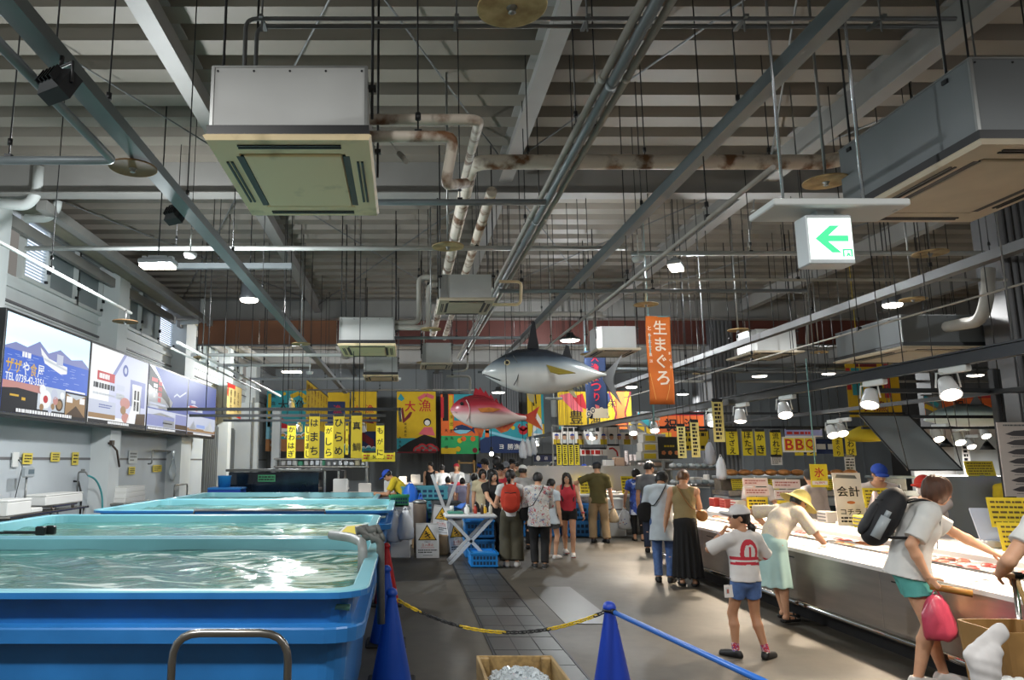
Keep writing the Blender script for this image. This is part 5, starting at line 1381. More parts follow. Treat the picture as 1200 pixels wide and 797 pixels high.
t = thing('blue_bin', 'low blue bin with lid left of the aquarium', 'bin', ((xe + xf) / 2, 18, 0)); m = MB(); m.box(((xe + xf) / 2, 18, .5), (xf - xe - .06, .6, 1.0), taper=1.05); m.build('tub', mat('bin_blue', '1c49b4', .4), t); m = MB(); m.rbox(((xe + xf) / 2, 18, 1.03), (xf - xe, .66, .06), .02); m.build('lid', mat('bin_lid', '2f7fc8', .4), t)
m = MB(); m.lathe([(.14, 0), (.16, .26), (.165, .27), (.13, .27), (.12, .02)], c=(xz(263, 563, 18)[0], 18, 1.06), n=18); tag(m.build('bucket', M_blue), 'pale blue bucket standing on the blue bin', 'bucket')
t = thing('wall_shelf', 'steel shelf of packages under the yellow fish names', 'shelf', (xz(375, 540, 20.5)[0], 20.6, 0))
xs, xe2 = xz(322, 540, 20.5)[0], xz(432, 540, 20.5)[0]
for zz in (xz(0, 538, 20.5)[1], xz(0, 547, 20.5)[1]): m = MB(); m.rbox(((xs + xe2) / 2, 20.6, zz), (xe2 - xs, .5, .05), .01); m.build('board', M_inox, t)
for x in (xs + .05, (xs + xe2) / 2, xe2 - .05): m = MB(); m.box((x, 20.6, xz(0, 538, 20.5)[1] / 2), (.05, .4, xz(0, 538, 20.5)[1])); m.build('upright', M_steel, t)
random.seed(5)
for i in range(15):
 x = xs + .25 + i * (xe2 - xs - .4) / 14; zz = xz(0, 547, 20.5)[1] + .03; h = random.uniform(.10, .16)
 m = MB(); m.rbox((x, 20.5, zz + h / 2), (random.uniform(.09, .14), .2, h), .02); tag(m.build('package', random.choice([M_wht, mat('foil', 'c9ccd0', .25, .7), mat('pack_cream', 'd9cfae', .6), mat('pack_green', '52b08a', .5)])), 'small package in the row on the steel shelf', 'package', 'packages on the steel shelf')
# back-left market clutter
def crate(x, y, z, w, d, h, label, mm, group=None, holes=True):
 t = thing('crate', label, 'crate', (x, y, z), 0, group)
 m = MB(); th = .02
 m.box((0, 0, th / 2), (w, d, th))
 for s in (-1, 1):
  m.box((s * (w / 2 - th / 2), 0, h / 2), (th, d, h)); m.box((0, s * (d / 2 - th / 2), h / 2), (w - 2 * th, th, h))
 for q in (.15, .5, .85):
  m.box((0, 0, h * q), (w + .012, d + .012, .018))
 for s in (-1, 1):
  for i in range(7):
   for q in (.32, .66): m.box(((i - 3) * w * .125, s * (d / 2 + .002), h * q), (w * .085, .006, h * .2), 1)
 m.build('shell', [mm, mat('crate_slot', '123a5c', .7)], t, world=0)
 m = MB()
 for s in (-1, 1): m.box((s * w / 2, 0, h - .015), (.035, d + .03, .03)); m.box((0, s * d / 2, h - .015), (w, .035, .03))
 m.build('rim', mm, t, world=0)
 return t
M_teal = mat('crate_teal', '4f9bab', .45, var=.1, scale=5); M_crate = mat('crate_blue', '2f86cf', .4, var=.1, scale=5)
Yc = 14.5; w = W(495, 600, Y=Yc)
for i in range(4): crate(.42, Yc + 1.6, i * .29, .95, .7, .28, ('bottom', 'second', 'third', 'top')[i] + ' teal crate in the stack behind the blue bag', M_teal, 'teal crates')
for i in range(3): crate(.82, 15.0, i * .30, .55, .6, .29, ('bottom', 'middle', 'top')[i] + ' grey crate in the stack behind the leaning caution sign', mat('crate_grey', '55595c', .5), 'grey crates')
# white cooler stack with a green crate on top
Yk = 13.4; xk = W(469, 640, Y=Yk).x
t = thing('cooler_box', 'tall white cooler box beside the second caution sign', 'cooler', (xk, Yk + .2, 0)); m = MB(); m.rbox((xk, Yk + .2, .42), (.36, .5, .84), .02); m.build('body', M_wht, t); m = MB(); m.rbox((xk, Yk + .2, .865), (.38, .52, .05), .015); m.build('lid', M_wht, t)
crate(xk - .02, Yk + .1, .90, .33, .45, .18, 'green crate on top of the white cooler', mat('crate_green', '2f8a5c', .45));
t = thing('steel_drum', 'tan bin just right of the white cooler', 'bin', (xk + .36, Yk + .75, 0)); m = MB(); m.lathe([(.11, 0), (.125, .88), (.12, .9), (.11, .88), (.10, .1)], c=(xk + .36, Yk + .75, 0), n=18); m.build('body', mat('bin_tan', '8b7d70', .4, .4), t); m = MB(); m.lathe([(.13, .90), (.135, .93), (.08, .96), (.02, .97)], c=(xk + .36, Yk + .75, 0), n=18); m.build('lid', M_steel, t)
def bag(c, w, h, mm, label, parent=None, group=None, cat='bag', name='plastic_bag', seed=1, hang=True, marks=None):
 """a soft carrier bag: gathered neck with two handles, sagging body"""
 rnd = random.Random(seed); t = thing(name, label, cat, (c[0], c[1], c[2]), 0, group); m = MB(); rings = []
 prof = [(.12, .92), (.20, .85), (.31, .72), (.39, .55), (.44, .36), (.45, .18), (.40, .05), (.30, .0), (.05, .01)]
 for r, z in prof:
  rings.append([(w * (r + rnd.uniform(-.045, .045)) * math.cos(a) * (1 + .10 * math.sin(5 * a + z * 9)), w * (r + rnd.uniform(-.05, .05)) * .62 * math.sin(a) * (1 + .15 * math.sin(7 * a + z * 4)), h * (z + rnd.uniform(-.025, .025))) for a in (2 * math.pi * i / 18 for i in range(18))])
 m.loft(rings[::-1], smooth=True); m.build('sack', mm, t, world=0)
 m = MB()
 for s in (-1, 1): m.tube([(s * .08 * w, 0, .86 * h), (s * .10 * w, 0, .95 * h), (s * .02 * w, 0, 1.05 * h)], .035 * w, 6, fillet=.02, flat=.4)
 m.build('handles', mm, t, world=0)
 if marks:
  b = Board((-w * .2, -w * .34, h * .25), (1, 0, 0), (0, 0, 1));
  for i, (u, v, mk) in enumerate(marks[1]): b.disc(u * w, v * h, .035 * w, mk, 1, n=8)
  b.build('print', marks[0], t, world=0)
 return t
M_bagw = mat('bag_white', 'e3e6ea', .35, trans=.15); M_bagb = mat('bag_blue', '2a72e0', .35, trans=.1)
bag((W(462, 640, Y=13.0).x, 13.0, .32), .34, .55, M_bagw, 'white plastic bag hanging left on the cooler', seed=2); bag((W(475, 640, Y=12.95).x, 12.95, .36), .32, .52, M_bagw, 'white plastic bag hanging right on the cooler', seed=5)
m = MB();
for px in (462, 475): m.tube([(W(px, 640, Y=12.97).x, 12.97, .88), (W(px, 640, Y=12.97).x, 13.2, .91), (W(px, 640, Y=12.97).x, 13.35, .9)], .006, 5)
tag(m.build('bag_hook', M_steel), 'steel hooks carrying the two white bags on the cooler', 'hook')
bag((W(493, 640, Y=14.9).x, 14.9, .40), .30, .62, M_bagb, 'blue plastic bag standing behind the first caution sign', seed=7); bag((W(481, 590, Y=15.6).x, 15.6, .85), .34, .40, M_bagb, 'blue plastic bag on the far white cooler', seed=8)
m = MB(); m.rbox((W(481, 590, Y=15.6).x, 15.6, .42), (.5, .4, .84), .02); tag(m.build('cooler_box', M_wht), 'far white cooler under a blue bag', 'cooler')
m = MB(); m.rbox((W(493, 640, Y=14.9).x, 14.9, .2), (.34, .36, .4), .02); tag(m.build('carton', mat('carton_brown', 'a58a68', .8)), 'brown carton under the blue bag', 'box')
# ------------------------------------------------------------------ caution boards
def caution(cx, cy, w, h, rz, label, lean=0, z=0, roll=0):
 t = thing('caution_sign', label, 'caution sign', (cx, cy, z), rz, 'white A-frame caution signs')
 if roll: t.rotation_euler = (0, roll, rz)
 Mp = mat('sign_white', 'e4e4e2', .4)
 for s, nm in ((-1, 'front_panel'), (1, 'back_panel')):
  a = R(13) * -s
  U = Vector((1, 0, 0)) if s < 0 else Vector((-1, 0, 0)); V = Vector((0, math.sin(R(13)) * (1 if s < 0 else -1), math.cos(R(13))))
  O = Vector((-w / 2 if s < 0 else w / 2, s * h * math.sin(R(13)), 0))
  b = Board(O, U, V, .0012); b.slab(0, 0, w, h, .012, 0)
  b.poly([(.08 * w, .50 * h), (.92 * w, .50 * h), (.5 * w, .96 * h)], 1, 1); b.poly([(.15 * w, .525 * h), (.85 * w, .525 * h), (.5 * w, .91 * h)], 2, 2)
  b.disc(.44 * w, .745 * h, .035 * w, 1, 3, n=10)
  for st in ([(.44, .72), (.52, .655), (.62, .665)], [(.52, .655), (.56, .60), (.63, .57)], [(.52, .655), (.46, .61), (.38, .60)], [(.46, .70), (.38, .67)], [(.47, .70), (.55, .71)]): b.stroke([(u * w, v * h) for u, v in st], .045 * w, 1, 3)
  b.stroke([(.42 * w, .555 * h), (.62 * w, .55 * h)], .02 * w, 1, 3)
  b.text('従業員以外', .5 * w, .455 * h, .34 * w, .035 * h, 1, 2); b.text('立入禁止', .5 * w, .37 * h, .62 * w, .085 * h, 3, 2); b.rect(.2 * w, .285 * h, .8 * w, .295 * h, 3, 2)
  b.lines(.08 * w, .13 * h, .92 * w, .25 * h, 2, 1); b.lines(.3 * w, .06 * h, .9 * w, .09 * h, 1, 1)
  b.build(nm, [Mp, M_ink, mat('hazard_yellow', 'e8b41c', .5), M_red], t, world=0)
 return t
hs = .60
p = W(501, 654, z=0); caution(p.x, p.y + .14, .40, hs, R(3), 'white caution sign facing the viewer, front left of three')
p = W(532, 650, z=0); caution(p.x + .02, p.y + .16, .40, hs, R(38), 'white caution sign turned aside, right of the front one')
p = W(512, 612, z=0); caution(W(514, 612, Y=14).x, 14.0, .32, .52, R(14), 'small caution sign tilted behind the other two', z=.36, roll=R(9))
m = MB(); q = W(514, 612, Y=14).x; m.rbox((q, 14.05, .175), (.34, .36, .35), .02); tag(m.build('carton', mat('carton_brown', 'a58a68', .8)), 'brown carton under the tilted caution sign', 'box')
# ------------------------------------------------------------------ folding tables with odds and ends
def fold_table(x, y, w, d, h, label, rz=0, lean=False):
 t = thing('folding_table', label, 'table', (x, y, 0), rz); m = MB()
 m.rbox((0, 0, h - .03), (w, d, .06), .02); m.build('top', mat('table_white', 'd6d9da', .4), t, world=0)
 for s in (-1, 1):
  for q in (-1, 1):
   m = MB(); m.bar((q * w * .42, s * d * .38, h - .06), (-q * w * .42, s * d * .38, .0), .05, .03, up=(0, 1, 0)); m.build('leg', mat('table_white', 'd6d9da', .4), t, world=0)
 for q in (-1, 1): m = MB(); m.tube([(q * w * .42, -d * .38, .03), (q * w * .42, d * .38, .03)], .018, 6); m.build('foot_bar', M_steel, t, world=0)
 return t
a = W(550, 640, z=0)
tx, ty = W(551, 600, Y=12.7).x, 12.85
fold_table(tx, ty, .86, .62, .80, 'white folding table with crossed legs beside the red backpack woman')
t = thing('folded_stool', 'white crossed frame propped up behind the folding table', 'stand', (W(523, 590, Y=14.6).x, 14.9, 0))
for s in (-1, 1): m = MB(); c = W(522, 575, Y=14.6); m.bar((c.x + s * .26, 14.6 + s * .03, 1.42), (c.x - s * .26, 14.6 + s * .03, .0), .06, .03, up=(0, 1, 0)); m.build('leg', mat('table_white', 'd6d9da', .4), t)
random.seed(9)
def bottle(x, y, z, r, h, cm, label, group, capm=None):
 t = thing('bottle', label, 'bottle', (x, y, z), 0, group); m = MB(); m.lathe([(r * .9, 0), (r, .01), (r, h * .6), (r * .4, h * .78), (r * .38, h * .9)], n=12); m.build('body', cm, t, world=0); m = MB(); m.cyl((0, 0, h * .9), (0, 0, h), r * .42, n=10); m.build('cap', capm or M_wht, t, world=0)
zt = .80
for i, (u, v, r, h, c, lb) in enumerate(((-.05, -.1, .045, .16, 'e8e8e4', 'white bottle in the middle of the folding table'), (.10, .0, .03, .15, 'b33a2a', 'red sauce bottle on the folding table'), (.20, -.12, .028, .17, '3a2a20', 'dark sauce bottle on the folding table'), (.27, .05, .028, .14, 'd6a92c', 'yellow sauce bottle on the folding table'), (.35, -.05, .03, .18, 'c9c4b4', 'pale bottle at the right end of the folding table'), (.0, .15, .03, .14, '3c6f4a', 'green bottle at the back of the folding table'))):
 bottle(tx + u, ty + v, zt, r, h, mat('bottle_' + c, c, .3), lb, 'bottles on the folding table')
t = thing('tray', 'green tray of cups and blue cloth on the left of the folding table', 'tray', (tx - .24, ty, zt)); m = MB(); m.rbox((tx - .24, ty, zt + .02), (.26, .3, .04), .01); m.build('tray', mat('tray_green', '4a8a78', .5), t); m = MB(); m.lathe([(.03, 0), (.035, .09), (.03, .09), (.026, .01)], c=(tx - .3, ty - .05, zt + .04), n=12); m.build('cup', M_wht, t)
m = MB(); m.sheet([[(tx - .30 + .06 * i, ty + .02 + .07 * j, zt + .06 + .04 * math.sin(i * 1.7 + j * 1.1) + .02 * i) for j in range(4)] for i in range(5)], .01); m.build('cloth', mat('cloth_blue', '3f6fc0', .8), t)
for i in range(2): crate(W(565, 640, Y=12.2).x + .03, 12.45 + .0, i * .0 + .0, .42, .55, .24, 'bright blue tray box on the floor under the folding table', mat('box_blue', '1f8fe0', .4)) if i == 0 else None
for i in range(2): crate(tx + .22, ty + .75, .0 + i * .33, .5, .45, .32, ('lower', 'upper')[i] + ' blue crate behind the folding table legs', M_crate, 'blue crates')
# ------------------------------------------------------------------ the long lit counter
CX0 = 4.2; CY0, CY1 = 4.85, 12.8; CZ = -.05
t = thing('display_counter', 'long stainless display counter with a lit open top, running along the right', 'counter', (4.85, 8.8, 0))
m = MB(); m.box((4.87, (CY0 + CY1) / 2, .095), (1.06, CY1 - CY0 - .1, .19)); m.build('toe_kick', mat('kick_dark', '1c1b1b', .5), t)
m = MB(); n = 4
for i in range(n):
 a, b = CY0 + (CY1 - CY0) * i / n, CY0 + (CY1 - CY0) * (i + 1) / n; m.rbox((CX0 + .05, (a + b) / 2, .455), (.08, b - a - .008, .53), .006, 0)
 m.box((CX0 + .008, b - .35, .65), (.006, .36, .012), 1)
m.build('front_panels', [mat('counter_steel', 'b5aca3', .32, .75, var=.12, scale=2, stretch=(1, 1, 8)), M_dark], t)
m = MB(); m.tube([(CX0 - .015, CY0, .19), (CX0 - .015, CY1 - .12, .19), (CX0 + .14, CY1 + .03, .19), (5.45, CY1 + .03, .19)], .028, 10, fillet=.1); m.build('bumper_rail', mat('chrome', 'c8c6c2', .12, 1), t)
M_case = mat('case_white', 'ece6e0', .4)
m = MB()
m.prism([(CX0 - .005, CY0, .715), (CX0 + .0, CY0, .75), (CX0 + .25, CY0, .825), (CX0 + .27, CY0, .79), (CX0 + .27, CY0, .715)], (0, CY1 - CY0, 0)); m.build('price_rail', M_case, t)
m = MB();
for k in range(3): m.box((CX0 + .285 + k * .022, (CY0 + CY1) / 2, .822 + k * .001), (.012, CY1 - CY0 - .06, .012))
m.build('air_grille', M_dark, t)
m = MB(); m.box((CX0 + .315, (CY0 + CY1) / 2, .77), (.085, CY1 - CY0, .085)); m.box((CX0 + .62, (CY0 + CY1) / 2, .75), (.55, CY1 - CY0, .05)); m.box((CX0 + .62, CY0 + .02, .81), (.55, .04, .12)); m.box((CX0 + .62, CY1 - .02, .81), (.55, .04, .12)); m.build('tray_bed', M_case, t)
m = MB(); m.prism([(CX0 + .88, CY0, .715), (CX0 + .88, CY0, .85), (CX0 + .96, CY0, .92), (CX0 + 1.22, CY0, .92), (CX0 + 1.22, CY0, .715)], (0, CY1 - CY0, 0)); m.build('back_shelf', M_case, t)
m = MB(); m.box((CX0 + 1.18, (CY0 + CY1) / 2, .45), (.06, CY1 - CY0, .53)); m.box((4.87, CY1 - .03, .45), (1.1, .06, .53)); m.box((4.87, CY0 + .03, .45), (1.1, .06, .53)); m.build('back_panels', M_inox, t)
random.seed(21); bb = Board((CX0 + .002, CY1 - .1, .753), (0, -1, 0), (.25, 0, .075), .002)
for i in range(30): u = .1 + i * .24; bb.rect(u, .05, u + .17, .2, 0 if i % 3 else 1, 1); bb.lines(u + .02, .07, u + .15, .18, 2, 2, 2)
bb.build('price_cards', [mat('card_pale', 'ddd2c8', .6), mat('card_cream', 'e4d9a0', .6), M_grey], t)
random.seed(31)
fishc = [mat('salmon_pink', 'd88a76', .35, var=.2, scale=30), mat('tuna_red', 'a84a44', .35, var=.2, scale=30), mat('squid_white', 'e6dcd4', .35, var=.1, scale=30), mat('prawn_orange', 'd98a58', .35, var=.25, scale=40)]
k = 0
for row in range(2):
 for i in range(17):
  x, y = CX0 + .49 + row * .26, CY0 + .28 + i * .435
  tr = thing('seafood_tray', 'white foam tray of raw seafood lying in the lit counter', 'food tray', (x, y, .775), R(random.uniform(-4, 4)), 'seafood trays in the long counter')
  m = MB(); m.loft([rrect(-.10, .10, -.17, .17, .02, 0, 2), rrect(-.115, .115, -.19, .19, .02, .03, 2), rrect(-.105, .105, -.18, .18, .02, .03, 2), rrect(-.09, .09, -.16, .16, .02, .008, 2)], smooth=False); m.build('tray', M_foam, tr, world=0)
  m = MB(); q = random.choice(fishc)
  for j in range(5): m.ball((random.uniform(-.05, .05), -.12 + j * .06, .025), (.06, .035, .02), 8, 0)
  m.build('seafood', q, tr, world=0); k += 1
# goods along its back shelf
def price_card(x, y, z, w, h, label, rows, mm=None, ink=1, rz=-70, tilt=12, big=None, group=None, stick=.0):
 """upright price card facing the aisle, on a wire stem"""
 t = thing('price_card', label, 'price card', (x, y, z), R(rz), group)
 V = Vector((0, math.sin(R(tilt)), math.cos(R(tilt)))); b = Board((-w / 2, 0, stick), (1, 0, 0), V, .0015); b.slab(0, 0, w, h, .006, 0)
 if big: b.text(big, w / 2, h * .62, w * .8, h * .5, 3, 2); b.lines(w * .1, h * .06, w * .9, h * .3, 2, 1)
 else: b.lines(w * .07, h * .07, w * .93, h * .93, rows + 2, ink, 2, .4)
 b.build('card', [mm or M_yel, mat('marker_brown', '5c4a1c', .7), M_grey, M_red], t, world=0)
 m = MB(); m.tube([(0, .012, 0), (0, .012, stick + .01)], .006, 5); m.box((0, .02, .006), (.08, .06, .012)); m.build('stem', M_steel, t, world=0)
 return t
zs = .92
def on_shelf(px, py, X=5.06): w = W(px, py, X=X); return w.y
M_pale = mat('card_white', 'efe9e2', .6)
for px, nm in ((879, 'farther'), (915, 'nearer')):
 y = 9.2 + (10.6 - 9.2) * ((915 - px) / 36.) ; y = 5.3 * FPX / (px - VPX)
 t = thing('price_card', nm + ' stack of white strips over a yellow card before the bending staff', 'price card', (5.3, y, zs), R(-8), 'tall price cards on the counter')
 b = Board((-.15, 0, .02), (1, 0, 0), (0, .1, 1), .0015); b.slab(0, 0, .30, .20, .006, 0); b.lines(.03, .03, .27, .17, 3, 1)
 b.build('yellow_card', [M_yel, M_ink], t, world=0)
 for q in (0, 1): b = Board((-.18 - .01 * q, -.006 + .012 * q, .24 + q * .14), (1, 0, 0), (0, .1, 1), .0015); b.slab(0, 0, .36, .125, .006, 0); b.rect(.01, .01, .35, .115, 2, 1); b.lines(.03, .03, .33, .1, 2, 1, 2); b.build('white_strip', [M_pale, mat('red_brown_ink', 'a05a50', .6), mat('card_pink', 'efd9d2', .6)], t, world=0)
 m = MB(); m.tube([(0, .02, 0), (0, .06, .52)], .006, 5); m.box((0, .02, .006), (.1, .06, .012)); m.build('stem', M_steel, t, world=0)
y = 5.36 * FPX / (1022 - VPX)
price_card(5.36, y, zs + .0, .36, .22, 'large yellow handwritten price card beside the checkout sign', 3, rz=-10, stick=.24)
price_card(5.36, 6.72, zs, .32, .26, "yellow price card right of the brown haired woman, upper of two", 3, rz=-12, stick=.18, tilt=10); price_card(5.28, 6.5, zs, .36, .24, 'yellow price card right of the brown haired woman, lower of two', 3, rz=-12, stick=.0)
# checkout paper sign
y = 5.3 * FPX / (985 - VPX)
t = thing('checkout_sign', 'white paper sign with the checkout characters standing on the counter', 'sign', (5.3, y, zs), R(-12))
b = Board((-.15, 0, 0), (1, 0, 0), (0, .12, 1), .0015); b.slab(0, 0, .31, .62, .008, 0); b.text('会計', .155, .40, .25, .16, 1, 2); b.disc(.17, .27, .045, 2, 1, .018); b.text('コチラ', .155, .16, .22, .07, 1, 2); b.lines(.04, .03, .28, .11, 2, 1); b.poly([(.03, .56), (.27, .55), (.25, .59), (.05, .60)], 3, 1)
b.build('sheet', [M_pale, M_ink, mat('arrow_brown', 'b5672e', .6), M_grey], t, world=0); m = MB(); m.box((0, .1, .02), (.25, .12, .04)); m.build('foot', M_wht, t, world=0)
# ice sign on a stem
y = 8.9; x = W(960, 557, Y=y).x; z1, z0 = W(960, 544, Y=y).z, W(960, 571, Y=y).z; wd_ = W(970, 557, Y=y).x - W(950, 557, Y=y).x
t = thing('ice_sign', 'yellow sign with a big red ice character hanging over the sun hat', 'sign', (x, y, z0))
b = Board((x - wd_ / 2, y, z0), (1, 0, 0), (0, 0, 1), .002); h = z1 - z0; b.slab(0, 0, wd_, h, .012, 0); b.text('氷', wd_ / 2, h * .64, wd_ * .66, h * .42, 1, 2); b.rect(.05 * wd_, .10 * h, .95 * wd_, .27 * h, 2, 1); b.text('1kg 300円', wd_ / 2, h * .185, wd_ * .8, h * .11, 1, 2); b.text('量り売り', wd_ / 2, h * .34, wd_ * .6, h * .06, 3, 2)
b.build('board', [M_yel, M_red, M_pale, mat('olive_ink', '7a6a12', .6)], t)
m = MB(); m.cyl((x - .03, y + .012, z1 - .02), (x - .03, y + .012, 2.9), .007, n=6); m.build('rod', mat('teal_rod', '7fb0ac', .4), t)
# cones of wrapping and small jars by the checkout
t = thing('wrapping_roll', 'pinkish cone of wrapping sheet beside the checkout sign', 'wrapping', (5.28, 8.5, zs)); m = MB(); m.lathe([(.17, 0), (.02, .42), (.012, .42), (.15, .0)], c=(5.28, 8.5, zs), n=16); m.build('sheet_cone', mat('wrap_pink', 'e8cfc8', .5, alpha=.9), t)
random.seed(41)
for i in range(12):
 x, y = 5.22 + (i % 2) * .12, 7.75 + (i // 2) * .11
 t = thing('sauce_jar', 'small dark jar with pale lid in the rows by the backpack', 'jar', (x, y, zs), 0, 'sauce jars on the counter'); m = MB(); m.lathe([(.035, 0), (.04, .01), (.04, .08), (.03, .095)], n=12); m.build('glass', mat('jar_dark', '3a1512', .2), t, world=0); m = MB(); m.cyl((0, 0, .02), (0, 0, .065), .041, n=12, caps=False); m.build('paper_label', mat('jar_label', 'd9cfc0' if i % 2 else 'c9a0a0', .6), t, world=0); m = MB(); m.cyl((0, 0, .093), (0, 0, .12), .034, n=12); m.build('lid', mat('jar_lid', 'd2c06a', .4), t, world=0)
for i, (px, lb, c) in enumerate(((1002, 'small yellow carton beside the jars', 'd6c23a'), (960, 'small white carton left of the checkout sign', 'e4ddd4'), (833, 'red striped box on the far counter end', 'c9483c'), (845, 'second red striped box on the far counter end', 'd6655c'), (858, 'white box on the far counter end', 'e6e2da'))):
 y = 5.3 * FPX / (px - VPX); m = MB(); m.rbox((5.28, y, zs + .07), (.16, .22, .14), .008); b = m
 for q in range(3): m.box((5.198, y, zs + .03 + q * .04), (.004, .18, .015), 1)
 tag(m.build('carton', [mat('carton_' + c, c, .6), M_red if i > 1 else M_grey]), lb, 'box')
# scales with slanted glass panes behind the backpack
for px, lb in ((1052, 'grey slanted screen stand left of the red cap'), (1152, 'grey slanted screen stand right of the brown hair')):
 y = 5.32 * FPX / (px - VPX); t = thing('scale_screen', lb, 'scale', (5.32, y, zs), R(-20)); m = MB(); m.rbox((0, 0, .03), (.3, .25, .06), .01); m.build('base', M_wht, t, world=0); m = MB(); m.prism([(-.17, -.05, .06), (.17, -.05, .06), (.17, .14, .32), (-.17, .14, .32)], (0, -.02, .012)); m.build('screen', mat('screen_grey', 'a9adb0', .3), t, world=0)
# ------------------------------------------------------------------ island counter with crates, farther on
IX0, IX1, IY = 2.9, 6.2, 17.8
t = thing('island_counter', 'white topped sales counter in front of the olive shirt man', 'counter', (4.5, IY + .7, 0))
m = MB(); m.box((4.55, IY + .7, .42), (3.3, 1.2, .84)); m.build('body', M_inox, t); m = MB(); m.rbox((4.55, IY + .65, .87), (3.4, 1.35, .06), .015); m.build('top', M_case, t)
m = MB(); m.box((4.55, IY + 1.5, 1.2), (3.3, .3, .7)); m.build('back_case', mat('case_glass', 'b9bcc0', .15, .3), t)
crate(3.05, IY - .45, 0, .85, .6, .36, 'lower blue crate at the foot of the sales counter', M_crate, 'blue crates'); crate(3.05, IY - .43, .37, .8, .55, .34, 'upper blue crate at the foot of the sales counter', M_crate, 'blue crates'); crate(3.98, IY - .5, 0, .75, .5, .36, 'lower blue crate right of the olive shirt man', M_crate, 'blue crates'); crate(3.98, IY - .48, .37, .7, .45, .34, 'upper blue crate right of the olive shirt man', M_crate, 'blue crates')
m = MB(); m.rbox((4.68, IY - .5, .42), (.55, .5, .84), .02); m.box((4.68, IY - .757, .6), (.4, .01, .03), 1); tag(m.build('freezer_chest', [M_wht, M_grey]), 'white chest freezer beside the blue flowered dress', 'freezer')
for i, (px, py, lb) in enumerate(((689, 575, 'yellow price card left of the olive shirt'), (700, 570, 'yellow price card behind the olive shirt arm'), (738, 575, 'yellow price card between the olive shirt and the flowered dress'))):
 price_card(W(px, py, Y=IY + .3).x, IY + .3, .90, .36, .42, lb, 3, rz=0, stick=.0)
random.seed(51)
for i in range(14):
 x, y = 3.2 + (i % 7) * .45, IY + .35 + (i // 7) * .4
 if i % 7 in (0, 1) and i < 7: continue
 tr = thing('seafood_tray', 'white foam tray of seafood on the far sales counter', 'food tray', (x, y + .1, .90), R(random.uniform(-8, 8)), 'seafood trays on the far counter'); m = MB(); m.loft([rrect(-.15, .15, -.10, .10, .02, 0, 2), rrect(-.17, .17, -.12, .12, .02, .04, 2), rrect(-.15, .15, -.10, .10, .02, .02, 2)]); m.build('tray', M_foam, tr, world=0); m = MB()
 for j in range(3): m.ball((-.08 + j * .08, 0, .03), (.045, .07, .025), 8)
 m.build('seafood', random.choice(fishc), tr, world=0)
# ------------------------------------------------------------------ lit picture screens on the left wall
SX = -6.2
ed = [W(p, 420, X=SX).y for p in (4, 107, 176, 223, 256)]
sz1, sz0 = W(6, 361, X=SX).z, W(6, 484, X=SX).z
SH = sz1 - sz0
E = lambda n, c, s=.9: em('screen_' + n, c, s * .78)
sky = axis_ramp('screen_sky', [(0, '4a78e8'), (.42, '3f6fe0'), (.47, 'a9c4ee'), (.7, 'c2e0f6'), (1, 'd6eefc')], axis=2, lo=0, hi=SH, rough=.3, noise=.02, emit=.62)
PAL = [sky, E('white', 'f4f6f8', 1.0), E('purple', '8f97cc'), E('sea', '4a72dc'), E('dark', '1e1f2c', .5), E('gold', 'e6b93a'), E('red', 'c8323a'), E('sand', 'b99468', .7), E('deep', '5566b4', .8), E('pale', 'cfd6ea', .9), E('grey', '7f8698', .7), E('pink', 'd99a92', .8), E('lilac', 'd3d8f2', .95), E('brown', '5f4632', .6), E('foamsea', '9fb6f0', .9)]
def screen(i, label, draw):
 y0, y1 = ed[i] + .03, ed[i + 1] - .03; w = y1 - y0
 t = thing('picture_screen', label, 'screen', (SX, (y0 + y1) / 2, sz0))
 m = MB(); m.rbox((SX - .2, (y0 + y1) / 2, (sz0 + sz1) / 2), (.36, w + .04, SH + .06), .01); m.build('case', M_dark, t)
 m = MB(); m.box((SX - .42, (y0 + y1) / 2, sz0 + .3), (.12, .3, .12)); m.build('bracket', M_steel, t)
 b = Board((SX - .018, y0 + .02, sz0 + .02), (0, 1, 0), (0, 0, 1), .0015); w -= .04; h = SH - .04
 draw(b, w, h); b.build('display', PAL, t)
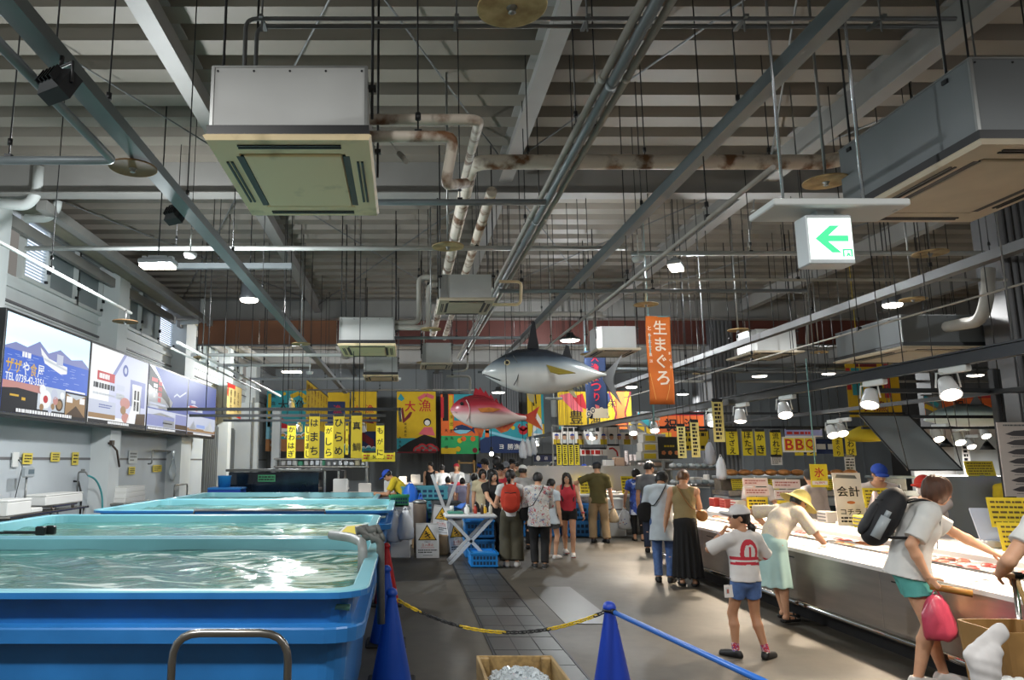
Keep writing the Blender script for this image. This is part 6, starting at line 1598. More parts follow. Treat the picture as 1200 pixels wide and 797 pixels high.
def d1(b, w, h):
 b.rect(0, 0, w, h, 0, 0); b.poly([(0, .66 * h), (.1 * w, .72 * h), (.22 * w, .70 * h), (.35 * w, .80 * h), (.46 * w, .70 * h), (.6 * w, .78 * h), (.75 * w, .70 * h), (.9 * w, .74 * h), (w, .66 * h), (w, .64 * h), (0, .63 * h)], 2, 1)
 b.rect(0, .32 * h, w, .64 * h, 3, 1)
 rnd = random.Random(1)
 for _ in range(60): u, v = rnd.uniform(0, .92) * w, rnd.uniform(.34, .62) * h; b.rect(u, v, u + rnd.uniform(.02, .08) * w, v + .006 * h, 14, 2)
 b.poly([(.36 * w, .74 * h), (.38 * w, .66 * h), (.70 * w, .60 * h), (.70 * w, .52 * h), (.62 * w, .50 * h), (.42 * w, .58 * h)], 1, 3); b.poly([(.40 * w, .64 * h), (.70 * w, .57 * h), (.70 * w, .55 * h), (.42 * w, .61 * h)], 10, 4); b.rect(.56 * w, .60 * h, .64 * w, .72 * h, 9, 4)
 for k, (ch, c) in enumerate(zip('ザザや食屋', (5, 5, 1, 5, 1))): b.text(ch, (.055 + k * .082) * w, .475 * h, .075 * w, .14 * h, 1 if c == 1 else 5, 5);
 b.lines(.17 * w, .58 * h, .32 * w, .65 * h, 1, 1, 5, .8); b.text('TEL 0739-42-3351', .22 * w, .36 * h, .40 * w, .08 * h, 1, 5)
 b.rect(0, 0, w, .32 * h, 4, 2); b.poly([(0, .32 * h), (.4 * w, .32 * h), (.4 * w, .24 * h), (.15 * w, .26 * h), (0, .24 * h)], 11, 3); b.rect(.08 * w, .17 * h, .17 * w, .19 * h, 5, 3); b.rect(.2 * w, .14 * h, .24 * w, .17 * h, 5, 3)
 b.rect(.37 * w, .07 * h, .70 * w, .33 * h, 10, 3)
 for u, v, r, c in ((.46, .19, .085, 1), (.46, .19, .035, 6), (.56, .26, .05, 9), (.63, .15, .06, 13), (.63, .15, .04, 7), (.55, .12, .03, 7), (.66, .26, .035, 1), (.42, .29, .045, 1), (.42, .10, .03, 7), (.58, .19, .04, 11), (.52, .08, .03, 9)): b.disc(u * w, v * h, r * w * .8, c, 4 if r > .05 else 5, r * h * 1.2)
 b.rect(.71 * w, .04 * h, .98 * w, .30 * h, 7, 3); b.poly([(.71 * w, .04 * h), (.85 * w, .17 * h), (.98 * w, .04 * h)], 13, 4); b.rect(.72 * w, .2 * h, .80 * w, .27 * h, 1, 4); b.rect(.9 * w, .2 * h, .97 * w, .27 * h, 1, 4); b.poly([(.71 * w, .30 * h), (.98 * w, .30 * h), (.85 * w, .24 * h)], 10, 5)
 b.rect(.7 * w, .325 * h, .97 * w, .345 * h, 1, 3); b.lines(.15 * w, .01 * h, .85 * w, .055 * h, 1, 1, 6, .8)
def d2(b, w, h):
 b.rect(0, 0, w, h, 1, 0); b.poly([(.3 * w, .58 * h), (.5 * w, .95 * h), (.55 * w, h), (w, h), (w, .1 * h), (.3 * w, .1 * h)], 12, 1); b.poly([(.28 * w, .57 * h), (.52 * w, h), (.57 * w, h), (.33 * w, .57 * h)], 2, 2); b.disc(.56 * w, .78 * h, .05 * w, 8, 3, .085 * h); b.disc(.56 * w, .78 * h, .025 * w, 9, 4, .045 * h)
 b.rect(.10 * w, .56 * h, .38 * w, .68 * h, 6, 3); b.lines(.13 * w, .58 * h, .36 * w, .66 * h, 1, 1, 4, .8)
 b.lines(.05 * w, .44 * h, .42 * w, .54 * h, 1, 4, 4, .7); b.lines(.05 * w, .36 * h, .42 * w, .41 * h, 1, 10, 4); b.rect(.42 * w, .48 * h, .56 * w, .56 * h, 9, 3); b.rect(.42 * w, .36 * h, .56 * w, .44 * h, 10, 3)
 b.rect(.66 * w, .30 * h, .96 * w, .68 * h, 2, 3); b.rect(.70 * w, .18 * h, .88 * w, .62 * h, 10, 4); b.rect(.72 * w, .18 * h, .86 * w, .58 * h, 1, 5)
 for q in range(4): b.rect((.74 + (q % 2) * .06) * w, (.24 + (q // 2) * .16) * h, (.78 + (q % 2) * .06) * w, (.38 + (q // 2) * .16) * h, 4, 6)
 b.rect(0, .07 * h, .42 * w, .30 * h, 9, 3); b.lines(.15 * w, .2 * h, .36 * w, .26 * h, 2, 8, 4); b.rect(0, .07 * h, .42 * w, .13 * h, 7, 4)
 b.disc(.58 * w, .32 * h, .09 * w, 11, 6, .08 * h); b.disc(.55 * w, .22 * h, .05 * w, 7, 7, .06 * h); b.disc(.6 * w, .12 * h, .07 * w, 11, 6, .07 * h); b.poly([(.62 * w, .06 * h), (.72 * w, .34 * h), (.80 * w, .30 * h), (.78 * w, .06 * h)], 1, 6); b.poly([(.78 * w, .05 * h), (.98 * w, .05 * h), (.98 * w, .22 * h), (.80 * w, .2 * h)], 13, 6); b.rect(0, 0, w, .05 * h, 4, 5); b.lines(.3 * w, .005 * h, .75 * w, .045 * h, 1, 1, 7, .8)
def d3(b, w, h):
 b.rect(0, 0, w, h, 8, 0); b.poly([(0, .35 * h), (0, h), (.12 * w, h), (.45 * w, .6 * h), (.6 * w, .5 * h), (.56 * w, .4 * h), (.5 * w, .35 * h)], 10, 1); b.poly([(0, h), (.2 * w, .86 * h), (.5 * w, .55 * h), (.54 * w, .38 * h), (.4 * w, .5 * h), (0, .7 * h)], 4, 2)
 b.stroke([(.62 * w, .60 * h), (.7 * w, .66 * h), (.78 * w, .63 * h), (.86 * w, .68 * h), (.96 * w, .74 * h)], .03 * h, 9, 2); b.lines(.22 * w, .44 * h, .31 * w, .80 * h, 4, 6, 4, .75); b.lines(.11 * w, .5 * h, .20 * w, .74 * h, 3, 1, 4, .75); b.rect(.06 * w, .76 * h, .2 * w, .82 * h, 6, 3); b.lines(.04 * w, .34 * h, .42 * w, .44 * h, 2, 9, 4, .7)
 b.rect(0, 0, w, .33 * h, 9, 2); b.rect(0, .07 * h, .66 * w, .24 * h, 2, 3); b.poly([(.1 * w, .24 * h), (.3 * w, .29 * h), (.66 * w, .24 * h)], 10, 4); b.rect(.38 * w, .06 * h, .66 * w, .18 * h, 10, 4); b.rect(.68 * w, .06 * h, w, .31 * h, 2, 4); b.rect(.68 * w, .06 * h, w, .14 * h, 13, 5); b.rect(.36 * w, .12 * h, .6 * w, .14 * h, 4, 6); b.rect(0, 0, w, .05 * h, 4, 5); b.lines(.02 * w, .005 * h, .95 * w, .045 * h, 1, 1, 7, .8)
def d4(b, w, h):
 b.rect(0, 0, w, h, 8, 0); b.poly([(0, .5 * h), (.2 * w, .56 * h), (.5 * w, .5 * h), (.5 * w, .44 * h), (0, .42 * h)], 9, 1); b.rect(.05 * w, .45 * h, .32 * w, .53 * h, 6, 2); b.lines(.1 * w, .57 * h, .3 * w, .64 * h, 1, 9, 2, .8)
 b.rect(0, 0, w, .36 * h, 9, 2); b.rect(0, .06 * h, w, .12 * h, 7, 3); b.poly([(.05 * w, .1 * h), (.2 * w, .25 * h), (.3 * w, .1 * h)], 10, 4); b.poly([(.55 * w, .1 * h), (.8 * w, .3 * h), (.95 * w, .1 * h)], 10, 4); b.rect(.3 * w, .14 * h, .6 * w, .2 * h, 14, 4); b.rect(0, 0, w, .05 * h, 13, 5); b.lines(.2 * w, .005 * h, .9 * w, .045 * h, 1, 1, 7, .8)
screen(0, 'lit screen showing a boat on blue sea and a phone number, nearest of four', d1); screen(1, 'lit screen showing a white gabled building with a round emblem, second of four', d2); screen(2, 'lit screen showing a deep blue coast with red lettering, third of four', d3); screen(3, 'smallest lit screen showing blue sea over a beach, farthest of four', d4)
# ------------------------------------------------------------------ cloth flags
FM = [mat('flag_' + n, c, .85, var=.10, scale=3) for n, c in (('teal', '2f8c96'), ('yellow', 'c9a51e'), ('navy', '1f2f55'), ('red', 'b0242c'), ('black', '191614'), ('brown', '9a6a42'), ('white', 'd9d4cc'), ('green', '2f9a5a'), ('orange', 'd2622a'), ('pink', 'cf5f68'), ('maroon', '6d1f26'), ('skyblue', '7fb6c6'), ('grey', '6a6a68'))]
TEAL, YEL, NAV, RED, BLK, BRN, WHT, GRN, ORG, PNK, MAR, SKY, GRY = range(13)
def flag(px0, px1, py0, py1, Y, label, draw, name='festival_flag', group=None, rail=True, cat='flag'):
 a, b = W(px0, py1, Y=Y), W(px1, py1, Y=Y); z1 = W(px0, py0, Y=Y).z; w, h = b.x - a.x, z1 - a.z
 t = thing(name, label, cat, (a.x + w / 2, Y, a.z), 0, group)
 bd = Board((a.x, Y, a.z), (1, 0, 0), (0, 0, 1), .003); draw(bd, w, h)
 bd.build('cloth', FM, t)
 if rail:
  m = MB(); m.tube([(a.x - .05, Y + .03, z1), (b.x + .05, Y + .03, z1)], .018, 6); m.build('top_pole', M_dark, t)
  m = MB(); m.tube([(a.x + w / 2, Y + .03, z1), (a.x + w / 2, Y + .03, ZD + .14)], .008, 5); m.build('cord', M_dark, t)
 return t
def waves(b, x0, x1, y, r, n, cs, l=3):
 for i in range(n):
  u = x0 + (x1 - x0) * (i + .5) / n
  for q, c in enumerate(cs): b.disc(u, y + (i % 2) * r * .4, r * (1 - q * .28), c, l + q + (i % 3) * .5, n=14, a0=0, a1=180)
def bigfish(b, u, v, L, c1, c2, l=3, flip=1):
 pts = [(-.5, 0), (-.35, .17), (-.1, .24), (.15, .16), (.33, .05), (.5, .2), (.44, 0), (.5, -.18), (.33, -.05), (.1, -.16), (-.2, -.2), (-.4, -.12)]
 b.poly([(u + flip * x * L, v + y * L) for x, y in pts], c1, l); b.poly([(u + flip * x * L, v + y * L) for x, y in ((-.46, -.04), (-.2, .0), (.3, -.02), (.1, -.15), (-.2, -.19), (-.4, -.11))], c2, l + 1); b.disc(u - flip * .36 * L, v + .06 * L, .035 * L, WHT, l + 1, n=10); b.disc(u - flip * .36 * L, v + .06 * L, .018 * L, BLK, l + 2, n=8)
def f1(b, w, h):
 b.slab(0, 0, w, h, .01, TEAL); b.rect(0, 0, w, .2 * h, BRN, 1); b.rect(0, .2 * h, .25 * w, .55 * h, SKY, 1); b.rect(.03 * w, .4 * h, .1 * w, .95 * h, YEL, 1); b.stroke([(.55 * w, .9 * h), (.75 * w, .96 * h), (.95 * w, .86 * h), (.85 * w, .82 * h)], .07 * h, YEL, 1); b.disc(.9 * w, .72 * h, .09 * w, YEL, 1); b.disc(.4 * w, .95 * h, .04 * w, YEL, 1)
 b.text('大', .38 * w, .76 * h, .26 * w, .17 * h, BLK, 3); b.text('漁', .74 * w, .76 * h, .28 * w, .18 * h, BLK, 3); b.vtext('祝進水', .15 * w, .98 * h, .60 * h, .10 * w, BLK, 3); bigfish(b, .42 * w, .38 * h, .5 * w, RED, WHT); waves(b, .2 * w, .95 * w, .22 * h, .09 * w, 6, (WHT, BRN, YEL)); b.vtext('白浜漁業', .13 * w, .42 * h, .06 * h, .06 * w, WHT, 3); b.poly([(.2 * w, .66 * h), (.28 * w, .48 * h), (.45 * w, .52 * h), (.3 * w, .56 * h)], RED, 2)
def f2(b, w, h):
 b.slab(0, 0, w, h, .01, YEL); b.rect(0, .28 * h, .8 * w, .85 * h, NAV, 1); b.text('漁', .45 * w, .72 * h, .4 * w, .18 * h, RED, 3); b.poly([(0, .3 * h), (w, .12 * h), (w, .3 * h), (.4 * w, .5 * h)], MAR, 2); b.rect(0, 0, w, .12 * h, TEAL, 2); waves(b, 0, w, .1 * h, .12 * w, 4, (WHT, TEAL))
def f4(b, w, h):
 b.slab(0, 0, w, h, .01, YEL); b.text('大', .22 * w, .72 * h, .3 * w, .16 * h, RED, 3); b.text('漁', .72 * w, .72 * h, .34 * w, .17 * h, RED, 3); b.vtext('祝', .1 * w, .95 * h, .80 * h, .14 * w, BLK, 3); b.rect(0, .5 * h, w, .56 * h, ORG, 1); b.rect(0, .02 * h, w, .36 * h, NAV, 1); b.poly([(.1 * w, .3 * h), (.9 * w, .1 * h), (.9 * w, .22 * h), (.2 * w, .42 * h)], MAR, 2); b.poly([(.2 * w, .5 * h), (.3 * w, .62 * h), (.45 * w, .5 * h)], MAR, 2); b.poly([(.6 * w, .5 * h), (.75 * w, .6 * h), (.9 * w, .48 * h)], MAR, 2); b.rect(0, 0, w, .1 * h, TEAL, 2); waves(b, 0, w, .08 * h, .1 * w, 5, (WHT, SKY))
def f5(b, w, h):
 b.slab(0, 0, w, h, .01, YEL); b.text('大', .34 * w, .76 * h, .28 * w, .18 * h, RED, 3); b.text('漁', .72 * w, .77 * h, .32 * w, .20 * h, RED, 3); b.poly([(.02 * w, .88 * h), (.1 * w, .97 * h), (.2 * w, .88 * h), (.12 * w, .84 * h)], TEAL, 2); b.stroke([(.55 * w, .88 * h), (.75 * w, .95 * h), (.95 * w, .9 * h)], .06 * h, PNK, 2)
 b.poly([(.1 * w, .72 * h), (.16 * w, .48 * h), (.34 * w, .58 * h), (.4 * w, .66 * h), (.34 * w, .67 * h), (.2 * w, .56 * h), (.16 * w, .74 * h)], MAR, 2); b.vtext('株式会社', .22 * w, .50 * h, .26 * h, .07 * w, BLK, 3); b.vtext('大漁丸', .08 * w, .28 * h, .08 * h, .07 * w, BLK, 4)
 b.rect(.5 * w, .24 * h, .98 * w, .6 * h, YEL, 1); b.disc(.78 * w, .5 * h, .1 * w, BLK, 2); b.disc(.78 * w, .49 * h, .07 * w, WHT, 3); b.poly([(.55 * w, .3 * h), (.7 * w, .42 * h), (.9 * w, .42 * h), (.98 * w, .28 * h)], PNK, 2); b.rect(0, 0, .5 * w, .24 * h, TEAL, 1); b.poly([(0, .05 * h), (.3 * w, .18 * h), (.7 * w, .3 * h), (w, .24 * h), (w, 0), (.05 * w, 0)], BLK, 2); waves(b, .5 * w, w, .03 * h, .14 * w, 5, (RED, GRY, RED)); b.rect(0, -.0 * h, w, .02 * h, MAR, 4)
def f6(b, w, h):
 b.slab(0, 0, w, h, .01, ORG); b.rect(0, 0, w, .3 * h, GRN, 1); b.rect(0, 0, .4 * w, .1 * h, YEL, 2); b.rect(.05 * w, .55 * h, .2 * w, h, BLK, 1); b.rect(.0 * w, .6 * h, .08 * w, .95 * h, RED, 2); b.rect(.22 * w, .4 * h, .32 * w, .98 * h, YEL, 2); b.rect(.35 * w, .55 * h, w, h, TEAL, 1); bigfish(b, .62 * w, .40 * h, .6 * w, NAV, SKY, 3); b.vtext('金比羅丸', .29 * w, .68 * h, .2 * h, .09 * w, BLK, 4); b.vtext('大漁様', .14 * w, .46 * h, .04 * h, .09 * w, BLK, 4)
 for u, v, c in ((.5, .22, YEL), (.7, .12, GRN), (.85, .25, ORG), (.45, .08, YEL), (.9, .06, MAR), (.6, .25, ORG)): b.disc(u * w, v * h, .07 * w, c, 3, n=9)
def f7(b, w, h):
 b.slab(0, 0, w, h, .01, TEAL); b.poly([(0, 0), (w, 0), (w, .35 * h), (.7 * w, .42 * h), (.3 * w, .55 * h), (.1 * w, .5 * h), (0, .4 * h)], NAV, 2); b.stroke([(0, .72 * h), (.3 * w, .62 * h), (.7 * w, .45 * h), (w, .36 * h)], .08 * h, SKY, 3); b.rect(.1 * w, .5 * h, .18 * w, h, ORG, 3); b.disc(.86 * w, .72 * h, .09 * w, RED, 3);
 for s in (-1, 1): b.stroke([(.86 * w, .7 * h), ((.86 + s * .1) * w, .82 * h), ((.86 + s * .06) * w, .92 * h)], .05 * h, RED, 3)
 b.disc(.66 * w, .8 * h, .04 * w, YEL, 3); b.text('ヨ', .42 * w, .2 * h, .08 * w, .2 * h, WHT, 4); b.text('勝漁', .66 * w, .2 * h, .24 * w, .2 * h, WHT, 4)
def f8(b, w, h):
 b.slab(0, 0, w, h, .01, YEL); b.poly([(.2 * w, 0), (.9 * w, 0), (.9 * w, .35 * h), (.5 * w, .6 * h)], WHT, 2); b.poly([(.3 * w, .1 * h), (.85 * w, .08 * h), (.85 * w, .3 * h)], SKY, 3); b.rect(.85 * w, .3 * h, w, h, TEAL, 2); b.stroke([(.3 * w, .95 * h), (.4 * w, .7 * h)], .1 * w, BLK, 3); b.stroke([(.5 * w, .98 * h), (.55 * w, .75 * h)], .08 * w, BLK, 3)
def f9(b, w, h):
 b.slab(0, 0, w, h, .01, YEL); b.poly([(.02 * w, .9 * h), (.2 * w, .98 * h), (.32 * w, .8 * h), (.34 * w, .45 * h), (.2 * w, .5 * h), (.1 * w, .7 * h)], PNK, 2); b.poly([(.2 * w, .85 * h), (.34 * w, .95 * h), (.4 * w, .5 * h), (.3 * w, .6 * h)], RED, 3); b.rect(0, 0, .3 * w, .1 * h, TEAL, 2); b.rect(.78 * w, 0, .92 * w, h, ORG, 2)
 for s in (-1, 1): b.poly([(.85 * w + s * .08 * w, 0), (.85 * w + s * .05 * w, .45 * h), (.85 * w + s * .13 * w, h), (.85 * w + s * .16 * w, h), (.85 * w + s * .075 * w, .42 * h), (.85 * w + s * .12 * w, 0)], MAR, 3)
 b.rect(.8 * w, .42 * h, .9 * w, .5 * h, ORG, 4); b.text('豊', .24 * w, .32 * h, .18 * w, .38 * h, BLK, 4); b.text('漁', .50 * w, .25 * h, .2 * w, .3 * h, BLK, 4); b.text('丸', .64 * w, .4 * h, .12 * w, .3 * h, BLK, 4); b.text('栄', .74 * w, .68 * h, .12 * w, .3 * h, BLK, 4); b.disc(.62 * w, .82 * h, .1 * w, NAV, 2)
def f10(b, w, h):
 b.slab(0, 0, w, h, .01, ORG); b.rect(0, 0, .25 * w, h, GRY, 1); b.stroke([(0, .9 * h), (.2 * w, .5 * h)], .2 * h, TEAL, 2); b.stroke([(0, .5 * h), (.2 * w, .2 * h)], .2 * h, YEL, 2); b.text('祝', .5 * w, .5 * h, .2 * w, .5 * h, BLK, 3); b.text('漁', .8 * w, .5 * h, .2 * w, .5 * h, BLK, 3); b.rect(.3 * w, .86 * h, w, h, RED, 1); b.rect(.35 * w, .02 * h, .5 * w, .2 * h, YEL, 2)
def f11(b, w, h):
 b.slab(0, 0, w, h, .01, YEL); b.rect(.1 * w, .4 * h, .3 * w, .9 * h, TEAL, 1); b.rect(0, .5 * h, .08 * w, .9 * h, RED, 2); b.rect(.7 * w, .35 * h, .82 * w, h, RED, 2); b.disc(.55 * w, .55 * h, .12 * w, BLK, 2); b.rect(.2 * w, .92 * h, .6 * w, h, MAR, 2); b.text('大漁', .5 * w, .2 * h, .5 * w, .2 * h, MAR, 3)
flag(311, 362, 458, 529, 34, 'teal flag with black big catch characters over the far left stalls', f1); flag(383, 409, 460, 531, 33.5, 'navy and yellow flag half hidden by the fish name strips', f2); flag(411, 441, 459, 532, 33.2, 'yellow flag with two red characters above a navy band', f4); flag(465, 511, 459, 531, 33, 'yellow flag with red characters over a black whale and red waves', f5); flag(517, 561, 462, 532, 32.6, 'orange and green flag with a black fish, left behind the sea bream', f6); flag(563, 622, 494, 531, 32.2, 'teal and navy flag with a red crab behind the sea bream tail', f7); flag(619, 638, 460, 513, 31.8, 'narrow yellow flag with white wing behind the sea bream tail fin', f8); flag(655, 741, 459, 503, 29, 'wide yellow flag with pink fish and black characters behind the navy banner', f9); flag(748, 826, 483, 513, 28, 'orange flag with black characters behind the hanging price strips', f10); flag(996, 1058, 425, 489, 20, 'yellow flag with red bands behind the right spotlights', f11); flag(1085, 1165, 463, 488, 19, 'red and yellow flag seen through the right rails', f10)
flag(938, 1000, 515, 532, 19.5, 'blue banner low behind the grilled food sign', lambda b, w, h: (b.slab(0, 0, w, h, .01, NAV), b.lines(.1 * w, .2 * h, .9 * w, .8 * h, 1, WHT, 2, .6)))
# side-on yellow flag
a, c = W(362, 470, Y=24), W(383, 470, Y=31.5)
t = thing('festival_flag', 'yellow flag hung edge-on with dark brush writing above the strips', 'flag', (W(362, 500, Y=24).x, 27, W(362, 500, Y=24).z)); x = W(362, 470, Y=24).x
b = Board((x, 23.4, W(362, 500, Y=24).z), (0, 1, 0), (0, 0, 1), .003); h = W(362, 447, Y=24).z - W(362, 500, Y=24).z; b.slab(0, 0, 6.5, h, .01, YEL)
for i in range(7): b.vtext('祝大漁丸', .5 + i * .9, h * .95, h * .1, .5, MAR, 2)
b.build('cloth', FM, t); m = MB(); m.tube([(x, 23.3, b.O.z + h), (x, 30, b.O.z + h)], .02, 6); m.build('top_pole', M_dark, t)
for y in (24, 29.5): m = MB(); m.tube([(x, y, b.O.z + h), (x, y, ZD + .14)], .008, 5); m.build('cord', M_dark, t)
# beige hanging cloth on the left wall
y0, y1 = W(266, 470, X=-6.3).y, W(283, 470, X=-6.3).y; z0, z1 = W(274, 489, X=-6.3).z, W(266, 448, X=-6.3).z
t = thing('hanging_cloth', 'beige cloth with brush writing and red corners on the far left wall', 'banner', (-6.3, (y0 + y1) / 2, z0)); b = Board((-6.3, y0, z0), (0, 1, 0), (0, 0, 1), .003); w, h = y1 - y0, z1 - z0; b.slab(0, 0, w, h, .01, 0)
for i in range(3): b.vtext('祝開店大漁'[i:i + 3], w * (.25 + .25 * i), h * .85, h * .15, w * .18, 1, 2)
b.rect(0, .88 * h, .5 * w, h, 2, 2); b.rect(.7 * w, 0, w, .12 * h, 2, 2); b.rect(0, .6 * h, .08 * w, .9 * h, 2, 2); b.build('cloth', [mat('cloth_beige', 'b9a36a', .85, var=.1), M_ink, M_red], t); m = MB(); m.tube([(-6.32, y0, z1), (-6.32, y1, z1)], .02, 6); m.box((-6.6, (y0 + y1) / 2, z1), (.6, .04, .04)); m.build('top_pole', M_dark, t)
# ------------------------------------------------------------------ black rails with yellow fish names, left
for Yr, l, r, lb in ((12.0, 196, 466, 'nearest black rail carrying the yellow fish name strips'), (13.7, 222, 452, 'middle black rail behind the fish name strips'), (15.4, 262, 445, 'farthest black rail carrying the smaller fish name strips')):
 z = 2.50; x0, x1 = W(l, 485, Y=Yr).x, W(r, 485, Y=Yr).x
 t = thing('sign_rail', lb, 'rail', (x0, Yr, z)); m = MB(); m.bar((x0, Yr, z), (x1, Yr, z), .05, .05); m.build('bar', mat('rail_black', '26282a', .4, .4), t)
 for k in range(3): m = MB(); xx = x0 + (x1 - x0) * (k + .5) / 3; m.tube([(xx, Yr, z), (xx, Yr, ZD + .14)], .008, 5); m.build('hanger_rod', M_dark, t)
m = MB(); m.bar((W(466, 485, Y=12).x + .03, 11.95, 2.5), (W(466, 485, Y=12).x + .03, 15.4, 2.5), .05, .05); tag(m.build('cross_rail', MATS['rail_black']), 'short black cross rail at the right end of the fish name rails', 'rail')
def strip(px0, px1, py0, py1, Y, text, label, mm=None, group='yellow fish name strips', clip=True, ink=1, name='name_strip', extra=None):
 a, b2 = W(px0, py1, Y=Y), W(px1, py1, Y=Y); z1 = W(px0, py0, Y=Y).z; w, h = b2.x - a.x, z1 - a.z
 t = thing(name, label, 'sign', (a.x + w / 2, Y, a.z), 0, group); b = Board((a.x, Y, a.z), (1, 0, 0), (0, 0, 1), .002); b.slab(0, 0, w, h, .006, 0)
 if extra: extra(b, w, h)
 elif len(text) > 4 or text == '大特価': b.lines(w * .2, h * .05, w * .8, h * .95, 9, ink, 2, .65)
 else: b.vtext(text, w / 2, h * .99, h * .01, w * .72, ink, 2)
 b.build('card', [mm or M_yel, M_ink, M_red, M_pale], t)
 if clip:
  if clip >= .2: clip = ZD - z1 + .14
  m = MB(); m.box((a.x + w / 2, Y + .012, z1 + .01), (w * .92, .03, .05)); m.tube([(a.x + w * .1, Y + .012, z1), (a.x + w * .1, Y + .012, z1 + clip)], .005, 5); m.tube([(a.x + w * .9, Y + .012, z1), (a.x + w * .9, Y + .012, z1 + clip)], .005, 5); m.build('clip', M_dark, t)
 return t
M_y4 = mat('strip_yellow', 'c6aa24', .7)
for px0, px1, py0, py1, Y, tx, lb in ((361.5, 374, 487, 537, 11.96, 'はまち', 'yellow strip of three characters, left of the three big name strips'), (390, 403, 487, 537, 11.96, 'ひらめ', 'yellow strip of three curly characters, middle of the three big name strips'), (411, 424, 486, 537, 11.96, '真鯛', 'yellow strip of two dense characters, right of the three big name strips'), (336, 346, 498, 537, 15.36, 'かわはぎ', 'smaller yellow strip of four characters, leftmost of the name strips'), (356.5, 366, 499, 537, 15.36, 'しまあじ', 'smaller yellow strip half hidden behind the left big name strip'), (380, 390, 498, 537, 15.36, 'がしら', 'smaller pale yellow strip left of the middle big name strip'), (440.5, 450, 498, 537, 15.36, 'もがに', 'smaller yellow strip of three characters, rightmost of the name strips')):
 strip(px0, px1, py0, py1, Y, tx, lb, M_y4 if Y < 13 else M_yel, clip=.02)
b = None
strip(424, 463, 530, 541, 16.5, '', 'wide low yellow board behind the rightmost fish name strip', M_yel, group=None, extra=lambda b, w, h: (b.text('500円', w * .5, h * .5, w * .35, h * .6, 1, 2), b.lines(.05 * w, .2 * h, .25 * w, .8 * h, 2, 2), b.lines(.75 * w, .2 * h, .95 * w, .8 * h, 2, 2)), clip=.5)
strip(404.5, 408, 498, 533, 15.36, 'めばる', 'edge of a brownish strip between the two big name strips on the right', M_yel2, clip=.02)
# ------------------------------------------------------------------ orange and navy banners
def vbanner(px0, px1, py0, py1, Y, label, draw, mats, pole_px, py_pole, col):
 a, b2 = W(px0, py1, Y=Y), W(px1, py1, Y=Y); z1 = W(px0, py0, Y=Y).z; w, h = b2.x - a.x, z1 - a.z
 t = thing('vertical_banner', label, 'banner', (a.x + w / 2, Y, a.z)); b = Board((a.x, Y, a.z), (1, 0, 0), (0, 0, 1), .003)
 N = 12; wob = lambda u, v: .03 * math.sin(u / w * 5 + 1) + .025 * math.sin(v / h * 7)
 g = [[b.p(w * i / N, h * j / N) + Vector((0, -wob(w * i / N, h * j / N), 0)) for j in range(N + 1)] for i in range(N + 1)]; b.sheet(g, .006, 0); b.wob = lambda u, v: wob(u, v) + .004
 draw(b, w, h); b.build('cloth', mats, t)
 p0, p1 = W(pole_px, py_pole[0], Y=Y), W(pole_px, py_pole[1], Y=Y); m = MB(); m.cyl((p0.x, Y, p1.z), (p0.x, Y, p0.z), .018, n=8); m.tube([(p0.x, Y, z1), (b2.x, Y, z1)], .012, 6); m.tube([(p0.x, Y, p0.z), (p0.x, Y, ZD)], .006, 5); m.build('pole', mat('pole_teal', '7fa6a8', .4), t)
 return t
def dob(b, w, h):
 b.vtext('生まぐろ', .58 * w, .97 * h, .20 * h, .62 * w, 1, 2); b.vtext('とれたて直送', .14 * w, .9 * h, .45 * h, .13 * w, 1, 2)
 for s in ((.06, .35, .25, .05), (.94, .45, .7, .05)): b.stroke([(s[0] * w, s[1] * h), ((s[0] + s[2]) / 2 * w, .18 * h), (s[2] * w, s[3] * h)], .02 * w, 2, 1)
 b.vtext('まぐろ', .93 * w, .62 * h, .38 * h, .09 * w, 1, 2)
vbanner(761, 791, 371, 474, 14, 'orange vertical banner with white raw tuna lettering hanging right of the tuna', dob, [mat('banner_orange', 'd06a24', .8, var=.12, scale=2), mat('banner_white', 'ead9c4', .8), mat('banner_line', 'e0a458', .8)], 759.5, (368, 498), None)
def dnb(b, w, h):
 b.vtext('大漁まつり', .5 * w, .98 * h, .24 * h, .62 * w, 2, 3); b.rect(0, 0, w, .14 * h, 3, 1)
 for i in range(5):
  for q in range(3): b.disc((.1 + i * .2) * w, .06 * h + (i % 2) * .05 * h, (.12 - .035 * q) * w, 3 if q % 2 == 0 else 0, 2 + q, .05 * h - q * .015 * h, n=14)
 b.poly([(.4 * w, .2 * h), (.6 * w, .18 * h), (.62 * w, .05 * h), (.5 * w, .02 * h)], 4, 6)
vbanner(687, 713, 412, 490, 20, 'navy vertical banner with red festival lettering behind the tuna tail', dnb, [mat('banner_navy', '1d2c4c', .8), M_white, mat('banner_red', 'c22433', .8), mat('banner_cream', 'd2c3a8', .8), mat('banner_pink', 'c05a5a', .8)], 686, (408, 505), None)
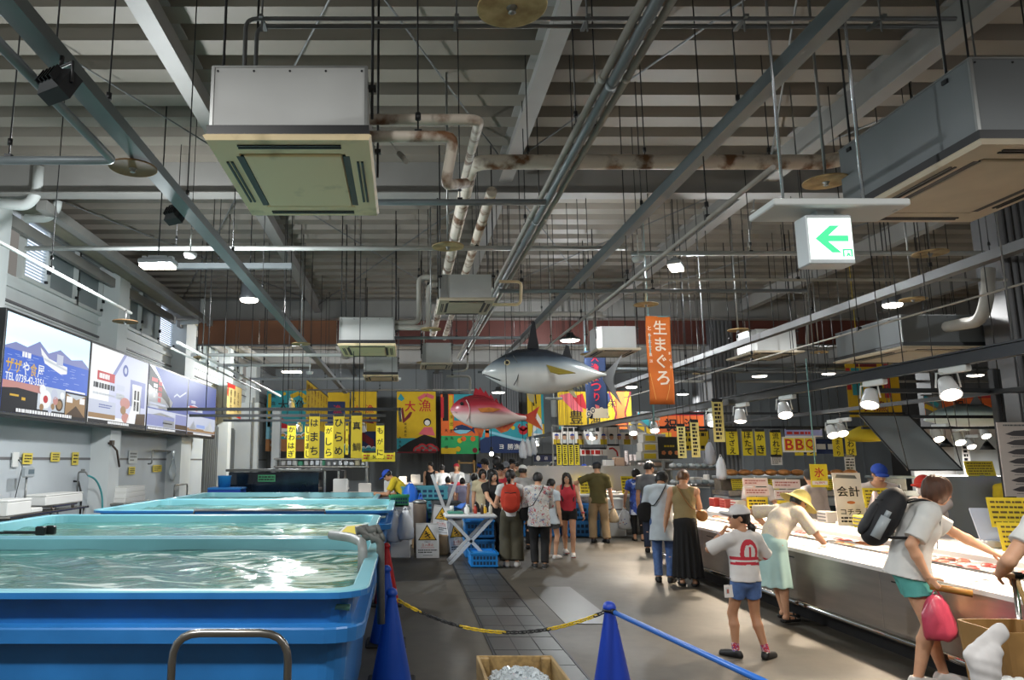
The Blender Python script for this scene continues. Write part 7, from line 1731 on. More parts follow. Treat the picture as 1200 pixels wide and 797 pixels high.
# ------------------------------------------------------------------ spotlight rail over the long counter
TX = 4.9; TZ = (W(1200, 407, X=TX).z + W(800, 481, X=TX).z) / 2
t = thing('lighting_track', 'long black lighting track rising to the right over the lit counter', 'lighting track', (TX, 14, TZ)); m = MB(); m.bar((TX, 4.6, TZ), (TX, 30, TZ), .07, .10); m.box((TX, 15, TZ + .06), (.12, 21, .015)); m.build('track', mat('track_black', '22272c', .35, .4), t)
for y in (5.9, 8.8, 12, 15.5, 20): m = MB(); m.tube([(TX, y, TZ + .05), (TX, y, ZD + .14)], .008, 5); m.build('hanger_rod', M_grey, t)
def spot(x, y, z, label, aim=(-.3, .2, -1), s=1.0, watts=None, group='white spotlights', adapter=True, drop=.0):
 t = thing('spotlight', label, 'spotlight', (x, y, z), 0, group); d = Vector(aim).normalized(); Ms = Matrix(frame_of(d)).transposed()
 c = Vector((0, 0, -.14 * s - .04)); m = MB()
 m.rbox((-.0, -.10 * s, -.03), (.06 * s, .34 * s, .06 * s), .008, M=Matrix.Rotation(R(0), 3, 'Z')); m.build('adapter', M_white, t, world=0)
 m = MB(); sdv = Ms @ Vector((1, 0, 0)); m.tube([c + sdv * .095 * s, Vector((0, 0, -.05)) + sdv * .08 * s, Vector((0, 0, -.04)), Vector((0, 0, -.05)) - sdv * .08 * s, c - sdv * .095 * s], .009 * s, 6); m.build('yoke', M_white, t, world=0)
 m = MB(); m.lathe([(r * s, q * s) for r, q in ((.03, -.10), (.06, -.09), (.068, -.04), (.085, .06), (.09, .09), (.082, .09), (.06, .02))], c=c, n=18, M=Ms); m.build('head', mat('spot_shell', 'd9dada', .35), t, world=0)
 m = MB(); m.lathe([(.080 * s, .074 * s), (.06 * s, .10 * s), (.02 * s, .108 * s)], c=c, n=16, M=Ms); m.build('lens', em('spot_lens', 'fff2dc', 14), t, world=0)
 q = d.to_track_quat('-Z', 'Y').to_euler(); area('light', t, c + d * (.125 * s), .14 * s, watts or SPOT_W, (1, .83, .64), q, spread=85)
 return t
for px, lb, am in ((1113, 'largest white spotlight on the track, near the right column', (-.2, -.55, -.8)), (1020, 'white spotlight on the track above the sloping dark panel', (-.35, -.3, -.8)), (918, 'white spotlight on the track above the grilled food sign', (-.15, -.6, -1)), (866, 'white spotlight on the track turned down, left of the yellow name signs', (-.1, -.2, -1)), (833, 'white spotlight on the track between the hanging price strips', (-.1, -.6, -1)), (765, 'white spotlight on the track under the orange banner pole', (-.1, -.6, -1)), (740, 'small white spotlight at the far part of the track beside the orange banner', (-.1, -.6, -1)), (692, 'far white spotlight on the track over the row of portraits', (-.1, -.5, -1)), (655, 'far white spotlight on the track left of the portraits', (-.2, -.5, -1)), (628, 'farthest white spotlight on the track by the sea bream tail', (-.3, -.5, -1))):
 spot(TX, TX * FPX / (px - VPX), TZ - .05, lb, am, 1.0)
spot(TX, 5.1, TZ - .05, 'white spotlight on the track just beyond the right picture edge', (-.1, 0, -1), 1.0)
# black rails of the right stalls
RZ = 2.42
def rail(label, p, q, hang=True, s=.05):
 t = thing('stall_rail', label, 'rail', p); m = MB(); m.bar(p, q, s, s); m.build('bar', MATS['rail_black'], t)
 for k in (.6, .95): m = MB(); v = Vector(p).lerp(Vector(q), k); m.tube([v, (v.x, v.y, ZD + .14)], .007, 5); m.build('hanger_rod', M_dark, t)
rail('black rail running away over the staff side of the counter', (6.45, 6.6, RZ), (6.45, 15.9, RZ)); rail('black cross rail nearest the viewer, across the right column', (5.2, 8.15, RZ + .02), (9.2, 8.15, RZ + .02)); rail('black cross rail under the model whale', (7.9, 12.2, RZ - .03), (11, 12.2, RZ - .03)); rail('thin black cross rail lower behind the sloping panel', (7.9, 12.9, RZ - .18), (11, 12.9, RZ - .18), s=.04); rail('black cross rail carrying the shellfish name strips', (4.9, 15.0, RZ - .08), (10.0, 15.0, RZ - .08)); rail('second black cross rail behind the price strips', (4.9, 13.4, RZ + .1), (9, 13.4, RZ + .1), s=.04)
p = W(1173, 500, Y=8.3); m = MB(); m.rbox((p.x, 8.3, 1.35), (.09, .09, 2.7), .01); m.box((p.x, 8.3, .01), (.2, .2, .02)); tag(m.build('stall_post', MATS['rail_black']), 'black post standing left of the fish species poster', 'post')
# sloping board
x0 = W(1008, 487, Y=8.8).x; x1 = W(1065, 487, Y=8.8).x; za = W(1030, 487, Y=8.8).z; zb = W(1090, 551, Y=8.05).z
t = thing('sloping_panel', 'dark mirror-like panel hung at a slope over the staff', 'panel', (x0, 8.4, zb)); m = MB(); m.prism([(x0, 8.8, za), (x1, 8.8, za), (x1, 8.05, zb), (x0, 8.05, zb)], (0, .006, .006)); m.build('pane', mat('panel_grey', '949c9e', .35, .1, var=.08, scale=2), t)  # pale grey stands in for what the pane reflects
m = MB(); cs = [Vector(v) for v in ((x0, 8.8, za), (x1, 8.8, za), (x1, 8.05, zb), (x0, 8.05, zb))]
for i in range(4): m.bar(cs[i], cs[(i + 1) % 4], .015, .015)
m.build('edge_frame', M_dark, t)
for v in cs[:2]: m = MB(); m.tube([v, (v.x, 8.8, ZD + .14)], .006, 5); m.build('cord', M_dark, t)
for v in cs[2:]: m = MB(); m.tube([v, (v.x, 8.3, RZ + .3), (v.x, 8.3, ZD + .14)], .005, 5); m.build('cord', M_dark, t)
# fish species poster
a = W(1179, 582, Y=8.2); h = W(1179, 495, Y=8.2).z - a.z; w = .62
t = thing('fish_poster', 'pale poster of seven dark fish outlines at the right edge', 'poster', (a.x + w / 2, 8.2, a.z)); b = Board((a.x, 8.2, a.z), (1, 0, 0), (0, 0, 1), .002); b.slab(0, 0, w, h, .012, 0)
for i in range(7):
 v = h * (.09 + i * .125); L = w * .8
 b.poly([(.12 * w + x * L, v + y * L) for x, y in ((0, 0), (.2, .07), (.5, .09), (.75, .03), (.95, .09), (.9, 0), (.95, -.07), (.75, -.015), (.45, -.05), (.15, -.04))], 1, 1); b.lines(.2 * w, v - .06 * h, .7 * w, v - .04 * h, 1, 2, 1)
b.lines(.1 * w, .94 * h, .9 * w, .98 * h, 1, 2); b.build('sheet', [mat('poster_pale', 'cfc4bc', .5), mat('fish_ink', '4a4648', .6), M_grey], t); m = MB(); m.tube([(a.x + .1, 8.22, a.z + h), (a.x + .1, 8.22, ZD + .14)], .006, 5); m.tube([(a.x + w - .05, 8.22, a.z + h), (a.x + w - .05, 8.22, ZD + .14)], .006, 5); m.build('cord', M_dark, t)
# shellfish names
SG = 'yellow shellfish name strips'
for px0, px1, py0, py1, tx, lb in ((852, 866, 505, 533, 'さざえ', 'yellow shellfish strip, leftmost of the row'), (871, 884, 505, 534, 'ほたて', 'yellow shellfish strip, second from the left of the row'), (886.5, 898, 505, 534, 'かき', 'yellow shellfish strip of two characters'), (904, 917, 506, 534, '流れ子', 'yellow shellfish strip just left of the grilled food sign'), (977, 989, 508, 535, 'はまぐり', 'yellow shellfish strip of four characters right of the grilled food sign'), (992, 1004, 507, 534, 'あわび', 'yellow shellfish strip, rightmost of the row'), (932, 942, 506, 534, 'えび', 'yellow shellfish strip behind the left half of the grilled food sign'), (946, 957, 506, 534, 'ほり', 'yellow shellfish strip behind the right half of the grilled food sign')):
 strip(px0, px1, py0, py1, 14.95, tx, lb, group=SG, clip=.05)
for px0, px1, py0, py1, lb in ((904, 917, 535, 545, 'white card under the strip left of the grilled food sign'), (991, 1003, 535, 552, 'pale card under the rightmost shellfish strip')): strip(px0, px1, py0, py1, 14.95, '', lb, M_pale, group=None, clip=.12, extra=lambda b, w, h: b.lines(.1 * w, .1 * h, .9 * w, .9 * h, 4, 1))
a, c = W(918, 530, Y=14.2), W(957, 530, Y=14.2); h = W(918, 512, Y=14.2).z - a.z; w = c.x - a.x
t = thing('grill_sign', 'yellow sign with three big red letters for grilled food', 'sign', (a.x + w / 2, 14.2, a.z)); b = Board((a.x, 14.2, a.z), (1, 0, 0), (0, 0, 1), .003); b.slab(0, 0, w, h, .015, 0);
for i, ch in enumerate('BBQ'): b.rect((.05 + i * .31) * w, .1 * h, (.34 + i * .31) * w, .92 * h, 2, 1); b.text(ch, (.195 + i * .31) * w, .5 * h, .24 * w, .7 * h, 1, 2, stretch=True)
b.build('board', [M_pale, M_red, M_yel], t); m = MB(); m.tube([(a.x + .05, 14.21, a.z + h), (a.x + .05, 14.21, 2.9), (c.x - .05, 14.21, 2.9), (c.x - .05, 14.21, a.z + h)], .006, 5); m.tube([(a.x + w / 2, 14.21, 2.9), (a.x + w / 2, 14.21, ZD + .14)], .006, 5); m.build('cord', M_dark, t)
strip(920, 964, 503, 512, 14.6, '', 'purple and white strip above the grilled food sign', mat('strip_lilac', '9aa0d0', .6), group=None, clip=.5, extra=lambda b, w, h: (b.lines(.05 * w, .15 * h, .95 * w, .85 * h, 1, 2), b.rect(0, 0, w, .15 * h, 3, 1)))
m = MB(); p = W(1015, 512, Y=14.5); m.lathe([(.05, -.1), (.3, -.08), (.34, 0), (.3, .1), (.12, .2), (.02, .22)], c=p, n=20); m.tube([(p.x, p.y, p.z + .2), (p.x, p.y, ZD + .14)], .006, 5); tag(m.build('paper_lantern', M_yel2), 'round yellow hanging shade right of the shellfish strips', 'lantern')
# hanging price strips under the track
for px0, px1, py0, py1, tx, lb in ((795, 805, 499, 537, '天然本まぐろ入荷', 'cream hanging strip, left of three below the track'), (811, 821, 494, 536, '特選かに300円', 'cream hanging strip, middle of three below the track'), (837, 850, 470, 518, '大特価', 'bright cream hanging strip, right of three below the track')):
 Yq = TX * FPX / ((px0 + px1) / 2 - VPX) - .3
 strip(px0, px1, py0, py1, Yq, tx, lb, mat('strip_cream', 'e8dc8c', .6), group='cream price strips under the track', clip=.22 if px0 < 830 else .04, ink=1)
# ------------------------------------------------------------------ middle distance stalls
def post_pair(xs, y, z0, z1, nm, label):
 m = MB()
 for x in xs: m.box((x, y, (z0 + z1) / 2), (.04, .04, z1 - z0))
 m.box(((xs[0] + xs[1]) / 2, y, z1), (xs[1] - xs[0] + .04, .04, .04)); tag(m.build(nm, M_steel), label, 'frame')
Yp = 21.0
xa, xb = W(648, 520, Y=Yp).x, W(758, 520, Y=Yp).x; z0 = W(700, 521, Y=Yp).z; z1 = W(700, 507, Y=Yp).z
post_pair((xa, xb), Yp + .06, 0, W(700, 499, Y=Yp).z, 'steel_stand', 'steel frame carrying the row of portraits')
t = thing('portrait_strip', 'strip of small staff portraits above the far stall', 'poster', ((xa + xb) / 2, Yp, z0)); b = Board((xa, Yp, z0), (1, 0, 0), (0, 0, 1), .003); w, h = xb - xa, z1 - z0; b.slab(0, 0, w, h, .02, 0)
for i in range(12): u = w * (i + .5) / 12; c = 1 if i % 3 else 2; b.rect(u - .035 * w, 0, u + .035 * w, .45 * h, c, 1); b.disc(u, .6 * h, .022 * w, 3, 2, .22 * h, n=12); b.disc(u, .74 * h, .024 * w, 4 + i % 2, 3, .16 * h, n=12, a0=0, a1=180)
b.build('sheet', [M_pale, M_white, M_y4, mat('print_skin', 'c99a7c', .7), mat('print_blue', '2d4aa8', .7), M_ink], t)
strip(658, 726, 500, 507, Yp + .0, '', 'long white notice above the row of portraits', M_pale, group=None, clip=.3, extra=lambda b, w, h: b.lines(.03 * w, .15 * h, .97 * w, .85 * h, 1, 1, 2, .9))
for i, px in enumerate((654, 661, 668, 675)): strip(px - 1, px + 4.5, 521, 545, Yp - .2, '朝どれ鮮魚', ('first', 'second', 'third', 'fourth')[i] + ' small yellow strip under the portraits, counted from the left', group='small yellow strips under the portraits', clip=.6)
strip(680, 712, 526, 534, Yp - .1, '', 'white board with red letters under the portraits', M_pale, group=None, clip=.5, extra=lambda b, w, h: b.lines(w * .06, h * .15, w * .94, h * .85, 1, 2, 2, .9)); strip(712, 727, 522, 538, Yp - .15, '', 'small picture of a prawn under the portraits', M_pale, group=None, clip=.5, extra=lambda b, w, h: b.stroke([(.15 * w, .75 * h), (.45 * w, .8 * h), (.75 * w, .55 * h), (.8 * w, .2 * h)], .12 * h, 2, 2))
Ys = 20.2; x0, x1 = W(706, 560, Y=Ys).x, W(776, 560, Y=Ys).x; zz = W(740, 546, Y=Ys).z
t = thing('stall_shelf', 'steel shelf stacked with white cups behind the flowered dress', 'shelf', ((x0 + x1) / 2, Ys, 0))
for z in (zz, zz - .35, .9): m = MB(); m.rbox(((x0 + x1) / 2, Ys, z - .02), (x1 - x0, .5, .04), .008); m.build('board', M_inox, t)
for x in (x0 + .03, x1 - .03): m = MB(); m.box((x, Ys + .2, zz / 2), (.05, .05, zz)); m.build('upright', M_steel, t)
random.seed(61)
for i in range(7):
 x = W(734 + i * 5.2, 546, Y=Ys).x; n = random.randint(5, 8); m = MB(); m.lathe([(.035, 0)] + [(r, k * .05 + dz) for k in range(n) for r, dz in ((.05, .035), (.053, .05), (.048, .051))], c=(x, Ys - .05, zz), n=12); tag(m.build('cup_stack', mat('cup_white', 'eddcd6', .5)), 'stack of white cups on the upper stall shelf', 'cups', 'stacks of white cups')
m = MB(); m.rbox((W(727, 546, Y=Ys).x - .05, Ys, zz + .11), (.24, .3, .22), .006); tag(m.build('carton', mat('carton_tan', 'c9a58a', .8)), 'tan carton beside the cup stacks', 'box'); m = MB(); m.rbox((W(713, 546, Y=Ys).x, Ys, zz + .08), (.24, .3, .16), .006); tag(m.build('carton', M_pale), 'white carton at the left end of the stall shelf', 'box'); m = MB(); m.rbox((W(775, 546, Y=Ys).x - .12, Ys, zz + .07), (.22, .3, .14), .006); tag(m.build('carton', mat('carton_peach', 'd9b59c', .8)), 'peach carton at the right end of the stall shelf', 'box')
for i, (px, mm) in enumerate(((712, 'cfc6bc'), (725, 'b58a70'), (737, 'dcd6cc'), (748, 'd6ccc0'), (764, 'c9c0b8'))): m = MB(); x = W(px, 555, Y=Ys).x; m.rbox((x, Ys - .05, zz - .35 + .12), (.2, .3, .24), .01); tag(m.build('package', mat('pk' + mm, mm, .6)), 'package on the lower stall shelf behind the shoppers', 'package', 'packages on the lower stall shelf')
# stack of priced boxes and menu boards
Yb = 19.6
for i in range(3):
 a = W(747 - (2 - i) * .6 + 1, 510 + i * 11, Y=Yb); m = MB(); w_ = .6 + i * .07; hh_ = .225; x = W(763, 500, Y=Yb).x; z = W(763, 519 + i * 10.4, Y=Yb).z; m.rbox((x, Yb, z + hh_ / 2), (w_, .4, hh_), .01, 0); m.box((x - w_ * .18, Yb - .203, z + hh_ * .5), (w_ * .42, .01, hh_ * .6), 1); m.box((x + w_ * .25, Yb - .203, z + hh_ * .5), (w_ * .2, .01, hh_ * .5), 2)
 tag(m.build('priced_box', [mat('box_grey', 'b9b6b0', .6), M_y4, mat('box_print', '8d857c', .6)]), ('top', 'middle', 'bottom')[i] + ' grey box with a yellow price tag, left of the menu board', 'box')
x = W(763, 545, Y=Yb).x; zt = W(763, 540, Y=Yb).z; m = MB(); m.rbox((x, Yb, zt - .02), (1.0, .5, .05), .01);
for s in (-1, 1): m.box((x + s * .45, Yb, zt / 2), (.05, .4, zt));
tag(m.build('box_stand', M_steel), 'steel stand under the priced grey boxes', 'stand')
a = W(772, 538, Y=17); c = W(800, 538, Y=17); h = W(780, 512, Y=17).z - a.z; w = c.x - a.x
t = thing('menu_board', 'black menu board with a row of orange flower marks', 'sign', ((a.x + c.x) / 2, 17, a.z)); b = Board((a.x, 17, a.z), (1, 0, 0), (0, 0, 1), .003); b.slab(0, 0, w, h, .02, 0); b.lines(.25 * w, .5 * h, .85 * w, .66 * h, 1, 1)
for i in range(3):
 for q in range(5): b.disc((.22 + i * .27) * w + .05 * w * math.cos(q * 1.2566), .28 * h + .05 * w * math.sin(q * 1.2566), .045 * w, 2, 1, n=8)
b.build('board', [mat('board_black', '232424', .6), M_yel2, mat('flower_orange', 'd98a5a', .6)], t); m = MB(); m.tube([(a.x + w / 2, 17.03, a.z + h), (a.x + w / 2, 17.03, ZD + .14)], .006, 5); m.build('cord', M_dark, t)
strip(796, 832, 505, 528, 16.2, '', 'wide yellow board of black prices behind the price strips', M_y4, group=None, clip=.7, extra=lambda b, w, h: (b.lines(.1 * w, .4 * h, .9 * w, .95 * h, 2, 1, 2, .6), b.lines(.04 * w, .05 * h, .96 * w, .28 * h, 1, 1, 2, .7)))
# shelf of clear packages under it
Yr = 16.0; x0, x1 = W(782, 560, Y=Yr).x, W(850, 560, Y=Yr).x
t = thing('pack_rack', 'steel rack of clear packs behind the tan vest shopper', 'shelf', ((x0 + x1) / 2, Yr, 0)); zz = [1.18, 1.52]
for z in zz: m = MB(); m.rbox(((x0 + x1) / 2, Yr, z - .02), (x1 - x0, .5, .04), .008); m.build('board', M_inox, t)
for x in (x0, x1): m = MB(); m.box((x, Yr + .2, .85), (.05, .05, 1.7)); m.build('upright', M_steel, t)
random.seed(71)
for z in zz:
 for i in range(9): x = x0 + .12 + i * (x1 - x0 - .2) / 8; m = MB(); m.ball((x, Yr - .05, z + .055), (.085, .12, .055), 10); tag(m.build('clear_pack', mat('clear_pack' + str(i % 3), ('cfd4d6', 'b4bcc0', '9fa8aa')[i % 3], .15)), 'bulging clear pack on the steel rack', 'package', 'clear packs on the rack')
for px, py, Yq, w_, h_, mm, lb, sd in ((846, 562, 13.3, .2, .42, M_bagw, 'white carrier bag hanging over the far end of the counter', 11), (833, 545, 13.8, .22, .45, mat('bag_grey', 'a8aab0', .4, trans=.1), 'grey carrier bag hanging beside the white one', 12)):
 p = W(px, py, Y=Yq); t = bag(p, w_, h_, mm, lb, seed=sd); m = MB(); m.tube([(0, 0, h_), (0, 0, ZD - p.z + .14)], .006, 5); m.build('cord', M_dark, t, world=0)
# steel cold cabinets behind the staff
Yf = 13.9
for i, (px0, px1, lb) in enumerate(((852, 888, 'first grey cold cabinet behind the bending staff'), (889, 948, 'grey cold cabinet with rounded dark window in the middle'), (949, 1012, 'grey cold cabinet behind the blue capped staff'), (1040, 1078, 'grey cold cabinet right of the blue capped staff'))):
 x0, x1 = W(px0, 560, Y=Yf).x, W(px1, 560, Y=Yf).x; xm = (x0 + x1) / 2; w_ = x1 - x0; t = thing('cold_cabinet', lb, 'cabinet', (xm, Yf, 0)); m = MB(); m.rbox((xm, Yf + .35, .52), (w_ - .01, .7, 1.04), .03); m.build('body', mat('cab_grey', '8f999e', .4), t); m = MB(); m.rbox((xm, Yf - .008, .72), (w_ * .72, .02, .3), .008); m.build('window', mat('cab_window', '20282c', .12), t); m = MB(); m.box((xm, Yf + .35, 1.09), (w_ - .01, .74, .09)); m.build('worktop', M_inox, t)
 m = MB(); m.box((xm, Yf + .5, 1.24), (w_ - .05, .3, .22)); m.build('glass_case', mat('case_brown', '9a8f82', .25, var=.3, scale=6), t); m = MB(); m.rbox((xm, Yf + .4, 1.375), (w_, .6, .05), .01); m.build('case_top', MATS['cab_grey'], t)
random.seed(81)
for i, (px, py, lb) in enumerate(((910, 570, 'yellow price card on the middle cold cabinet'), (980, 567, 'yellow price card half hidden by the ice sign'), (868, 563, 'yellow price card above the bending staff'))): price_card(W(px, py, Y=Yf).x, Yf + .12, 1.145, .22, .2, lb, 3, rz=0)
for i in range(10): m = MB(); x = 6.2 + i * .25; m.ball((x, Yf + .4, 1.46), (.13, .11, .06), 10); tag(m.build('orange_pack', mat('orange_pack', 'd08a4a', .5, var=.3, scale=20)), 'orange heap of shellfish on the cold cabinets', 'seafood', 'orange heaps on the cold cabinets')
# pale kitchen wall and hanging lamps, far right
Yw = 19.6; x0, x1 = W(1068, 540, Y=Yw).x, W(1230, 540, Y=Yw).x; m = MB(); m.box(((x0 + x1) / 2, Yw, 1.25), (x1 - x0, .12, 2.5)); m.box((W(1142, 540, Y=Yw).x, Yw - .07, 1.5), (1.1, .03, 1.6), 1); m.build('wall_kitchen', [mat('kitchen_wall', 'c2bfba', .6), M_white], kind='structure')
for px, py, Yq, lb in ((1097, 510, 13.7, 'round bright spotlight left of the whale model'), (1122, 514, 13.8, 'round bright spotlight under the whale model'), (1136, 521, 17, 'bright spotlight low in front of the kitchen wall'), (985, 503, 13.2, 'twin spotlight head above the shellfish strips, turned right'), (974, 505, 13.2, 'twin spotlight head above the shellfish strips, turned to the viewer'), (1153, 508, 16, 'flat bright spotlight near the right post'), (342, 477, 25, 'bright lamp head in front of the teal flag'), (351, 505, 25, 'bright lamp head low between the small name strips'), (426, 505, 25, 'bright lamp head left of the rightmost name strip')):
 p = W(px, py - 6, Y=Yq); t = spot(p.x, Yq, p.z + .1, lb, (-.1, -.7, -1) if px > 500 else (.1, .45, -1), 1.1, watts=110); m = MB(); m.tube([(0, 0, 0), (0, 0, ZD - p.z + .05)], .007, 5); m.build('drop_rod', M_dark, t, world=0)
for px, py, Yq, lb in ((1109, 521, 17.5, 'black conical pendant before the kitchen wall'), (1157, 524, 17.5, 'second black conical pendant nearer the right post')): p = W(px, py, Y=Yq); t = thing('pendant_lamp', lb, 'lamp', p); m = MB(); m.lathe([(.16, -.06), (.05, .06), (.03, .14), (.155, -.06)], n=16); m.build('shade', M_dark, t, world=0); area('light', t, (0, 0, -.07), .2, 120); m = MB(); m.tube([(0, 0, .1), (0, 0, ZD - p.z + .14)], .007, 5); m.build('cord', M_dark, t, world=0)
price_card(W(1150, 550, Y=13).x, 13.0, 1.42, .5, .26, 'yellow sign in front of the bright kitchen opening', 3, rz=0); m = MB(); m.rbox((W(1150, 550, Y=13).x, 13.2, .71), (1.6, .6, 1.42), .02); tag(m.build('back_counter', MATS['cab_grey']), 'grey back counter under the far right yellow sign', 'counter')
t = strip(1131, 1140, 515, 562, 18.9, '天然本まぐろ', 'white vertical sign with red and black characters by the kitchen wall', M_pale, group=None, clip=2.9)
# far stalls across the back
FS = [(-3.2, 21.5, 3.2, 'far left stall of white foam boxes'), (1.2, 26, 3.0, 'far middle stall before the grey door'), (-1.0, 18.2, 1.6, 'white stall table behind the yellow shirted staff'), (5.4, 24, 3.4, 'far stall under the white notice'), (9.5, 23, 3.5, 'far right stall behind the shellfish strips')]
random.seed(91)
for k, (x, y, w_, lb) in enumerate(FS):
 t = thing('far_stall', lb, 'stall', (x, y, 0)); m = MB(); m.rbox((x, y, .9), (w_, .9, .06), .01); m.build('top', M_case, t); m = MB(); m.box((x, y, .44), (w_ - .1, .8, .86)); m.build('base', mat('stall_base', '8d9296', .5), t)
 n = int(w_ / .42)
 for i in range(n):
  xx = x - w_ / 2 + .25 + i * (w_ - .4) / max(n - 1, 1); hh_ = random.uniform(.12, .34); m = MB(); m.rbox((xx, y + random.uniform(-.2, .2), .93 + hh_ / 2), (random.uniform(.22, .34), .34, hh_), .015); tag(m.build('package', random.choice([M_foam, M_pale, M_foam, mat('pk_tan', 'b9a58c', .7), mat('pk_steel', 'b4b8ba', .3, .5)])), 'box or pack heaped on the far stalls', 'package', 'packs on the far stalls')
t = thing('wooden_rack', 'pale wooden rack of shelves right of the far door', 'shelf', (W(547, 570, Y=27).x, 27, 0)); x = W(547, 570, Y=27).x
for z in (.4, .8, 1.2, 1.6): m = MB(); m.box((x, 27, z), (.55, .4, .04)); m.build('board', mat('rack_wood', 'b9945a', .7), t)
for s in (-1, 1): m = MB(); m.box((x + s * .27, 27, .85), (.05, .4, 1.7)); m.build('upright', MATS['rack_wood'], t)
strip(626, 666, 533, 541, 24, '', 'long navy sign with a white disc under the hanging bags', mat('sign_navy', '262c50', .5), group=None, clip=.8, extra=lambda b, w, h: (b.disc(.12 * w, .5 * h, .06 * w, 3, 2, .4 * h), b.text('店', .35 * w, .5 * h, .1 * w, .6 * h, 3, 2), b.text('舗', .6 * w, .5 * h, .1 * w, .6 * h, 3, 2)))
for i, px in enumerate((613, 619, 625)):
 p = W(px, 537 - i * 2, Y=17 + i * .12); t = bag(p, .2, .42, M_bagw, ('left', 'middle', 'right')[i] + ' of three white bags hanging near the sea bream tail', seed=20 + i); m = MB(); m.tube([(0, 0, .42), (0, 0, ZD - p.z + .14)], .006, 5); m.build('cord', M_dark, t, world=0)
p = W(576, 532, Y=20); t = thing('pendant_lamp', 'bare bright bulb hanging over the crowd', 'lamp', p); m = MB(); m.ball((0, 0, 0), .055, 12); m.build('bulb', M_glow, t, world=0); m = MB(); m.cyl((0, 0, .08), (0, 0, .18), .04); m.tube([(0, 0, .15), (0, 0, ZD - p.z + .14)], .008, 5); m.build('socket', M_dark, t, world=0); area('light', t, (0, 0, -.12), .2, 90)
p = W(660, 460, Y=22); t = thing('tube_lamp', 'white tube lamp hung on a bracket below the tuna', 'lamp', p)
p2 = W(649, 474, Y=18); t.location = p2; m = MB(); m.cyl((0, 0, -.3), (0, 0, .1), .07, n=12); m.build('tube', M_white, t, world=0); m = MB(); m.rbox((0, 0, .14), (.4, .15, .05), .01); m.tube([(0, 0, .16), (0, 0, ZD - p2.z + .14)], .01, 5); m.build('bracket', M_white, t, world=0)
# ------------------------------------------------------------------ people
def cl(n, c, **k): k.setdefault('rough', .85); k.setdefault('var', .10); k.setdefault('scale', 9); return mat('cloth_' + n, c, **k)
HB = mat('hair_black', '17120f', .42, var=.3, scale=40, stretch=(1, 1, .2)); HBR = mat('hair_brown', '54331f', .6, var=.4, scale=40, stretch=(1, 1, .2)); HTN = mat('hair_tan', '6e4a2c', .4, var=.4, scale=40, stretch=(1, 1, .2)); HG = mat('hair_greyish', '2c2826', .5, var=.3, scale=40)
WT = cl('white', 'dcdcd8'); BK = cl('black', '1b1a1b'); DEN = cl('denim', '5876ac', scale=25, var=.25); KH = cl('khaki', 'a98f6c'); OLV = cl('olive', '59512a'); OLD = cl('olive_dark', '4a4636'); GRY_ = cl('grey', '6d7074'); RED_ = cl('red', 'c43442'); TAN_ = cl('tan', 'a08c62'); AQUA = cl('aqua', '5fb3ac', var=.2); MINT = cl('mint', 'b2d2cc', var=.12, scale=5); SH_W = cl('shoe_white', 'd8d4cf'); SH_B = cl('shoe_black', '1a1918', rough=.5); YS = cl('yellow_shirt', 'd8bd2a'); BC = cl('cap_blue', '2a4fb4'); PINKW = cl('cream', 'e6d2c0')
FLO = cells('floral_light', [(0, 'd9d6d0'), (.55, 'cfcac6'), (.72, 'c0606a'), (.80, '6f7fa0'), (.88, 'd9d6d0'), (.93, 'b58a60')], 38); BLF = cells('floral_blue', [(0, '2b4aa0'), (.35, '1f3576'), (.55, 'c9d2e6'), (.75, '4a6fc0'), (.9, '22305c')], 16)
ft = lambda px, py: W(px, py, z=0)
def TOP(m, sleeve=.6, hem=-.06, **k): return dict(mat=m, sleeve=sleeve, hem=hem, **k)
def PANTS(m, **k): return dict(kind='pants', mat=m, **k)
sneak = dict(mat=SH_W, name='sneaker'); bshoe = dict(mat=SH_B); sandal = dict(mat=SH_B, open=True, name='sandal')
def soft(name, pts, rad, mm, parent, k=.03, vox=.009, cut=None):
 F = Field(vox)
 for (a, b, ra, rb) in pts: F.cone(a, b, ra, rb, k=k)
 if cut: F.plane(*cut)
 return field_object(name, F, mm, parent)
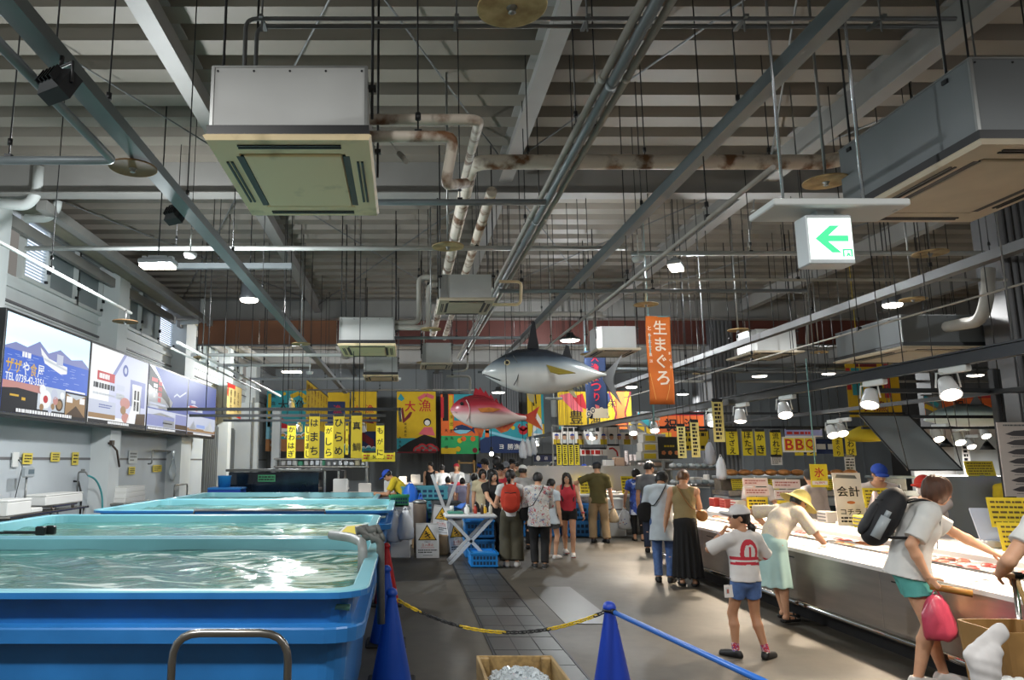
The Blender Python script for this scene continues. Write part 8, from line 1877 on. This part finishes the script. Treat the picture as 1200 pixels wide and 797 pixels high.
def backpack(J, label, mm, w, h, d, straps, sm=None):
 """a rucksack on the wearer's back, a thing of its own in the wearer's frame"""
 Mw = J['M']; t = thing('backpack', label, 'bag'); t.matrix_world = Mw
 H, Rt, ch = J['H'], J['Rt'], J['chest']; o = ch + Rt @ Vector((0, -.086 * H - d / 2, -.02 * H))
 F = Field(.009); q = lambda x, y, z: o + Rt @ Vector((x, y, z))
 F.ell(q(0, 0, 0), (w / 2, d / 2, h / 2), Rt); F.flat(q(0, 0, -h * .33), q(0, .01, h * .26), w * .47, w * .42, Rt @ Vector((1, 0, 0)), d / w, k=.05)
 body = field_object('pack', F, mm, t)
 F = Field(.008); F.flat(q(0, -d * .42, -h * .30), q(0, -d * .40, h * .0), w * .36, w * .34, Rt @ Vector((1, 0, 0)), .3, k=.03); field_object('front_pocket', F, mm, t)
 m = MB(); m.tube([q(-w * .3, -d * .38, h * .2), q(0, -d * .5, h * .17), q(w * .3, -d * .38, h * .2)], .008, 6); m.build('zip', M_dark, t, world=0); m = MB(); m.tube([q(-.03, .02, h * .46), q(0, 0, h * .56), q(.03, .02, h * .46)], .009, 6); m.build('top_loop', M_dark, t, world=0)
 for sx in (-1, 1):
  m = MB(); sh = J['sh' + ('L' if sx < 0 else 'R')]; nk = J['neck']; top = nk.lerp(sh, .55)
  g = lambda v, x, y, z: v + Rt @ Vector((x, y, z)) * H
  m.tube([q(sx * w * .22, d * .4, h * .34), g(top, 0, -.045, .034), g(top, 0, .0, .045), g(top, 0, .045, .02), g(top, sx * .008, .068, -.06), g(J['chest'], sx * .075, .06, .0), g(J['chest'], sx * .098, .0, -.05), q(sx * w * .42, d * .3, -h * .34)], .019, 8, fillet=.03, flat=.45); m.build('strap', sm or mm, t, world=0)
 return t, q
def shoulder_bag(J, label, mm, at, w, h, d, sx=1, strap=True, rz=0, straps=None):
 t = thing('shoulder_bag', label, 'bag'); t.matrix_world = J['M']; c = J['pel'] + J['Rp'] @ (Vector(at) * J['H']); F = Field(.009); F.ell(c, (w / 2, d / 2, h / 2), Matrix.Rotation(R(rz), 3, 'Z')); F.flat(c - Vector((0, 0, h * .2)), c + Vector((0, 0, h * .2)), w * .44, w * .42, Matrix.Rotation(R(rz), 3, 'Z') @ Vector((1, 0, 0)), d / w); field_object('pouch', F, mm, t)
 if strap:
  H, Rt = J['H'], J['Rt']; s2 = J['neck'].lerp(J['sh' + ('L' if sx > 0 else 'R')], .5); g = lambda v, x, y, z: v + Rt @ (Vector((x, y, z)) * H); m = MB()
  m.tube([c + Vector((0, -.02, h * .45)), g(J['waist'], sx * .055, -.074, .02), g(J['chest'], 0, -.086, .0), g(s2, 0, -.05, .02), g(s2, 0, 0, .047), g(s2, 0, .05, .015), g(J['chest'], 0, .084, .0), g(J['waist'], sx * .06, .072, 0), c + Vector((0, .02, h * .45))], .012, 6, fillet=.03, flat=.5); m.build('strap', straps or mm, t, world=0)
 return t
def held_bag(J, side, label, w, h, mm, seed=1, marks=None, rz=0):
 p = J['w'](J['kn' + side] - Vector((0, 0, .02))); return bag((p.x, p.y, p.z - h * 1.05), w, h, mm, label, seed=seed, marks=marks)
# --- red backpack woman
p = ft(600, 664); _, J = person('woman seen from behind with red backpack, white top and wide olive trousers', p.x, p.y, -8, 1.57, top=TOP(WT, .45, -.02, loose=1.5), bottom=PANTS(OLD, flare=2.3, length=.93, grow=.02), shoes=sneak, hair=dict(style='tail', mat=HB, len=.75, at=-.18), arms={'R': (.16, .10, .47), 'L': (-.12, .2, .60)}, head=(14, -12, 0), vox=.008)
backpack(J, 'red rucksack worn by the woman in wide olive trousers', cl('rucksack_red', 'c23a24', var=.15), .30, .40, .15, 1)
# --- floral blouse woman
p = ft(633, 666); _, J = person('woman seen from behind in a pale flowered blouse and black trousers', p.x, p.y, -12, 1.53, top=TOP(FLO, 1.25, -.10, flare=1.16, grow=.022), bottom=PANTS(BK, flare=1.2), shoes=dict(mat=SH_B, sole=SH_W), hair=dict(style='short', mat=HG), wide=1.12, arms={'R': (.10, .22, .60), 'L': (-.15, .15, .52)}, head=(16, -5, 0), vox=.008)
shoulder_bag(J, 'dark bag on a diagonal strap across the flowered blouse', BK, (-.14, .03, .02), .2, .2, .08, sx=-1)
p = ft(648, 657); _, J = person('girl half hidden behind the flowered blouse, in pale tunic and grey shorts', p.x + .03, p.y + .25, -40, 1.40, top=TOP(cl('tunic', 'c9d2d8'), .5, -.10, flare=1.5), bottom=dict(kind='shorts', mat=GRY_, length=.6), shoes=sneak, hair=dict(style='tail', mat=HB, len=.7), head=(20, 0, 0))
# --- girl in red walking towards the viewer
p = ft(669, 652); _, J = person('girl in a red sleeveless top and black shorts walking towards the viewer', p.x, p.y + .1, 172, 1.50, top=TOP(RED_, 0, .0, neck=.05, deep=1.25, flare=1.2, grow=.018), bottom=dict(kind='shorts', mat=BK, length=.40), shoes=dict(mat=SH_W, sole=cl('sole_red', 'a03a34'), name='sneaker'), hair=dict(style='long', mat=HB, len=1.0, fringe=.20), arms={'L': (-.17, .10, .47), 'R': (.18, .02, .46)}, feet={'L': (-.035, .11, 0, -4), 'R': (.035, -.14, .015, 6)}, head=(6, -8, 3), glasses=M_dark, vox=.007)
m = MB(); w_ = J['wrL']; m.lathe([(.030, -.012), (.033, 0), (.030, .012)], c=w_ + Vector((0, 0, .03)), n=14); o = m.build('bracelet', cl('bracelet_red', 'd0505a'), None); o.location = J['w'](w_ + Vector((0, 0, .018))); tag(o, 'red bracelet on the wrist of the girl in the red top', 'bracelet')
# --- olive shirt man
p = ft(703, 636); _, J = person('man seen from behind in olive shirt, khaki trousers and dark cap', p.x, p.y, -8, 1.69, top=TOP(OLV, .75, -.05, flare=1.1, grow=.02, loose=1.3), bottom=PANTS(KH, flare=1.5, length=.97, grow=.016), shoes=bshoe, hair=dict(style='crop', mat=HG), hat=dict(style='cap', mat=cl('cap_dark', '2a2e38')), wide=1.1, arms={'L': (-.24, .10, .60), 'R': (.18, .06, .47)}, poles={'L': (-1, -.2, 0)}, head=(14, -8, 0), feet={'L': (-.075, 0, 0, -14), 'R': (.085, -.03, 0, 12)}, vox=.008)
held_bag(J, 'R', 'cream cloth bag hanging from the hand of the olive shirt man', .22, .30, cl('bag_cream', 'c9b79a'), 3)
p = ft(749, 634); _, J = person('woman seen from behind in a blue flowered dress shirt with black trousers', p.x, p.y, -14, 1.53, top=TOP(BLF, .6, -.17, flare=1.12, grow=.02), bottom=PANTS(BK, length=.82), shoes=sandal, hair=dict(style='puffy', mat=HB), arms={'L': (-.17, .08, .50), 'R': (.1, .24, .58)}, head=(14, 0, 0), vox=.008)
held_bag(J, 'L', 'white plastic bag with small blue print hanging beside the flowered dress', .34, .44, M_bagw, 4, marks=([mat('print_blue_bag', '3c56b0', .6), mat('print_red_bag', 'c04a4a', .6)], [(-.1, .2, 0), (.1, .25, 0), (.0, .1, 1), (.2, .05, 0), (-.2, .06, 1), (.1, .0, 0)]))
p = ft(770, 650); _, J = person('man in a grey shirt looking to the right, behind the white shirt woman', p.x + .02, p.y + .3, -25, 1.70, top=TOP(GRY_, .7, -.06, grow=.02), bottom=PANTS(cl('navy', '2a3348')), shoes=bshoe, hair=dict(style='crop', mat=HB), head=(6, -45, 0), vox=.008)
p = ft(783, 684); _, J = person('woman leaning forward in a loose white shirt and blue jeans with black bag', p.x, p.y + .12, -22, 1.60, top=TOP(cl('shirt_pale', 'cdd6dc'), .75, -.17, flare=1.2, grow=.022, loose=1.4), bottom=PANTS(DEN, length=.97), shoes=bshoe, hair=dict(style='bob', mat=HB, low=-.36), lean=14, arms={'L': (-.12, .2, .55), 'R': (.12, .36, .56)}, head=(34, -20, 0), vox=.008)
shoulder_bag(J, 'black bag on a strap at the hip of the white shirt woman', BK, (-.13, -.02, .07), .26, .26, .1, sx=-1, rz=20)
p = ft(808, 687); _, J = person('woman in a tan sleeveless top and long black skirt leaning over the counter end', p.x, p.y + .02, -20, 1.60, top=TOP(TAN_, 0, -.01, neck=.062, deep=1.3, grow=.012), bottom=dict(kind='skirt', mat=BK, length=.45, flare=1.38, sy=.9, nf=14, fold=.012), shoes=sandal, hair=dict(style='bun', mat=HTN, at=.15), lean=10, arms={'L': (-.17, .06, .47), 'R': (.14, .30, .56)}, head=(26, -10, 0), vox=.007)
shoulder_bag(J, 'small tan pouch on a thin strap across the tan top', cl('leather_tan', '9a6a38', rough=.5), (.14, .06, .06), .15, .13, .06, sx=1)
# --- girl with the white cap
p = ft(880, 772)
def logo(c, J):
 q = (c - np.array(J['chest'])) @ np.array(J['Rt']); x, z = q[:, 0] / J['H'], q[:, 2] / J['H']; back = q[:, 1] < -.0
 ring = (np.abs(np.hypot((x - .0) / .055, (z + .02) / .075) - 1) < .22) & (z > -.05)
 s1 = np.abs(z + .055 + .6 * (x + .02) ** 2) < .011; s2 = np.abs(z + .088 + .8 * (x + .02) ** 2) < .010; s3 = np.abs(z - .045) + np.abs(x + .01) * .5 < .016; s4 = (np.abs(x) < .008) & (z > -.05) & (z < .02)
 return np.where((ring | s1 | s2 | s3 | s4) & back, 1, 0)
_, J = person('girl with white cap, red printed shirt and denim shorts standing in the aisle', p.x, p.y, 12, 1.27, top=TOP([cl('tee_white', 'dedad6'), RED_], .95, -.015, grow=.02, loose=1.35, flare=1.12, paint=logo), bottom=dict(kind='shorts', mat=DEN, length=.50, flare=1.12, grow=.010, socks=cells('sock_red', [(0, 'c02a40'), (.5, 'd8c8c8'), (.7, 'b02038'), (.9, '4060b0')], 60), sock_h=.22), shoes=dict(mat=SH_B, name='shoe'), hair=dict(style='tail', mat=HB, len=1.2, at=-.2), hat=dict(style='cap', mat=cl('cap_white', 'd9d6d4'), bill=10), hh=.158, skin='tan', arms={'L': (-.105, .075, .825), 'R': (.10, .14, .62)}, poles={'L': (-.55, -.1, -1), 'R': (1, -.6, 0)}, feet={'L': (-.075, .05, 0, 28), 'R': (.10, -.03, 0, -62)}, head=(-2, 72, 0), vox=.0055, hands={'L': dict(dir=(.5, -.25, .75), palm=(.7, -.6, -.3), curl=.9)})
m = MB(); w_ = J['wrL'].lerp(J['elL'], .22); dd = (J['elL'] - J['wrL']).normalized(); fr_ = frame_of(dd); m.tube([(fr_[0] * math.cos(a) + fr_[1] * math.sin(a)) * .026 for a in (2 * math.pi * i / 14 for i in range(15))], .005, 6); o = m.build('bracelet', cl('bracelet_pink', 'c9b0b4'), None); o.location = J['w'](w_); o.rotation_euler = (0, 0, R(12)); tag(o, 'pale bracelet on the raised wrist of the girl in the white cap', 'bracelet')
q = J['w'](J['hipL'] + Vector((-.105, -.005, -.02))); t = thing('pass_holder', 'clear card holder with blue charm hanging at the denim shorts', 'pouch', (q.x, q.y, q.z - .12), R(14)); b = Board((-.05, 0, 0), (1, 0, 0), (0, 0, 1), .0015); b.slab(0, 0, .085, .105, .006, 0); b.rect(.008, .03, .045, .085, 1, 1); b.rect(.02, .035, .04, .07, 2, 2); b.build('card', [M_pale, M_white, mat('card_photo', 'b56a5a', .5)], t, world=0); m = MB(); m.rbox((.065, .0, .04), (.05, .012, .10), .005); m.build('charm', mat('charm_blue', '5fa8d8', .4), t, world=0); m = MB(); m.tube([(0, 0, .10), (.02, .01, .16), (.06, .005, .09)], .003, 5); m.build('cord', M_dark, t, world=0)
# --- bending woman with the sun hat
p = ft(925, 732)
_, J = person('old woman in a yellow sun hat and pale mint skirt bending over the lit counter', p.x + .02, p.y + .1, -76, 1.48, top=TOP(cells('blouse_cream', [(0, 'e8d9c6'), (.5, 'e2cdb8'), (.8, 'efe0b8')], 60), .95, -.0, grow=.02, loose=1.5), bottom=dict(kind='skirt', name='skirt', mat=MINT, length=.30, flare=1.3, sy=.86, nf=9, fold=.006, drop=(0, -.02, -1)), shoes=sandal, hat=dict(style='bucket', mat=cl('hat_yellow', 'e3cf7a', var=.08)), hair=dict(style='short', mat=HG), lean=52, poff=(0, -.06), ph=.55, arms={'R': (.15, .27, .52), 'L': (-.19, .06, .64)}, poles={'R': (.9, -.4, -.3), 'L': (-.8, -.9, .3)}, head=(38, -10, 0), feet={'L': (-.05, .03, 0, -6), 'R': (.055, -.04, 0, 8)}, wide=1.06, vox=.006, hands={'R': dict(dir=(.25, .9, -.25), palm=(0, -.2, -1), curl=.12), 'L': dict(curl=.3)})
# --- woman with black backpack
p = W(1081, 806, z=0)
_, J = person('brown haired woman in white shirt and teal shorts with a black backpack', p.x + .10, p.y + .05, -110, 1.65, top=TOP(WT, .82, -.045, flare=1.28, grow=.03, neck=.06, deep=1.25), bottom=dict(kind='shorts', mat=AQUA, length=.46, flare=1.3, grow=.018, name='shorts'), shoes=dict(mat=SH_W, name='sneaker'), hair=dict(style='bob', mat=HBR, low=-.5, fringe=.12), lean=29, poff=(0, -.04), arms={'R': (.125, .0, .50), 'L': (-.02, .48, .49)}, poles={'R': (.35, -1, -.2), 'L': (-.6, -.5, -.8)}, head=(18, 14, 0), feet={'L': (-.055, .07, 0, -6), 'R': (.055, -.06, 0, 8)}, vox=.0055, hands={'R': dict(dir=(.1, .5, -.85), palm=(-.6, .5, .4), curl=.75), 'L': dict(dir=(0, .85, -.5), palm=(0, -.45, -.9), curl=.2)})
t, q = backpack(J, 'black backpack with a bottle in its side pocket on the brown haired woman', cl('pack_black', '1d1d20', rough=.7), .31, .46, .20, 1)
m = MB(); m.tube([q(.165, -.02, -.2), q(.172, -.02, -.02)], .036, 10); m.tube([q(.172, -.02, -.02), q(.174, -.02, .03)], .02, 8); o = m.build('water_bottle', mat('bottle_clear', 'b9c2c6', .2, alpha=.8), t, world=0)
held_bag(J, 'R', 'pink plastic bag hanging from the hand of the brown haired woman', .27, .34, mat('bag_pink', 'd8506a', .3, trans=.25, bump=.3, scale=14), 6)
a = J['w'](J['knR'] + Vector((-.005, -.03, .0))); b_ = J['w'](J['knR'] + Vector((.03, .22, -.035))); m = MB(); m.tube([a, a.lerp(b_, .5), b_], .02, 10, flat=1.3); tag(m.build('wallet', cl('wallet_tan', '9a6a2c', rough=.5)), 'long tan purse in the hand above the pink bag', 'purse')
m = MB(); g = J['chest'] + J['Rt'] @ Vector((.02, .115, -.01)); M2 = J['M']
for s in (-1, 1): m.tube([M2 @ (g + Vector((s * .028 + .024 * math.cos(k), .0, .02 * math.sin(k)))) for k in (2 * math.pi * i / 10 for i in range(11))], .004, 5)
m.tube([M2 @ (g + Vector((-.05, 0, 0))), M2 @ (g + Vector((-.055, -.01, -.09)))], .004, 5); m.tube([M2 @ (g + Vector((-.006, 0, .01))), M2 @ (g + Vector((.006, 0, .01)))], .004, 5); m.tube([M2 @ (g + Vector((.05, 0, 0))), M2 @ (g + Vector((.055, -.01, -.09)))], .004, 5)
tag(m.build('sunglasses', M_dark), 'sunglasses hooked on the neckline of the white shirt', 'glasses')
# --- person at the right edge with the trolley
_, J = person('person cut by the right edge in white shirt and green vest holding the trolley', 3.87, 4.42, -30, 1.66, top=TOP(WT, .55, -.02, grow=.016, loose=1.3), bottom=PANTS(cl('trouser_dark', '3a3c40')), shoes=bshoe, hair=dict(style='short', mat=HB), apron=None, arms={'L': (-.21, .07, .60), 'R': (.16, .1, .5)}, poles={'L': (-.5, -.7, -.5)}, vox=.006, hands={'L': dict(dir=(.75, .62, -.1), palm=(.1, -.1, -1), curl=.7)}, twist=0)
F = Field(.008); F.flat(J['pel'], J['waist'], J['rP'], J['rW'], J['sp'], .78, k=.04, grow=.03); F.flat(J['waist'], J['chest'], J['rW'], J['rC'], J['sd'], .78, k=.04, grow=.028); F.plane(J['pel'], (0, 0, -1)); o = field_object('vest', F, cl('vest_green', '2f7f4c'), _)
hx = J['w'](J['knL']); t = thing('shopping_trolley', 'brown wheeled shopping bag with a steel handle at the lower right corner', 'trolley', (hx.x + .05, hx.y + .05, 0))
cx, cy = hx.x + .02, hx.y + .0; m = MB(); ht = .74; g = []
m.loft([rrect(cx - .37, cx - .06, cy - .36, cy - .05, .05, .12, 3), rrect(cx - .40, cx - .03, cy - .39, cy - .03, .05, .42, 3), rrect(cx - .42, cx - .02, cy - .40, cy - .02, .05, ht, 3), rrect(cx - .405, cx - .035, cy - .385, cy - .035, .05, ht, 3), rrect(cx - .39, cx - .05, cy - .37, cy - .05, .05, ht - .15, 3)], smooth=False); m.build('bag_body', cl('trolley_brown', '9a7440', rough=.7, var=.2, scale=5), t)
m = MB(); m.tube([(cx, cy, .1), (cx, cy, hx.z - .01)], .016, 8); m.build('handle_tube', M_inox, t); m = MB(); m.rbox((cx, cy, hx.z + .005), (.05, .13, .04), .012); m.build('grip', M_rubber, t)
for s in (-1, 1): m = MB(); m.cyl((cx + s * .12 - .22, cy - .22, .07), (cx + s * .12 - .22, cy - .18, .07), .07, n=16); m.build('wheel', M_rubber, t)
m = MB(); m.tube([(cx - .26, cy - .395, ht - .02), (cx - .25, cy - .38, ht + .12), (cx - .10, cy - .15, hx.z - .03), (cx, cy - .03, hx.z - .02)], .011, 8, fillet=.05); m.tube([(cx - .22, cy - .395, ht - .02), (cx - .23, cy - .38, ht + .12), (cx - .10, cy - .15, hx.z - .03)], .011, 8, fillet=.05); m.build('cord_handle', cl('cord_tan', '8a6a34'), t)
c = Vector((cx - .57, cy - .475, .60)); t = thing('white_cap', 'crumpled white cap hanging on the brown trolley bag', 'hat', (c.x, c.y, c.z - .1)); F = Field(.006); o = Vector((0, 0, .1)); F.flat(o + Vector((-.03, 0, -.1)), o + Vector((-.03, 0, .02)), .07, .075, (1, 0, 0), .75); F.flat(o + Vector((-.09, 0, .03)), o + Vector((.10, .02, .16)), .055, .05, (-.6, 0, .8), .4, k=.02); F.flat(o + Vector((-.03, 0, -.02)), o + Vector((.03, 0, .07)), .08, .05, (1, 0, 0), .7, k=.02); F.wave(lambda X, Y, Z: .0025 * np.sin(X * 70 + Z * 60) * np.sin(Z * 50 - X * 40)); field_object('crown', F, cl('cap_white', 'd9d6d4'), t)
m = MB(); m.tube([(c.x - .03 - .02, c.y, .50), (c.x + .3, c.y - .03, .47), (c.x + .6, c.y - .02, .44)], .045, 12);
for i in range(9): m.cyl((c.x + .02 + i * .06, c.y - .002 - i * .003, .497 - i * .006), (c.x + .035 + i * .06, c.y - .002 - i * .003, .495 - i * .006), .05, n=12)
tag(m.build('rolled_mat', M_wht), 'rolled white ribbed mat beside the brown trolley', 'mat')
# --- staff behind the counter
coat = cl('coat_white', 'e6d8d0')
p = Vector((6.02, 9.65, 0)); person('staff in blue cap and white coat reaching down behind the counter', p.x, p.y, 165, 1.68, top=TOP(coat, 1.9, -.2, grow=.02), bottom=PANTS(BK), shoes=bshoe, hair=dict(style='crop', mat=HB), hat=dict(style='cap', mat=BC), lean=12, arms={'L': (-.26, .16, .56), 'R': (.18, .16, .56)}, head=(22, 0, 0), apron=dict(mat=BK, low=-.2))
p = Vector((5.75, 8.25, 0)); person('staff in red cap and face mask leaning left with one arm stretched out', p.x, p.y, 118, 1.56, top=TOP(coat, .8, -.1), bottom=PANTS(BK), shoes=bshoe, hair=dict(style='short', mat=HB), hat=dict(style='cap', mat=cl('cap_red', 'd0382a')), mask=mat('mask_white', 'efe6e2', .7), lean=16, arms={'L': (-.08, .38, .66), 'R': (.1, .32, .62)}, head=(10, 0, 0), skin='lit')
p = Vector((5.72, 12.3, 0)); person('staff in white shirt and black apron bending head down behind the price cards', p.x, p.y, 165, 1.62, top=TOP(coat, .75, -.05, grow=.02), bottom=PANTS(BK), shoes=bshoe, hair=dict(style='crop', mat=HB), lean=62, ph=.56, poff=(0, -.08), arms={'L': (-.12, .3, .56), 'R': (.12, .3, .56)}, head=(80, 0, 0), apron=dict(mat=BK, low=-.2))
p = Vector((5.72, 10.6, 0)); person('dark haired staff in white standing half behind the ice sign', p.x, p.y, 20, 1.60, top=TOP(coat, 1.8, -.1), bottom=PANTS(BK), shoes=bshoe, hair=dict(style='short', mat=HB), head=(8, -30, 0))
p = Vector((-.06, 15.9, 0)); person('staff in yellow shirt and blue cap bending over the farthest tank', p.x + .08, p.y, 78, 1.66, top=TOP(YS, .7, -.04, grow=.018), bottom=PANTS(cl('navy', '2a3348')), shoes=bshoe, hair=dict(style='crop', mat=HB), hat=dict(style='cap', mat=BC), lean=48, arms={'L': (-.08, .34, .60), 'R': (.10, .30, .57)}, head=(40, 0, 0), skin='tan', apron=dict(mat=cl('apron_green', '1f4a3c'), low=-.15))
# --- crowd
G = 'crowd'
def far(px, py, Y, yaw, label, c, hair='short', hm=HB, H=None, hat=None, hmat=None, low=None, vox=.014, head=(8, 0, 0), **k):
 w = W(px, py, Y=Y); H = H or max(w.z, 1.0) + .02
 return person(label, w.x, Y, yaw, H, top=k.pop('top', None) or TOP(c, k.pop('sleeve', .6), -.06), bottom=low or PANTS(BK), shoes=bshoe, hair=dict(style=hair, mat=hm) if hair else None, hat=dict(style=hat, mat=hmat or BK) if hat else None, vox=vox, head=head, **k)
far(577, 553, 13.7, 195, 'long haired woman all in black left of the red shirted man', BK, 'long', H=1.55, vox=.010, arms={'R': (.1, .25, .6)})
far(586, 543, 14.6, 170, 'man in a black brimmed hat and red shirt facing the viewer', RED_, 'short', hat='bowler', vox=.010, glasses=M_dark)
far(565, 549, 15.6, 185, 'dark haired boy in a cream shirt behind the folding table', cl('cream2', 'cfc3a0'), 'bob', vox=.011)
far(612, 545, 14.8, -20, 'man in white shirt and white cap seen from behind in the crowd', WT, 'crop', hat='cap', hmat=WT, vox=.011)
far(583, 535, 17.2, 10, 'tall person with round dark hair in the middle of the crowd', cl('charcoal', '35363a'), 'puffy')
far(570, 537, 18.2, 120, 'person in a dark cap left at the back of the crowd', WT, 'crop', hat='cap')
far(593, 541, 16.2, 160, 'person in a grey cap just right of the tall dark hair', GRY_, 'crop', hat='cap', hmat=GRY_)
far(600, 537, 17.6, 180, 'man in a dark hat right of the grey cap', cl('moss', '7a745c'), 'crop', hat='bowler')
far(606, 540, 18.8, 150, 'dark capped person farthest right of the hats', KH, 'crop', hat='cap')
far(562, 542, 18.6, 200, 'person in a blue cap behind the folding table boy', WT, 'crop', hat='cap', hmat=BC)
far(622, 545, 19.5, 20, 'dark haired shopper behind the flowered blouse', GRY_)
far(505, 541, 22, 160, 'person in black with white sleeves by the far left stall', BK, 'short', top=TOP(BK, 0, -.06))
far(518, 544, 21, 10, 'person with a big pale backpack near the far door', WT, 'bun')
far(535, 543, 22, 170, 'person in a red headscarf and red apron near the far door', WT, None, hat='scarf', hmat=RED_, apron=dict(mat=RED_, low=-.25))
far(525, 556, 19.5, 0, 'child in a grey striped dress near the far door', cl('stripe', '8d93a4'), 'bob', H=1.30, low=dict(kind='skirt', mat=MATS['cloth_stripe'], length=.2))
far(542, 556, 19.0, 0, 'child in a lilac dress left of the wooden rack', cl('lilac', '9a98b4'), 'bob', H=1.28, low=dict(kind='skirt', mat=MATS['cloth_lilac'], length=.2))
far(556, 551, 18.0, 5, 'girl in a pale sleeveless dress right of the wooden rack', cl('paledress', 'c3cad6'), 'bob', H=1.40, sleeve=0, low=dict(kind='skirt', mat=MATS['cloth_paledress'], length=.22))
far(659, 547, 20.4, 150, 'staff in yellow leaning over the far sales counter', YS, 'crop', lean=18)
far(684, 544, 20.5, 180, 'staff in yellow with a blue cap behind the red top girl', YS, 'crop', hat='cap', hmat=BC)
far(648, 541, 21.6, 160, 'person in black standing by the navy sign', BK)
far(641, 545, 22.2, 130, 'person in grey left of the person in black by the navy sign', GRY_)
far(1180, 552, 12.6, 150, 'staff in yellow with a blue cap below the fish poster', YS, 'crop', hat='cap', hmat=BC, H=1.56)
far(1196, 548, 9.6, 20, 'dark haired person behind the fish poster at the right edge', WT, 'short', H=1.6)
